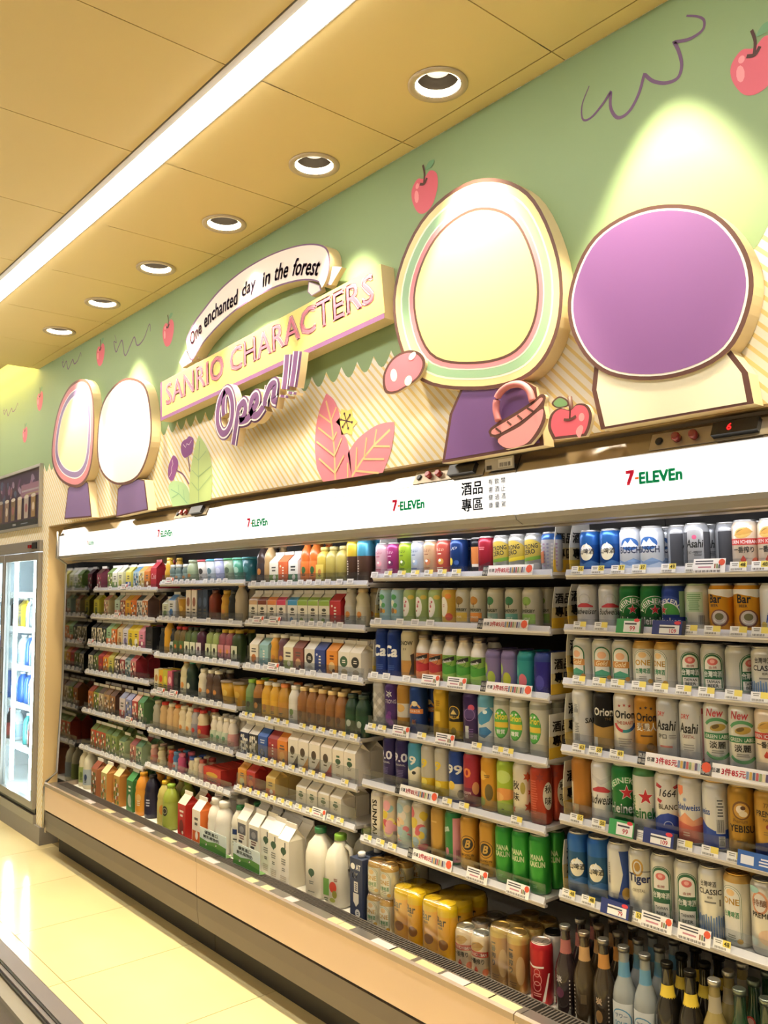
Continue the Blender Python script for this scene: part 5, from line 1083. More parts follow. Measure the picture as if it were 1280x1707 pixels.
can('navo', 'tall navy can with orange ribbon', '#24407e', [RING(2, 84, 18, 24, 20, 160, '#d8a05a'), Q(-30, 72, 34, 88, '#c8783a'), T('HORROR', 0, 76, 8, WH, w=46), T('新', 0, 34, 18, '#c87a3a'), EL(2, 106, 12, 9, '#d8c8a0')], 500)
can('yelw', 'tall yellow waisted can', '#c9a22c', [Q(-12, 60, 10, 92, '#ddb94a'), CODE(-4, 20, 16, 30, '#8a6a1c'), BARS(0, 110, 22, 20, 3, '#8a6a1c', 3)], 500, waist=True)
can('blky', 'tall black yellow can with mountain badge', '#24221e', [RING(0, 96, 19, 22, 0, 360, '#c9a23c'), EL(0, 96, 17, 17, '#2f2c26', 20), PG([(-12, 90), (0, 106), (12, 90)], '#c9b06a'), T('金色三麥', 0, 76, 9, '#d8b04a', w=40, bold=.02), EL(0, 36, 10, 12, '#7a6a24', 12)], 500, bands=[(11, 66, '#c2a030')])
can('purd', 'tall purple can with red disc', '#3c2a58', [EL(10, 118, 11, 11, '#c8506a', 16), Q(-22, 84, 26, 112, '#4f3a70'), RING(2, 96, 18, 20, 0, 360, '#8a6aa0'), BAR8(-6, 20, 14, 40)[0], BARS(8, 24, 20, 30, 4, '#6a4a88', 3)], 500)
can('bird', 'tall white can with blue bird', '#cfd6da', [PG([(-30, 96), (-10, 110), (20, 128), (34, 112), (20, 84), (-6, 70), (-20, 74)], '#3f88b0'), PG([(-20, 60), (10, 66), (28, 50), (4, 30), (-20, 36)], '#3a78a8'), EL(6, 112, 8, 6, '#d8e6ea')], 500, bands=[(126, 168, '#6aa8c0')])
can('orgn', 'tall white beer can with green oval badge', '#cfcdbf', [EL(0, 84, 26, 46, '#3f8a3c', 24), EL(0, 84, 23, 42, '#58a848', 24), T('Orion', 0, 96, 20, '#e8d24a', w=44, bold=.035), Q(-24, 72, 24, 88, '#d8b83c'), T('糖質', 0, 52, 14, WH, bold=.02), STAR(-8, 116, 5, WH), STAR(6, 118, 5, WH)], 500, bands=[(140, 152, '#a8a898')])
def nine(key, desc, body, tc, txt='9.0', bands=(), extra=()):
    can(key, desc, body, [T(txt, 0, 92, 30, tc, w=60 if len(txt) > 1 else 28, bold=.03)]+list(extra), 500, bands=bands, lid='#8f8a86')
nine('n1', 'tall dark purple can with white nine figures', '#2c2458', '#dcd8e4', '9.0', extra=[T('ORIGINAL', 0, 78, 7, '#c8c4d4', w=44), BARS(0, 40, 34, 26, 5, '#5a5288', 3)])
nine('n2', 'tall blue can with white nine and splash', '#4a93b4', '#e9e6dc', '9', bands=[(11, 72, '#e2ddc8')], extra=[PG([(-60, 72), (-30, 86), (-10, 70), (20, 88), (60, 70), (60, 60), (-60, 60)], '#e2ddc8'), EL(6, 66, 8, 6, '#2a2a2a', 8)])
nine('n3', 'tall silver can with yellow nine', '#b9b4a8', '#e0c43a', '9', bands=[(11, 60, '#d8b82e')], extra=[EL(0, 46, 14, 12, '#e8d45a', 14)])
nine('n4', 'tall navy can with white double nine', '#24408a', '#e9e6dc', '99', bands=[(11, 62, '#d9d0b8')], extra=[EL(-10, 56, 14, 14, '#e2c04a', 14), EL(24, 30, 12, 14, '#7a7468', 14)])
nine('n5', 'tall red-purple can with orange zero', '#a03040', '#e07a3a', '0', bands=[(11, 60, '#7a2a4a')], extra=[T('PASSION', -4, 40, 8, '#e8c8c0', w=36, bold=.02), T('FRUIT', -10, 29, 8, '#e8c8c0', w=26, bold=.02), EL(30, 60, 12, 20, '#c88a5a', 14)])
can('yo1', 'tall yellow-orange can with brown oval', '#c9922e', [EL(10, 60, 14, 26, '#6a5a2c', 16), EL(-14, 110, 18, 14, '#d8ac4a', 14), BARS(4, 104, 24, 10, 2, '#5a4a1c', 3), EL(-18, 30, 16, 14, '#8fa040', 14)], 500)
can('lim', 'tall lime can blending into orange', '#9fb83c', [EL(0, 118, 26, 20, '#b8cc6a', 18), EL(4, 66, 40, 18, '#d8924a', 20), EL(-18, 56, 22, 14, '#dca860', 16), EL(0, 30, 30, 16, '#a8c048', 16), BARS(0, 18, 12, 6, 1, '#4a5a1c', 3)], 500)
can('map1', 'tall white can with maple leaves', '#d8d0bc', [T('秋味', -8, 62, 26, '#2a201a', w=24, bold=.02) if False else T('秋', -10, 90, 26, '#2a201a', bold=.02), T('味', -10, 56, 26, '#2a201a', bold=.02), EL(14, 96, 8, 18, '#a89a4a', 14), STAR(-36, 130, 14, '#b8402c', 6, .5), STAR(30, 130, 16, '#b04a2c', 6, .5), STAR(34, 40, 18, '#b8482c', 6, .5), STAR(-24, 30, 14, '#c05a30', 6, .5), STAR(40, 84, 12, '#a83a28', 6, .5)], 500)
can('map2', 'tall red maple can with white brush panel', '#a63a24', [EL(36, 84, 18, 40, '#cfc6b2', 20), T('秋', 36, 92, 24, '#2a201a', bold=.02), T('味', 36, 58, 24, '#2a201a', bold=.02), BARS(-14, 30, 34, 100, 14, '#c2573a', 4), STAR(10, 138, 14, '#8a2a1c', 6, .5)], 500)
can('sun', 'tall white can with upright black capitals', '#ddd7cf', [T('SUNMAI', -6, 80, 21, '#1f1f20', w=120, bold=.03, rot=R(-90)), Q(26, 10, 54, 150, '#b8b0a8')], 500)
def pastel(key, desc, b, cs, seed):
    rnd = random.Random(seed); can(key, desc, b, [EL(rnd.uniform(-34, 34), rnd.uniform(22, 142), rnd.uniform(9, 20), rnd.uniform(9, 20), rnd.choice(cs), 12, rnd.uniform(0, 3)) for _ in range(16)]+[BARS(0, 18, 22, 10, 2, '#f0ece4', 3)], 500)
pastel('pa1', 'tall pastel can with yellow and red shapes', '#c9b8a4', ['#d8c03c', '#c8505a', '#e0a0a8', '#8ab0b8', '#e8d88a'], 3); pastel('pa2', 'tall pastel can with blue and pink shapes', '#b9c4c4', ['#9ab8c4', '#cf7a84', '#e2c8a0', '#a8c0b8', '#d8d0c8'], 5); pastel('pa3', 'tall pale can with red scallops and yellow blobs', '#cfc6b4', ['#c8606a', '#d8c04a', '#9ab4c0', '#e8e0d0'], 8)
can('matg', 'tall matte gold can', '#b08a42', [BARS(0, 30, 36, 10, 1, '#8a6a2c', 3), BARS(0, 120, 30, 10, 1, '#c9a45a', 5)], 500, lid='#9a8450')
can('grpk', 'tall green and pink can', '#2f7a44', [Q(14, 11, 60, 150, '#c98a94'), T('踏踏', -12, 104, 16, '#cfe0d0', bold=.02, rot=.3), EL(-8, 44, 8, 12, '#c87a8a', 12), CODE(30, 20, 12, 30, '#6a3a44')], 500, lid='#5a7a5a')
can('brk', 'tall gold beer can with round black emblem', '#b98a34', [RING(0, 84, 24, 26, 0, 360, '#2a241c'), EL(0, 84, 19, 19, '#2a241c', 20), T('B', 1, 72, 25, '#c9a04a', w=20, bold=.04, shear=.3), T('BROOKLYN', 0, 46, 7, '#3a2f1c', w=44, bold=.02), T('LAGER', 0, 36, 7, '#3a2f1c', w=26)], 500, lid='#8a7a58')
can('mank', 'tall green can with pale block capitals', '#2f8f34', [T('MANA', 0, 98, 16, '#c9d8a8', w=42, bold=.05), T('KAKUN', 0, 79, 16, '#c9d8a8', w=52, bold=.05), BARS(-6, 20, 18, 8, 2, '#8ac088', 3)], 500, lid='#8a9a88')
oD = (600, 860); oD2 = (600, 1180); sD = 3.5556
row('D', 0, oD, sD, [(122, 'ho1'), (193, 'ho2'), (267, 'ho3'), (345, 'ho4'), (430, 'ho5'), (493, 'ho6'), (570, 'nav1'), (640, 'blk1', {'dy': .03}), (690, 'red1'), (762, 'sz1', {'rot': 8}), (843, 'sz2', {'rot': -8}), (950, 'sz1', {'rot': 2}), (1030, 'glit')])
row('D', 1, oD, sD, [(115, 'fr1'), (180, 'fr1'), (245, 'fr2'), (313, 'fr2'), (395, 'fr2'), (465, 'fr3'), (557, 'tr1'), (650, 'tr2'), (755, 'tr3', {'rot': -10}), (860, 'tr4'), (962, 'tr5')])
row('D', 2, oD, sD, [(90, 'cab', {'rot': 12}), (155, 'cab', {'rot': 8}), (243, 'snow', {'rot': 14}), (332, 'alr', {'rot': 10}), (397, 'alr', {'rot': 10}), (485, 'alg', {'rot': 10}), (555, 'alg', {'rot': 10}), (645, 'alg', {'rot': 0}), (733, 'fc1', {'rot': 6}), (817, 'fc2', {'rot': 4}), (915, 'fc3'), (1015, 'fc4')])
row('D', 3, oD2, sD, [(78, 'glis'), (140, 'ice', {'rot': 14}), (210, 'goldw'), (280, 'navo', {'rot': 14}), (435, 'yelw', {'rot': 10}), (525, 'blky', {'rot': 14}), (597, 'purd', {'rot': 16}), (697, 'bird', {'rot': 14}), (793, 'orgn', {'rot': 20}), (880, 'orgn', {'rot': 6}), (1007, 'orgn', {'rot': -4})])
row('D', 4, oD2, sD, [(137, 'n1', {'rot': -4}), (205, 'n1', {'rot': 14}), (283, 'n2', {'rot': 14}), (358, 'n3', {'rot': 0}), (438, 'n3', {'rot': 0}), (517, 'n4', {'rot': 14}), (602, 'n5', {'rot': 4}), (717, 'yo1', {'rot': 10}), (793, 'lim', {'rot': 14}), (885, 'map1', {'rot': 10}), (990, 'map2', {'rot': 16})])
row('D', 5, oD2, sD, [(65, 'sun', {'rot': 4}), (133, 'pa1'), (220, 'pa2'), (308, 'pa3', {'rot': 14}), (420, 'matg', {'n': 1}), (497, 'grpk', {'rot': 8}), (595, 'brk', {'rot': 24}), (708, 'brk', {'rot': 14}), (798, 'mank', {'rot': 18}), (897, 'mank', {'rot': 2}), (977, 'mank', {'rot': 20})])
# ---------------------------------------------------------------- cartons, bottles and cups (bays A, B, C)
_gk = [0]
def gc(desc, front, accent='#888', roof=None, size='s', style='blob', side=None, fin='#e9e3d8', ink='#55504a'):
    _gk[0] += 1; key = 'gc%d' % _gk[0]; h = {'s': 96, 'm': 112, 'l': 180, 't': 77, 'k': 160}[size]
    if style == 'blob': a = [EL(0, h*.36, 20, h*.2, accent, 14), BARS(0, h*.62, 40, h*.24, 2, ink, _gk[0]), EL(12, h*.2, 9, 8, ink, 10)]
    elif style == 'band': a = [Q(-35, h*.80, 35, h-.3, accent), EL(0, h*.62, 14, h*.07, '#4a4a40', 12), BARS(0, h*.34, 38, h*.2, 2, ink, _gk[0]), EL(-6, h*.18, 12, h*.1, accent, 12)]
    elif style == 'half': a = [Q(-35, 2, 35, h*.42, accent), BARS(0, h*.55, 40, h*.28, 2, ink, _gk[0]), EL(6, h*.3, 13, h*.12, '#f0e8da', 12)]
    elif style == 'tri': a = [PG([(-35, 2), (35, 2), (35, h*.5), (4, h*.18)], accent), EL(-4, h*.62, 17, h*.16, ink, 14), BARS(-6, h*.34, 30, h*.1, 1, ink, 3)]
    elif style == 'badge': a = [EL(0, h*.62, 24, h*.22, ink, 16), BARS(0, h*.55, 26, h*.16, 2, '#e8e2d6', _gk[0]), EL(4, h*.2, 20, h*.13, accent, 12)]
    elif style == 'milk': a = [EL(0, h*.62, 17, h*.09, '#3c5a44', 14), PG([(-17, h*.62), (17, h*.62), (0, h*.5)], '#3c5a44'), BARS(0, h*.4, 28, h*.1, 2, '#6a6a60', 3), Q(-10, h*.75, 10, h*.82, '#4a6a50'), BARS(0, h*.12, 30, h*.1, 2, accent, 5)]
    elif style == 'text': a = [BARS(0, h*.3, 16, h*.5, 4, '#f2ece2', _gk[0]), PG([(-16, 8), (16, 8), (0, h*.22)], '#f2ece2'), EL(-20, h*.8, 6, 5, accent, 10)]
    else: a = [EL(-23+15.5*(k % 4)+4*((k//4) % 2), h*(.13+.14*(k//4)), 9.5, h*.07, (accent, '#f0e6d6', front, ink, accent)[(k*7+k//4*3+_gk[0]) % 5], 10, .5*k) for k in range(24) if -23+15.5*(k % 4)+4*((k//4) % 2) < 25]
    return carton(key, desc, front, (roof or front) if style != 'dots' else (roof or accent), side, a, size, fin, rlow=accent if style == 'band' else None)
def bo(desc, kind, body, cap, band=None, accent='#c84', **kw):
    _gk[0] += 1; key = 'bo%d' % _gk[0]; H = prof_bottle(kind)[-1][1]; bz = (H*.12, H*.56)
    art = [EL(0, H*340, 11, H*90, accent, 14), BARS(0, H*180, 22, H*80, 2, '#4a463e', _gk[0])] if band else ()
    return bottle(key, desc, kind, body, cap, bz if band else None, band, art, **kw)
def cu(desc, body, lid, H=.105, r1=.040, accent='#eee', dome=False):
    _gk[0] += 1; return cup('cu%d' % _gk[0], desc, body, lid, H, r1*.72, r1, [EL(0, H*520, 15, 15, accent, 16), BARS(0, H*180, 22, H*120, 2, accent, _gk[0])], dome)
def bxp(desc, front, side, accent, **kw):
    _gk[0] += 1; h = kw.get('h', .115)*1000; w_ = kw.get('w', .05)*1000
    return boxpack('bx%d' % _gk[0], desc, front, side, art=[EL(0, h*.6, w_*.34, h*.16, accent, 14), BARS(0, h*.2, w_*.7, h*.2, 2, '#5a5248', _gk[0])], **kw)
oC = (380, 860); sC = 4.5714; oC2 = (380, 1180); sC2 = 4.493
row('C', 0, oC, sC, [(220, bo('dark brown coffee bottle', 'bt', '#4a3c38', '#a58a6a', '#3a3034')), (275, bo('tan coffee bottle', 'bt', '#b89a6c', '#c2a878')), (310, gc('white carton with green meadow', '#e9e6da', '#7fa04a', '#e2e8cc', style='half')), (385, gc('orange-red carton', '#cf6436', '#e8c8a0', '#d87848', style='text')), (460, gc('white carton with black stripe and green foot', '#e4e6e2', '#4f8a5c', style='half', ink='#26282a')),
    (548, bo('orange juice bottle with brown cap', 'bt', '#c86a2c', '#b07a4c', '#d87a34', '#3a6a3a')), (618, bo('orange juice bottle with brown cap', 'bt', '#c86a2c', '#b07a4c', '#d87a34', '#3a6a3a')), (685, bo('yellow tea bottle', 'bq', '#c8b04a', '#c9b866', '#e0cc62')), (755, bo('pale yellow tea bottle', 'bq', '#b3a558', '#b8ac70')), (830, bo('pale yellow tea bottle', 'bq', '#b3a558', '#b8ac70')),
    (900, can('ylid', 'tall brown canister with yellow top', '#5a4034', [BARS(-14, 30, 14, 60, 6, '#d8c8b8', 3)], 500, lid='#d8b83a', bands=[(104, 170, '#d8b83a')])), (965, can('blid', 'tall brown canister with blue top', '#5f463a', [BARS(-14, 30, 14, 60, 6, '#d8c8b8', 4)], 500, lid='#4a9ab8', bands=[(104, 170, '#4a9ab8')]))], turn=14)
CT = [('plain white', '#e8e2d4', '#c9a888'), ('brown-topped white', '#e9e3d6', '#7a3a2a'), ('orange-topped white', '#e9e2d2', '#d8824a'), ('pink-topped white', '#ebe4da', '#c83a62'), ('blue-topped white', '#e8e6e0', '#3f8fc0'), ('green-topped white', '#e8e4d4', '#8fae4c')]
ck = [gc('%s tea carton' % n, c, a, style='band') for n, c, a in CT]
row('C', 1, oC, sC, [(155, ck[0]), (228, ck[1]), (300, ck[2]), (370, ck[3]), (455, ck[4]), (530, ck[5]), (608, ck[5]), (692, ck[5]), (775, gc('red carton with white upright letters', '#b82c34', '#e8d8c8', style='text')), (888, bo('grey-white milk bottle', 'bs', '#c2beb6', '#a8a49c', '#b8b6ae')), (975, bo('cream milk bottle', 'bs', '#cfc6a8', '#b8a078', '#c9c0a4'))], turn=14)
row('C', 2, oC, sC, [(165, gc('white carton with orange ring', '#e6ddcc', '#c87a3a', style='blob')), (240, gc('pale teal carton', '#8fb8bc', '#6a9aa4', style='text')), (308, bo('orange juice bottle with white cap', 'bs', '#d29a3a', '#e6e2da', '#d8a040')), (370, bo('plum juice bottle with white cap', 'bs', '#6a4650', '#e6e2da', '#7a4a56')), (418, gc('cream carton with green lower half', '#e6dfc2', '#a8b06a', style='half')), (498, gc('brown carton with round biscuit print', '#8a4f48', '#c9a07a', '#7a4038', style='blob', side='#7a4038')), (583, gc('black and white carton', '#dcd8d0', '#b8b0a4', style='badge', ink='#26221e')), (660, gc('navy carton with white characters', '#2c3f84', '#c8d0e4', style='text')), (750, gc('orange carton with dark characters', '#d88a34', '#e8c48a', style='blob', ink='#5a2a1c')), (840, gc('white carton with dark green badge', '#e6e0d2', '#c8b48a', style='badge', ink='#3a5a40')), (925, gc('white carton with black round badge', '#e4dccc', '#b8a890', style='badge', ink='#2c2a28'))], turn=14)
tea = bo('amber tea bottle with tan cap', 'bm', '#8f6034', '#dcbf86', '#8a5a30', '#5a2a1a'); dg = bo('dark green tea bottle', 'bm', '#26402c', '#2a3a2c', '#24482c', '#c8d0c0')
yb = bo('yellow juice bottle with white cap', 'bm', '#cf9f34', '#e6e2d8', '#d8a83a')
row('C', 3, oC, sC, [(128, bo('green jelly drink bottle with lime cap', 'bm', '#6f8a5a', '#7fb03c', '#5a7a4a', '#262a24')), (190, bo('orange and black bottle with yellow cap', 'bm', '#9a6a34', '#d8a02c', '#3a3028', '#c8823a')), (258, yb), (308, yb), (380, bo('golden drink bottle with orange cap', 'bm', '#b98a34', '#c8743a', '#c08a3c')), (485, bo('white bottle with green band', 'bm', '#dcd8cc', '#e6e2d8', '#e2ded2', '#7fa05a')), (552, tea), (612, tea), (675, tea), (742, tea), (810, tea), (875, dg), (945, dg)], turn=14)
wo = [gc('white milk tea carton with %s corner' % n, '#e8e0d2', a, '#e6dac8', size='m', style='tri', ink='#4a3a30') for n, a in (('dark', '#4a3a3c'), ('orange', '#cf8a3a'), ('brown', '#8a5a44'), ('red', '#b83a3a'))]
wg = gc('white milk carton with green emblem', '#e9dfce', '#c8a888', '#e8e2d4', size='m', style='milk')
row('C', 4, oC2, sC2, [(83, gc('navy carton', '#232c52', '#c8ccd8', '#e2dcd2', style='dots', ink='#e0dcd4')), (157, gc('black carton', '#262428', '#d0ccc4', '#e2dcd2', style='dots', ink='#d8d4cc')), (225, carton('ca', 'blue calcium carton', '#2f56a8', '#3a66b8', None, [T('Ca', 0, 14, 30, WH, w=38, bold=.03), BARS(0, 66, 44, 20, 2, '#c8d4ec', 3)], 's')), (300, gc('red carton', '#9a2c34', '#c8505a', style='text')), (367, gc('orange carton', '#d8802c', '#e8a858', style='blob')), (450, wo[0]), (525, wo[1]), (608, wo[2]), (695, wo[3]), (782, wg), (865, wg)], turn=14)
sm = gc('short white milk carton with green emblem', '#e6dcca', '#b89a7a', '#e9e4d8', size='t', style='milk')
row('C', 5, oC2, sC2, [(75, gc('orange and yellow carton', '#d8902c', '#c8c08a', style='blob', size='t')), (140, gc('bright red carton', '#b82a24', '#e0703a', style='blob', side='#a8221e', size='t')), (285, gc('yellow carton with orange foot', '#d8b468', '#cf6a3a', '#e0c070', style='half', size='t')), (510, sm), (590, sm), (675, sm), (765, sm)], turn=14)
oB = (240, 900); sB = 6.737; oB2 = (230, 1080)
cl = bo('small clear bottle', 'yo', '#5f7068', '#c8ccc8', '#8aa098')
row('B', 0, oB, sB, [(215, bo('slim yellow bottle', 'bn', '#c89a2c', '#c8a03a')), (285, cl), (350, cl), (430, cl), (485, bo('stout pale green bottle', 'jr', '#93a07c', '#8f9a80', '#8a9a78')), (635, cu('red and white coffee cup', '#d8d2c8', '#a83a44', accent='#3a3634')), (730, cu('light blue and white coffee cup', '#c9d2d4', '#4a9ab0', accent='#5a7a84')), (865, cu('lavender coffee cup', '#a8acd0', '#8a94c0', accent='#d0d4ea')), (945, cu('green-lidded clear cup', '#9aa88c', '#3f8a58', accent='#5a6a58')), (1030, cu('mint green cup', '#4f9a80', '#5aa890', accent='#a8d0c0')), (1130, cu('teal cup', '#2f6a70', '#3a8088', accent='#4a8a90'))], turn=14)
row('B', 1, oB, sB, [(205, gc('small green and white carton', '#cfd4c0', '#6a8a4a', size='t')), (240, gc('blue-topped white carton', '#d8dce0', '#3a78b8', '#3a80c0', size='s')), (325, cu('yellow jelly cup', '#c8922c', '#a8907a', accent='#e0b85a')), (470, bxp('white slim pack with orange top', '#d9cfc0', '#c8bba8', '#8a5a4a', topc='#c8623a', h=.15)), (535, bxp('white slim pack with orange top', '#d9cfc0', '#c8bba8', '#8a5a4a', topc='#c8623a', h=.15)), (600, bxp('dark navy slim pack', '#1f2a40', '#18202f', '#3a4a68', h=.15)), (650, bxp('navy slim pack', '#26364f', '#1e2a3c', '#4a5a78', h=.15)), (735, bo('reddish brown tea bottle', 'bq', '#7a3424', '#5a2a20')), (870, bo('golden yoghurt bottle', 'bs', '#b98a2c', '#b8943a', '#c09234')), (950, bo('black coffee bottle', 'bs', '#1f211f', '#2a2a28')), (1020, bo('cream oat bottle with tan cap', 'bt', '#b4a68c', '#b08a60'))], turn=14)
gj = bo('green juice bottle with black cap', 'bq', '#55683f', '#22241f', '#d8dcc4', '#2a2a26'); lj = bo('lime juice bottle with black cap', 'bq', '#8a9a5a', '#24261f', '#d8dcb8', '#2c2a24'); pj = bo('pink juice bottle with yellow cap', 'bq', '#8a4a54', '#c9a83c', '#c2808a')
cj = bo('carrot juice bottle with red cap', 'bq', '#6a5a34', '#b8262a', '#4f6a3a', '#d87a34')
row('B', 2, oB, sB, [(165, bo('slim black bottle', 'bn', '#1b1e24', '#24262c')), (230, bo('slim mustard bottle', 'bt', '#c9962c', '#d0a030')), (290, bo('dark bottle with white patch', 'bn', '#22262c', '#2a2c30', '#c8ccc4', '#3a5a44')), (345, cj), (405, cj), (460, gj), (517, gj), (590, bo('purple juice bottle', 'bq', '#4a1f38', '#24202a', '#d8cfd0', '#5a2a48')), (710, lj), (775, lj), (835, pj), (900, pj), (965, bo('dark green juice bottle with yellow cap', 'bq', '#2f4022', '#b89a3a', '#cfd0b8', '#34442a'))], turn=14)
row('B', 3, oB2, sB, [(175, bxp('cream snack box', '#d6cdae', '#b8ae90', '#a8783a')), (215, bxp('yellow snack box', '#d0a82c', '#b8922a', '#c8502c')), (260, bxp('yellow-green snack box', '#b8b03a', '#98902c', '#d8c84a')), (315, bxp('pink snack box', '#c25a74', '#a04a60', '#e8b8c0')), (400, bxp('black snack box', '#1c1a1c', '#141214', '#3a3838')), (465, bo('cream juice bottle with brown cap', 'bt', '#c9bf98', '#a0703c', '#cfc8a4')), (540, bo('dark green bottle with teal cap', 'bt', '#22362c', '#2a7a64', '#1e3028', '#d0d4c8')), (680, bo('cream milk bottle with white cap', 'bs', '#d6cdb4', '#e2dccc', '#d8d0b8')), (765, bo('brown cocoa bottle with white cap', 'bs', '#5a4438', '#e2dccc', '#5f4a3e')), (840, bo('dark brown cocoa bottle with white cap', 'bs', '#4a382f', '#e2dccc', '#5a463a')), (910, cu('large yellow pudding cup', '#cf9f2c', '#8a7a6a', .1, .043, '#e0c060')), (1110, cu('yellow pudding cup', '#b98a28', '#7a6a58', .1, .040, '#c8a448'))], turn=14)
yb2 = bo('tan yoghurt drink bottle with red cap', 'bs', '#c9a878', '#c0302c'); yw = bo('tan yoghurt drink bottle with white cap', 'bs', '#cfb084', '#e4dccb'); yo_ = bo('tan yoghurt drink bottle with orange cap', 'bs', '#c8a470', '#d0602c'); yc = bo('cream yoghurt drink bottle', 'bs', '#d8c8a4', '#e6dfd0', '#dccfae'); sw = bo('slim white yoghurt bottle with green print', 'bn', '#e2d9c8', '#e8e2d6', '#b8c4ac', '#5a8a6a')
row('B', 4, oB2, sB, [(140, bo('grey-white soy bottle', 'bs', '#a8a494', '#b4b0a2')), (248, yb2), (325, yw), (395, yo_), (460, yc), (535, yc), (600, bo('grey yoghurt bottle with red cap', 'bs', '#a4a0a0', '#b8302c', '#8a8a94', '#b83a3a')), (670, bo('red yoghurt bottle with red cap', 'bs', '#d8c4a0', '#b8282a', '#b02a2c')), (810, sw), (870, sw), (935, sw), (1000, bo('slim white yoghurt bottle with pink print', 'bn', '#e2d8ca', '#e8e0d6', '#c08a84', '#c89a94'))], turn=14)
row('B', 5, oB2, sB, [(115, bo('small pink bottle', 'yo', '#b88a80', '#c8a89a', '#b86a64')), (220, bo('cream jar bottle', 'yo', '#c8bc94', '#a8a47c', '#d0c6a0')), (335, bo('small red bottle', 'yo', '#b0342c', '#c04a3a')), (390, bo('small blue bottle', 'yo', '#3a6a9a', '#4a7aa8', '#a8b8c4', '#c84a4a')), (445, bo('round pink jar', 'yo', '#b84a74', '#c8688a')), (565, bo('tiny cream bottle with blue cap', 'yo', '#d0c4a8', '#2c4a9a')), (615, bo('tiny cream bottle', 'yo', '#d0c4a4', '#dcd2ba')), (675, bo('tiny pinkish bottle', 'yo', '#c8a898', '#a84a44')), (735, bxp('red and yellow multipack box', '#c0382c', '#b02c26', '#d8a83c', w=.16, d=.10, h=.075))], turn=14)
oA = (100, 920); sA = 7.111; oA2 = (100, 1100)
Ct = lambda d, f, a, st='dots', **k: gc(d, f, a, style=st, **k)
row('A', 0, oA, sA, [(435, Ct('dark red berry carton', '#7a3a48', '#b85a6a', roof='#5a3a30')), (565, Ct('leaf green carton', '#6f8a3c', '#a8b060', roof='#6a8038')), (615, Ct('white milk carton with small print', '#dcdccc', '#7a9a5a', 'half')), (685, Ct('white and lime carton', '#d8d8b0', '#b0b050', 'blob')), (780, Ct('lemon carton with blue foot', '#d8cc62', '#4f6fae', 'half')), (870, Ct('pale blue carton', '#a8c0c8', '#4a7a9a')), (930, Ct('cream and yellow carton', '#d8cc98', '#b89a3c')), (985, Ct('orange carton', '#c8782c', '#8a4a1c', 'half')), (1075, carton('cola', 'bright red soda pack with white script', '#a81c2a', '#a81c2a', '#8a1622', [T('Cola', 2, 52, 30, '#e8c8c8', w=58, bold=.01, shear=.3)], 'm', '#8a1622'))], turn=14)
row('A', 1, oA, sA, [(400, Ct('yellow-green carton with dark bottle print', '#b8b03a', '#5a6a2c', 'blob', ink='#3a3a1c')), (520, Ct('beige carton', '#c0b088', '#b87a6a')), (650, Ct('teal and pink carton', '#a8c0b4', '#d89a8a', 'half')), (715, Ct('red-brown carton', '#9a4438', '#d8c0a8')), (765, Ct('yellow carton', '#d8a82c', '#c8882c', 'blob')), (835, Ct('bright orange carton', '#d86a24', '#e89a4a')), (910, Ct('white carton with black print', '#d8d8d2', '#3a4a50')), (970, Ct('orange carton with brown side', '#c87a4a', '#e8d8c4', side='#6a5048'))], turn=14)
bc = Ct('black and cream carton', '#cfc4a4', '#2a2a22', roof='#1f1f1c', style='dots') if False else gc('black and cream carton', '#cfc4a4', '#2a2a22', '#1f1f1c', style='dots', side='#22221f')
row('A', 2, oA, sA, [(375, bc), (440, bc), (490, Ct('black carton with white letters', '#22261f', '#7a8a6a', roof='#1c1e1a')), (540, Ct('green and white carton', '#8ab088', '#d87a4a', 'half')), (610, Ct('orange carton with green roof', '#d8702c', '#e0b080', roof='#8a9a50')), (680, Ct('beige carton with brown roof', '#cdb88c', '#a87a4c', 'blob')), (745, Ct('white and lilac carton', '#c4c2cc', '#7a72a4', 'blob')), (800, Ct('yellow carton', '#d8c02c', '#6a6a2c', 'blob')), (870, Ct('yellow carton with white drop', '#dcc43a', '#efe8d0', 'blob')), (935, Ct('rose pink carton', '#d88aa4', '#a84a6a', 'half')), (1015, bxp('large black pack', '#17171a', '#0f0f12', '#2a2a30', w=.085, d=.085, h=.12))], turn=14)
row('A', 3, oA, sA, [(335, Ct('white and charcoal carton', '#cfc8b4', '#2f302c', roof='#2c2c2c', side='#2c2c2c')), (400, Ct('olive green carton', '#6a7a3c', '#3a4a24')), (450, Ct('dark red carton', '#9a2a2c', '#c8504a', 'blob')), (515, Ct('amber carton', '#d8982c', '#b85a24')), (570, Ct('pale lime carton', '#c0b85a', '#6a7a3a', 'blob')), (645, Ct('dark brown carton', '#4a3a30', '#c8b8a0')), (710, Ct('wine red carton', '#8a2a34', '#d8c4b8')), (760, Ct('grey-blue carton', '#9ab0b0', '#4a6a70')), (825, Ct('pink and red carton', '#c88a84', '#a83a44', side='#8a1f2c'))], turn=14)
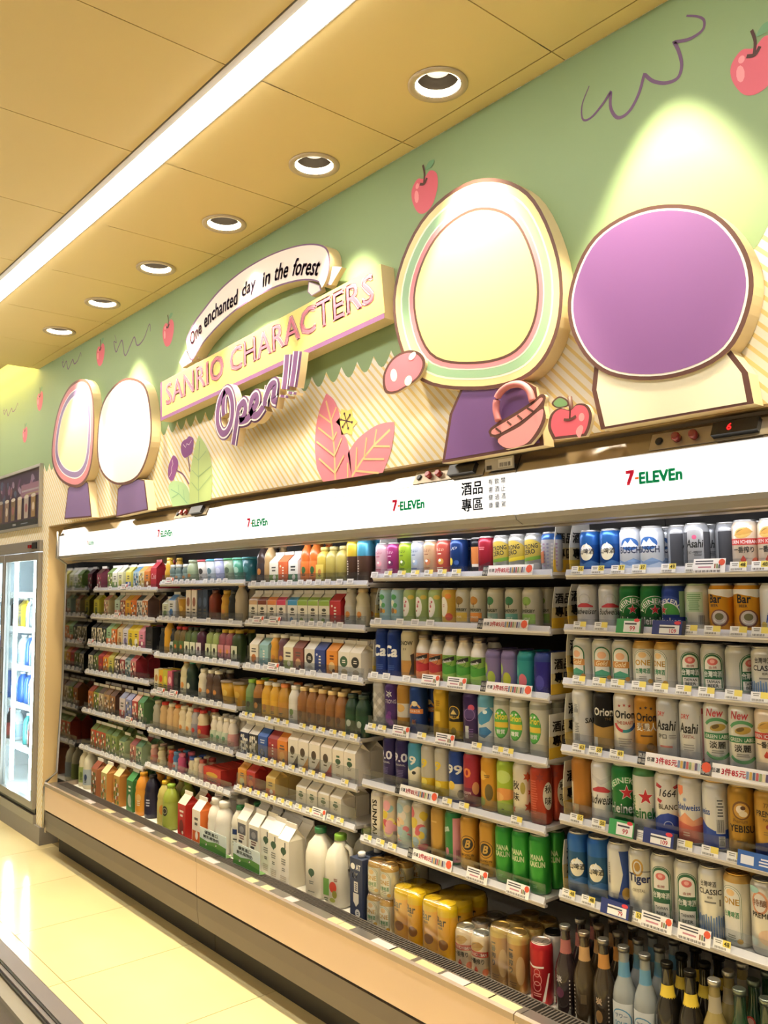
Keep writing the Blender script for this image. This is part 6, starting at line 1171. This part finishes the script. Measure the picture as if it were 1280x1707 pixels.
row('A', 4, oA2, sA, [(335, Ct('orange-brown carton', '#c0783c', '#8a3a24', size='m')), (400, Ct('moss green carton', '#8a9a3c', '#3a4a20', size='m')), (455, Ct('cream carton with brown roof', '#c4b494', '#7a5a44', roof='#5a4438', size='m')), (525, Ct('tan carton', '#b08a5a', '#6a4a30', size='m')), (595, Ct('brown carton', '#9a6a44', '#5a3a2c', size='m', side='#4a2f28')), (705, Ct('white carton with red and yellow print', '#c9c0c4', '#b83a3c', 'half', roof='#9aa0c0', size='m')), (780, Ct('lilac blue carton', '#8f94c4', '#5a6a9a', roof='#a0a4d0', size='m')), (855, Ct('scarlet carton', '#b03a3a', '#e0b0a0', size='m')), (925, Ct('green carton with white leaves', '#5f9058', '#d8dcc8', roof='#3f8a4a', size='m', side='#4f7048'))], turn=14)
rc = Ct('red fruit carton', '#b84a34', '#6a7a3a', size='m'); gr_ = Ct('green fruit carton', '#8a9a5a', '#4a6a34', size='m')
row('A', 5, oA2, sA, [(365, rc), (425, rc), (480, rc), (540, gr_), (610, gr_), (700, Ct('short green and white carton', '#a4b888', '#4a6a3a', size='s')), (830, Ct('short rose carton', '#b87a6a', '#8a3a3a', size='s')), (900, Ct('short leaf-print carton', '#9ab08a', '#3f6a44', size='s'))], turn=14)

# ---------------------------------------------------------------- goods standing on the case deck
NEXT = {}
def deck(px, key, yf, label, py=1450, rz=None, n=1, group=None, z=DECK+.0005, base=0):
    P = PROTO[key]; rz = (R(26) if P['round'] else 0) if rz is None else rz
    if base: pc = px+(P['r']*FPX/3.6 if P['round'] else 3); yf = onZ(pc, base, z).y
    yf = max(yf, 1.935); Y = yf+P['d']/2; X = onY(px, py, Y).x
    for _ in range(4): X = left_edge_x(key, px, proj((X, Y, z+P['h']/2))[1], Y, z)
    X = max(X, NEXT.get('d', -5.225)+P['hw']+.001); NEXT['d'] = X+P['hw']
    for k in range(n): put(key, X, Y+(P['d']+.004)*k, z, label if k == 0 else 'second-row '+label, group or label, rz)
    return X
oK = (110, 1220); sK = 4.414; kx_ = lambda c: oK[0]+c/sK
deck(kx_(62), bo('slim cream soy bottle', 'bl', '#d8cfae', '#e4dcc4', '#9aa860', '#6a7a3a'), 2.05, 'slim cream soy bottle on the case deck by the pillar', base=1315, n=2)
deck(kx_(118), bo('stout cream yoghurt bottle', 'bl', '#dcd6bc', '#e8e2d0', '#a8b4b8', '#3a4a6a'), 2.03, 'stout cream yoghurt bottle with blue dots on the case deck', base=1322, n=2)
deck(kx_(186), gc('brown fruit juice carton', '#a86a44', '#5a6a30', '#8a4a34', size='k', style='dots'), 2.02, 'brown patterned juice carton on the case deck', base=1331, n=2)
deck(kx_(258), gc('orange fruit juice carton', '#b8ac6c', '#d0823a', '#d8cc98', size='k', style='dots', ink='#4a6a3a', side='#c88a44'), 2.0, 'large orange patterned juice carton on the case deck', base=1338, n=2)
deck(kx_(350), gc('tropical fruit juice carton', '#c49a4a', '#5f7a34', '#dccf9c', size='k', style='dots', ink='#b85a2c', side='#c08038'), 2.0, 'large tropical patterned juice carton on the case deck', base=1343, n=2)
deck(kx_(445), gc('dark green juice carton', '#3a7a40', '#c8d0b8', '#3f8a48', size='k', style='blob', ink='#dfe4d0'), 1.99, 'dark green juice carton on the case deck', base=1352, n=2)
deck(kx_(512), bottle('oj', 'orange juice bottle', 'bl', '#d28a2c', '#d89a24', (.02, .13), '#d8922c', [EL(0, 90, 16, 20, '#e0b060', 14), BARS(0, 50, 26, 30, 3, '#f0e0b8', 3)]), 1.985, 'large orange juice bottle with orange cap on the case deck', base=1367, n=2)
deck(kx_(572), bottle('gj', 'grape juice bottle', 'bl', '#1c1a30', '#1a1a26', (.02, .13), '#1e1c34', [BARS(0, 60, 30, 40, 3, '#c8c8d4', 3)]), 1.98, 'large dark grape juice bottle on the case deck', base=1371, n=2)
deck(kx_(622), bottle('tj', 'brown tea bottle', 'bl', '#7a5428', '#d8a82c', (.02, .13), '#5a4024', [EL(0, 80, 18, 24, '#2a2018', 14)]), 2.02, 'large brown tea bottle with yellow cap on the case deck', n=2)
deck(kx_(660), bottle('pj', 'pear juice bottle', 'bl', '#b0a45c', '#d8b02c', (.02, .13), '#b8ac60', [EL(10, 80, 18, 24, '#c8853a', 14)]), 1.97, 'large pale yellow juice bottle with yellow cap on the case deck', base=1383, n=2)
deck(kx_(708), bottle('aj', 'lime juice bottle', 'bl', '#93a03c', '#8cb03c', (.02, .13), '#98a444', [EL(-8, 92, 18, 24, '#2c2c20', 16), RING(-8, 92, 12, 14, 0, 360, '#c8c89a')]), 1.955, 'large lime green juice bottle with green cap on the case deck', base=1391, n=2)
deck(kx_(822), gc('red tomato juice carton', '#b82a24', '#7a2a20', '#d8cbb8', size='k', style='blob', ink='#e8d8c8'), 1.96, 'bright red tomato juice carton on the case deck', base=1401, n=2)
deck(kx_(928), gc('white orange juice carton', '#e6ddd0', '#d0622c', '#efe6da', size='k', style='half', side='#d8702c'), 1.955, 'white carton with orange side on the case deck', base=1411, n=2)
for k, (c, l) in enumerate(((1012, 'first white yoghurt jar bottle beside the orange-sided carton'), (1092, 'second white yoghurt jar bottle behind the cow-print strip'))):
    if k == 0: bottle('yj', 'white yoghurt jar', 'bl', '#ece6dc', '#eee9e0', capr=1.5, caph=.024)
    deck(kx_(c), 'yj', 1.955-.01*k, l, n=2)
oM = (360, 1300); sM = 4.923; mx_ = lambda c: oM[0]+c/sM
deck(mx_(92), bottle('mb', 'milk bottle', 'bl', '#e8e2d4', '#2f7a44', (.03, .13), '#e6e0d4', [Q(-18, 100, 14, 122, '#2a3a6a'), BARS(0, 50, 36, 36, 3, '#5a5a58', 3)]), 1.975, 'white milk bottle with green cap on the case deck', n=2)
lm = carton('lm1', 'white milk carton', '#ece6da', '#efeadf', '#e6dfd0', [Q(-32, 120, 32, 165, '#5a5a66'), EL(0, 140, 18, 14, '#8a8a94', 14), BARS(0, 98, 50, 20, 2, '#7a4a48', 3), Q(-24, 84, 6, 94, '#3a3a44')], 'l')
deck(mx_(172), 'lm1', 1.965, 'white milk carton with grey dog print beside the green-capped bottle', n=2); deck(mx_(268), 'lm1', 1.955, 'white milk carton with grey print behind the cow-print tray', n=2)
carton('lm2', 'tall white milk carton', '#efe9dc', '#f4f0e8', '#d8cfba', [EL(0, 138, 20, 14, '#3c5a44', 14), PG([(-20, 138), (20, 138), (0, 118)], '#3c5a44'), Q(8, 150, 14, 172, '#26302a'), BARS(0, 84, 40, 26, 3, '#8a8a80', 3), BARS(0, 60, 30, 14, 2, '#6a6a60', 4), BARS(0, 14, 44, 30, 4, '#c8bca8', 5)], 'l')
for c, y, l in ((365, 1.965, 'tall white milk carton with green emblem, first of its row'), (428, 1.950, 'tall white milk carton with green emblem, middle of its row'), (508, 1.932, 'tall white milk carton with green emblem beside the white jug')): deck(mx_(c), 'lm2', y, l, n=2)
def jug(key, desc, capc, lab, handle):
    pr = [(.046, 0), (.052, .01), (.052, .15), (.050, .165), (.042, .195), (.024, .222), (.019, .228), (.019, .238)]; k = 24; V = []; F = []
    for r_, z in pr:
        for t in range(k):
            a = 2*math.pi*(t+.5)/k; e = 3.2 if r_ > .03 else 2; c_, s_ = math.cos(a), math.sin(a); q = (abs(c_)**e+abs(s_)**e)**(-1/e); hx = -.012 if (handle and c_ > .5 and .12 < z < .21) else 0
            V.append((r_*q*c_+hx, r_*q*s_, z))
    for j in range(len(pr)-1):
        for t in range(k): F.append((j*k+t, j*k+(t+1) % k, (j+1)*k+(t+1) % k, (j+1)*k+t))
    F += [tuple(range(k))[::-1], tuple((len(pr)-1)*k+t for t in range(k))]
    parts = [('body', MB().add(V, F, '#ece6d4', True).mesh('body', M_PLAST), []), ('cap', MB().lathe([(.0235, 0), (.0235, .018), (.021, .021)], 20, capc).mesh('cap', M_PLAST), [], (0, 0, .233)), ('label_print', art_mesh(lab, 0, name='label_print', m=M_PRINT), [], (0, -.0522, 0))]
    if handle: parts.append(('handle', MB().tube([(.028, -.0, .215), (.050, 0, .205), (.058, 0, .175), (.055, 0, .145), (.046, 0, .13)], .009, 8, '#ece6d4').mesh('handle', M_PLAST), []))
    PROTO[key] = dict(r=.054, hw=.064 if handle else .06, d=.126, h=.254, parts=parts, desc=desc, cat='bottle', name='milk_jug', round=True, rot=0)
jug('j1', 'milk jug', '#2f7a4a', [EL(0, 96, 16, 14, '#46644c', 16), PG([(-16, 96), (16, 96), (0, 76)], '#46644c'), BARS(0, 52, 30, 14, 2, '#7a7a70', 3), BARS(0, 22, 40, 8, 1, '#9a9a8c', 5)], False)
jug('j2', 'milk jug', '#7fae3c', [Q(-40, 40, -12, 100, '#6a9a48'), EL(8, 74, 18, 20, '#c8402c', 16), EL(16, 50, 12, 14, '#8a8a3a', 14), BARS(-26, 20, 24, 14, 2, '#5a6a4a', 3), EL(6, 28, 14, 8, '#9aa04a', 12), BARS(22, 96, 20, 12, 2, '#7a4a3a', 5)], True)
deck(mx_(745), 'j1', 1.935, 'large white milk jug with dark green cap on the case deck', rz=R(10), n=2); deck(mx_(905), 'j2', 1.925, 'large white milk jug with lime cap and handle', rz=R(10), n=2)
boxpack('oat', 'oat drink pack', '#2c3654', '#2a3350', w=.07, d=.07, h=.215, art=[EL(-18, 186, 12, 11, WH, 16), T('AT', 12, 176, 20, WH, w=26, bold=.04), T('LY', -6, 146, 20, WH, w=30, bold=.04), PG([(-16, 96), (14, 96), (14, 66), (-1, 50), (-16, 66)], '#d8d4cc'), Q(-12, 100, 10, 136, '#d8d4cc'), BARS(-1, 104, 16, 28, 4, '#2c3654', 3), EL(8, 30, 14, 14, '#d8d8d8', 16), BARS(8, 24, 18, 12, 2, '#2c3654', 4)], cap='#e6e4e0', topc='#3a4258')
deck(mx_(1100), 'oat', 1.925, 'navy oat drink pack with white cap on the case deck', n=2)

# cow-print card strips in front of the milk
def cowcard(pts, yf, label):
    a, b = pts; pa = onZ(a[0], a[1], DECK+.001); X0_ = pa.x
    p0 = onY(a[0], a[1], yf); p1 = onY(b[0], b[1], yf); w = abs(p1.x-p0.x); t = empty('shelf_talker', ((p0.x+p1.x)/2, yf, .3945), label, 'shelf card'); h = .088
    MB().box(-w/2, w/2, -.001, .001, 0, h, '#c9d8d8').add([(-w/2, .001, .0), (w/2, .001, 0), (w/2, .03, 0), (-w/2, .03, 0)], [(0, 1, 2, 3)], '#5f8a48').build('card', M_PRINT, t)
    W2 = w*500
    o = link('print', art_mesh([PG([(-W2, 2), (W2, 2), (W2, 40), (W2*.3, 46), (-W2*.4, 36), (-W2, 42)], '#5c9040'), PG([(-W2, 2), (W2, 2), (W2, 18), (0, 26), (-W2, 16)], '#3f7a34'), T('優質進口', -W2*.12, 66, 15, '#5a5a50', w=W2*1.0, bold=.02), T('鮮乳植物奶', -W2*.12, 48, 14, '#5a5a50', w=W2*1.2, bold=.02), EL(-W2*.5, 22, 8, 5, '#e8e6e0', 12), EL(-W2*.53, 23, 4, 3, '#2a2a28', 8), EL(W2*.25, 34, 7, 4, '#e8e6e0', 12), EL(W2*.22, 35, 3, 3, '#2a2a28', 8)], 0, lift=.2, name='print'), t); o.location = (0, -.0012, 0)
cowcard(((333, 1420), (377, 1410)), 1.910, 'green cow-print shelf card standing before the white jar bottles'); cowcard(((389, 1440), (433, 1430)), 1.904, 'green cow-print shelf card standing before the milk cartons')

# ---------------------------------------------------------------- multipacks and bottles on the deck of bays D and E
def multipack(name, key, X, Yf, Z, nx, ny, label, film, paper=None, filmcol='#f2f0d8'):
    P = PROTO[key]; r = P['r']; p = .0675; t = empty(name, (X, Yf+r, Z), label, 'multipack')
    for i in range(nx):
        for j in range(ny):
            b = link('can', P['parts'][0][1], t); b.location = ((i-(nx-1)/2)*p, j*p, 0); b.rotation_euler = (0, 0, R(8))
            for q in P['parts'][1:]:
                o = link(q[0], q[1], b)
                if len(q) > 3: o.location = q[3]
    hx = nx*p/2+.0008; y0, y1 = -p/2-.0012, (ny-.5)*p+.0012; h = P['h']
    if film:      # shrink film: one rounded shell round the block, open at the foot
        n = 5; rad = r*.98; loop = []
        for cx, cy, a0 in ((hx-rad, y1-rad, 0), (-hx+rad, y1-rad, 90), (-hx+rad, y0+rad, 180), (hx-rad, y0+rad, 270)):
            for k in range(n+1): a = R(a0+90*k/n); loop.append((cx+rad*math.cos(a), cy+rad*math.sin(a)))
        m = len(loop); V = [(x, y, .002) for x, y in loop]+[(x, y, h-.016) for x, y in loop]+[(x*.93, (y-(y0+y1)/2)*.96+(y0+y1)/2, h+.002) for x, y in loop]
        F = [(k, (k+1) % m, m+(k+1) % m, m+k) for k in range(m)]+[(m+k, m+(k+1) % m, 2*m+(k+1) % m, 2*m+k) for k in range(m)]+[tuple(2*m+k for k in range(m))]
        MB().add(V, F, '#eee', True).build('shrink_film', film, t)
    if paper:
        MB().box(-hx*.98, hx*.98, y0+.012, y1-.006, h+.0008, h+.003, paper).add([(-hx*.9, y0+.012, h+.002), (hx*.9, y0+.012, h+.002), (hx*.7, y0-.002, h-.012), (-hx*.7, y0-.002, h-.012)], [(0, 1, 2, 3)], paper).build('top_card', M_PRINT, t)
    return t
def Xof(px, yc, z, key='bar5'):
    X = onY(px, 1550, yc).x
    for _ in range(4): X = left_edge_x(key, px, proj((X, yc, z+PROTO[key]['h']/2))[1], yc, z)
    return X
oP = (580, 1420); sP = 4.0; px_ = lambda c: oP[0]+c/sP; r_ = .0328; ZD = DECK+.0005
M_FILMY = glassmat('yellow_print_film', '#fdf6c8', .14, .12)
one('one3s', 331, 'cream can with gold rim')
xg = max(Xof(px_(112), 1.93+r_, ZD, 'one3')+.034, NEXT['d']+.0695)
multipack('beer_multipack', 'one3s', xg, 1.936, ZD, 2, 3, 'cream beer can six-pack on the deck under another six-pack', M_CLEARF)
multipack('beer_multipack', 'one3s', xg+.004, 1.938, ZD+.1125, 2, 3, 'cream beer can six-pack stacked on top of another six-pack', M_CLEARF)
xb1 = Xof(px_(283), 1.93+r_, ZD)+.034
xb1 = max(xb1, xg+.145)
bar_top = [can('bar5y', 'tall yellow can', '#f0bc1c', [T('Bar', -4, 106, 26, K, w=40, bold=.03), T('BEER', -6, 96, 7, '#3a3630', bold=.02), EL(4, 50, 18, 16, '#8a5a36', 18)], 500, lid='#eed62c', top='#eed62c', lidm=M_PRINT, bodym=M_PLAST, bands=[(134, 168, '#ecd22a')])]
multipack('beer_multipack', 'bar5y', xb1, 1.936, ZD, 2, 2, 'yellow film-wrapped beer pack beside the cream six-packs', M_FILMY)
multipack('beer_multipack', 'bar5y', xb1+.143, 1.936, ZD, 2, 3, 'yellow film-wrapped beer pack beside the small cream packs', M_FILMY)
xk = max(Xof(px_(705), 1.93+r_, ZD, 'ichi3')+.034, xb1+.290)
multipack('beer_multipack', 'ichi3', xk, 1.937, ZD, 2, 3, 'small cream red-banded beer six-pack beside the yellow packs', M_CLEARF)
can('ichig', 'tall gold can', '#b58a4c', [T('一', -6, 122, 4, K, w=16, bold=.03), T('番', -6, 100, 17, K, bold=.03), T('搾', -6, 80, 17, K, bold=.03), T('り', -6, 60, 17, K, bold=.03), EL(24, 70, 14, 40, '#c8a878', 16), BARS(0, 26, 30, 12, 2, '#7a5a34', 3)], 500, lid='#b89a58', bands=[(140, 168, '#c9b06a')])
xt = max(Xof(px_(922), 1.92+r_, ZD, 'ichig')+.034, xk+.147)
multipack('beer_multipack', 'ichig', xt, 1.936, ZD, 2, 3, 'tall gold beer six-pack with upright characters', M_CLEARF)
can('whn', 'tall white can', '#d2cfc8', [BARS(-8, 110, 20, 8, 1, '#2a3a6a', 3), EL(-4, 66, 14, 22, '#5a6478', 16), EL(-4, 66, 9, 16, '#c8c4bc', 14), Q(-14, 26, -2, 40, '#26282c')], 500, lid='#3a3a3a', top='#26262a')
can('rdc', 'tall red can', '#a81f26', [RING(0, 72, 12, 14, 0, 360, '#d88a84', sy=1.2), RING(0, 54, 10, 12, 0, 360, '#d88a84', sy=1.2), RING(0, 90, 8, 9.5, 0, 360, '#d88a84', sy=1.2), BARS(0, 26, 30, 12, 2, '#d88a84', 3), PG([(-30, 108), (-12, 102), (20, 104), (20, 109), (-12, 107), (-30, 113)], '#e0d4cc'), PG([(14, 14), (22, 14), (38, 90), (33, 90)], '#e0d4cc')], 500, lid='#c8b8b0')
xw = max(Xof(px_(1170), 1.99+r_, ZD, 'whn'), xt+.105); put('whn', xw, 2.012+r_, ZD, 'tall white can with black rim behind the red can', None, R(10))
xr = max(Xof(884, 1.936+r_, ZD, 'rdc'), xt+.105); put('rdc', xr, 1.936+r_, ZD, 'tall bright red can standing at the front of the deck', None, R(14))
def beer(key, desc, body, capc, neckc, art, neck=None, lower=None):
    k = bottle(key, desc, 'wb', body, capc, art=art, m=M_GLASSB, capr=1.1, caph=.013, neck=neck, lower=lower, capm=M_METAL, name='glass_bottle')
    if neckc: PROTO[key]['parts'].append(('neck_label', MB().lathe([(.0165, .163), (.0142, .18), (.0136, .20)], 18, neckc, cap0=False, cap1=False).mesh('neck_label', M_PRINT), []))
    return k
beer('gb1', 'dark plum liqueur bottle', '#2a1f20', '#9a9690', '#9a5a54', [T('淡', -8, 92, 18, '#c8c0bc', bold=.03), EL(-6, 66, 12, 14, '#5a2a44', 14)]+[EL(22, 30+10*k, 2, 2.5, '#b8b0a8', 8) for k in range(8)])
beer('gb2', 'brown liqueur bottle', '#3c2f1c', '#9a8a78', '#b08a5a', [EL(-20, 30+10*k, 2, 2.5, '#b8b0a8', 8) for k in range(8)]+[Q(0, 60, 16, 84, '#5a4a30')])
beer('gb3', 'brown liqueur bottle with tan character', '#32281c', '#9a948c', '#b07a3a', [T('炭', -4, 78, 18, '#c0a888', bold=.03), EL(-4, 48, 10, 16, '#8a6a40', 14)]+[EL(22, 30+10*k, 2, 2.5, '#a8a098', 8) for k in range(8)])
beer('gb4', 'frosted sour bottle with blue ring label', '#8a8f90', '#8a8884', '#5a8aa8', [Q(-32, 14, 32, 104, '#cdd2d4'), RING(0, 62, 26, 29, 0, 360, '#4a8ab0'), T('サワー', 0, 68, 11, '#3a5a80', w=34, bold=.02), T('SOUR', 0, 48, 12, '#4a8ab0', w=36, bold=.03)])
beer('gb5', 'black bottle with yellow neck label', '#1b1712', '#2a2722', '#d0b43a', [Q(-34, 24, 34, 62, '#c9a22e'), PG([(-20, 44), (0, 36), (20, 44), (20, 52), (0, 46), (-20, 52)], '#2a2218'), PG([(-20, 30), (0, 26), (20, 30), (20, 36), (0, 32), (-20, 36)], '#2a2218')])
PROTO['gb5']['parts'][-1] = ('neck_label', MB().lathe([(.0235, .14), (.0168, .165), (.0142, .185)], 18, '#d0b43a', cap0=False, cap1=False).mesh('neck_label', M_PRINT), [])
beer('gb6', 'pale golden beer bottle', '#8a7a48', '#c8c4ba', '#9a9078', [Q(-24, 16, 24, 34, '#c8c4b0')])
beer('gb7', 'green beer bottle with round red neck seal', '#1f3a24', '#7a8478', None, [EL(-2, 150, 11, 14, '#b83a34', 16), EL(-2, 150, 8, 10, '#d8a89a', 14), RING(0, 30, 20, 24, 0, 180, '#8aa888'), Q(-24, 12, 24, 30, '#4a7a52')])
for key, c, y, l in (('gb1', 145, 1.92, 'dark plum liqueur bottle with upright character beside the red can'), ('gb2', 235, 1.92, 'brown liqueur bottle with dotted edge beside the plum bottle'), ('gb3', 332, 1.915, 'brown liqueur bottle with tan character beside the frosted bottles'),
                     ('gb4', 415, 1.93, 'first frosted sour bottle with blue ring label'), ('gb4', 508, 1.92, 'second frosted sour bottle next to the yellow-necked bottles'), ('gb5', 628, 1.92, 'black bottle with yellow neck label beside the frosted bottle'), ('gb5', 752, 1.915, 'black bottle with yellow neck label beside the golden bottle'),
                     ('gb6', 862, 1.92, 'pale golden beer bottle between black and green bottles'), ('gb7', 990, 1.93, 'green beer bottle with red neck seal beside the golden bottle'), ('gb7', 1135, 1.93, 'green beer bottle with red neck seal in the corner of the deck')):
    px = 880+c/3.2; Y = max(y, 1.936)+.031; X = Xof(px, Y, ZD, key); X = max(X, NEXT.get('x', -9)+.0628); NEXT['x'] = X
    if key == 'gb1' and X-.031 < xr+.034: X = xr+.0652; NEXT['x'] = X
    for k in range(3): put(key, X, Y+.068*k, ZD, l if k == 0 else ('%s row, %s' % (('second', 'third')[k-1], PROTO[key]['desc']+' under the lowest beer shelf')), 'glass bottles on the deck', R(12))
# price cards lying on the ledge of the cases
for k, c in enumerate([(150, 1318), (182, 1332), (214, 1347), (246, 1364), (282, 1382), (318, 1402), (352, 1420), (420, 1464), (446, 1476), (486, 1500), (559, 1534), (578, 1542), (640, 1566), (672, 1582), (716, 1606), (760, 1630), (800, 1652), (842, 1676)]):
    p = onZ(c[0], c[1], .4025); y = FY+.037; X = p.x*(y/p.y)
    ui = 0 if X < -3.37 else (1 if X < -1.6 else 2); w = .03 if k in (7, 8, 9, 10, 11) else .05
    t = tag(MB().box(-w, w, -.016, .016, 0, .0012, {'t': '#cabd92' if k % 3 else '#c4b9ba', '*': '#d8d0b8'}).build('price_card', M_PRINT), 'flat price card on the case ledge below the deck goods', 'price card', 'price cards on the ledge'); t.location = (X, y, .4022)
# price tags on the shelf rails
rt = random.Random(5)
TXTS = {('E', 0): ['55', '50', '37', '37', '49', '48', '48', '48'], ('E', 3): ['63', '59', '69'], ('E', 4): ['55', '50', '', '', '79', '79', '75'], ('E', 5): ['48', '48', '53', '48']}
TAGPX = {('D', 0): (oD, sD, [(90, 'w'), (170, 'n'), (250, 'n'), (330, 'n'), (410, 'n'), (490, 'n'), (575, 'n'), (880, 'p')]), ('D', 1): (oD, sD, [(110, 'w'), (240, 'w'), (330, 'w'), (420, 'w'), (850, 'p')]), ('D', 2): (oD, sD, [(90, 'w'), (160, 'w'), (280, 'w'), (425, 'm'), (580, 'm'), (870, 'p')]),
         ('D', 3): (oD2, sD, [(75, 'n'), (135, 'n'), (250, 'm'), (370, 'n'), (510, 'm'), (695, 'n'), (820, 'n'), (880, 'n')]), ('D', 4): (oD2, sD, [(340, 'p'), (520, 'n'), (620, 'n'), (930, 'n')]), ('D', 5): (oD2, sD, [(50, 'n'), (125, 'n'), (195, 'n'), (420, 'p'), (700, 'm'), (940, 'm')]),
         ('E', 0): (oE, sE, [(155, 'n'), (275, 'n'), (395, 'n'), (520, 'n'), (695, 'n'), (840, 'n'), (940, 'm'), (1110, 'n'), (1240, 'n')]), ('E', 1): (oE, sE, [(170, 'n'), (295, 'n'), (460, 'g'), (690, 'u'), (820, 'n'), (955, 'n'), (1110, 'n'), (1240, 'n')]), ('E', 2): (oE, sE, [(165, 'n'), (285, 'n'), (395, 'n'), (520, 'n'), (650, 'n'), (785, 'n'), (920, 'n'), (1080, 'n'), (1235, 'n')]),
         ('E', 3): (oE2, sE, [(165, 'n'), (265, 'n'), (390, 'n'), (730, 'p'), (1130, 'p')]), ('E', 4): (oE2, sE, [(155, 'n'), (285, 'n'), (420, 'g'), (520, 'w'), (640, 'u'), (790, 'n'), (940, 'n'), (1090, 'n'), (1250, 'b')]), ('E', 5): (oE2, sE, [(110, 'n'), (225, 'n'), (385, 'u'), (500, 'n'), (630, 'm'), (850, 'm'), (1010, 'n')])}
for (b, i), (o_, s_, L) in TAGPX.items():
    tx = iter(TXTS.get((b, i), []))
    for c, kd in L:
        X = onY(o_[0]+c/s_, proj((-2.0 if b == 'D' else -1.2, SFY[i], shelf_z(b, i)))[1], SFY[i]).x
        add_tag(b, i, X, kd, next(tx, '') if kd == 'n' else ('79' if (kd == 'u' and i == 5) else ''))
for b in 'ABC':
    for i in range(6):
        x = SX[b][0]+.05
        while x < SX[b][1]-.03:
            kd = 'n' if (b == 'C' and i >= 3) else 'w'
            if rt.random() < .86: add_tag(b, i, x, 'm' if rt.random() < .05 else kd)
            x += rt.uniform(.058, .082)
# goods inside the glass-door fridge
fk = [bo('teal bottle', 'bl', '#2f8a88', '#d8e4e4'), bo('white bottle', 'bl', '#d8e2e6', '#c8d4d8', '#a8c4d4', '#3a6ab0'), bo('blue bottle', 'bl', '#2f5aa8', '#d8dce8'), bo('dark cola bottle', 'bl', '#2c2428', '#b83a3a', '#8a2a30', '#d8c8c8'), gc('yellow and black carton', '#c8a82c', '#2a2a24', size='k'), gc('black carton', '#2a2c30', '#6a7078', size='k')]
names = {fk[0]: 'teal bottle', fk[1]: 'white bottle with blue print', fk[2]: 'blue bottle', fk[3]: 'dark cola bottle', fk[4]: 'yellow and black carton', fk[5]: 'black carton'}
FZN = ['lowest', 'second lowest', 'middle', 'second highest', 'top']; rf = random.Random(4)
SEQ = [[3, 3, 3, 1, 3, 0, 3, 3], [1, 2, 0, 1, 2, 2, 1, 0], [2, 1, 1, 2, 1, 2, 1, 1], [5, 1, 5, 5, 4, 1, 5, 4], [0, 1, 0, 1, 0, 0, 1, 0]]
for i, z in enumerate(FZ):
    if i == 4: continue
    for k in range(11):
        key = fk[SEQ[i][k % 8]]; x = -6.86+.122*k
        if rf.random() < .12: continue
        put(key, x, 2.02+.01*(k % 2), z+.0125, '%s on the %s shelf of the glass-door fridge' % (names[key], FZN[i]), '%s, %s fridge shelf' % (names[key], FZN[i]))
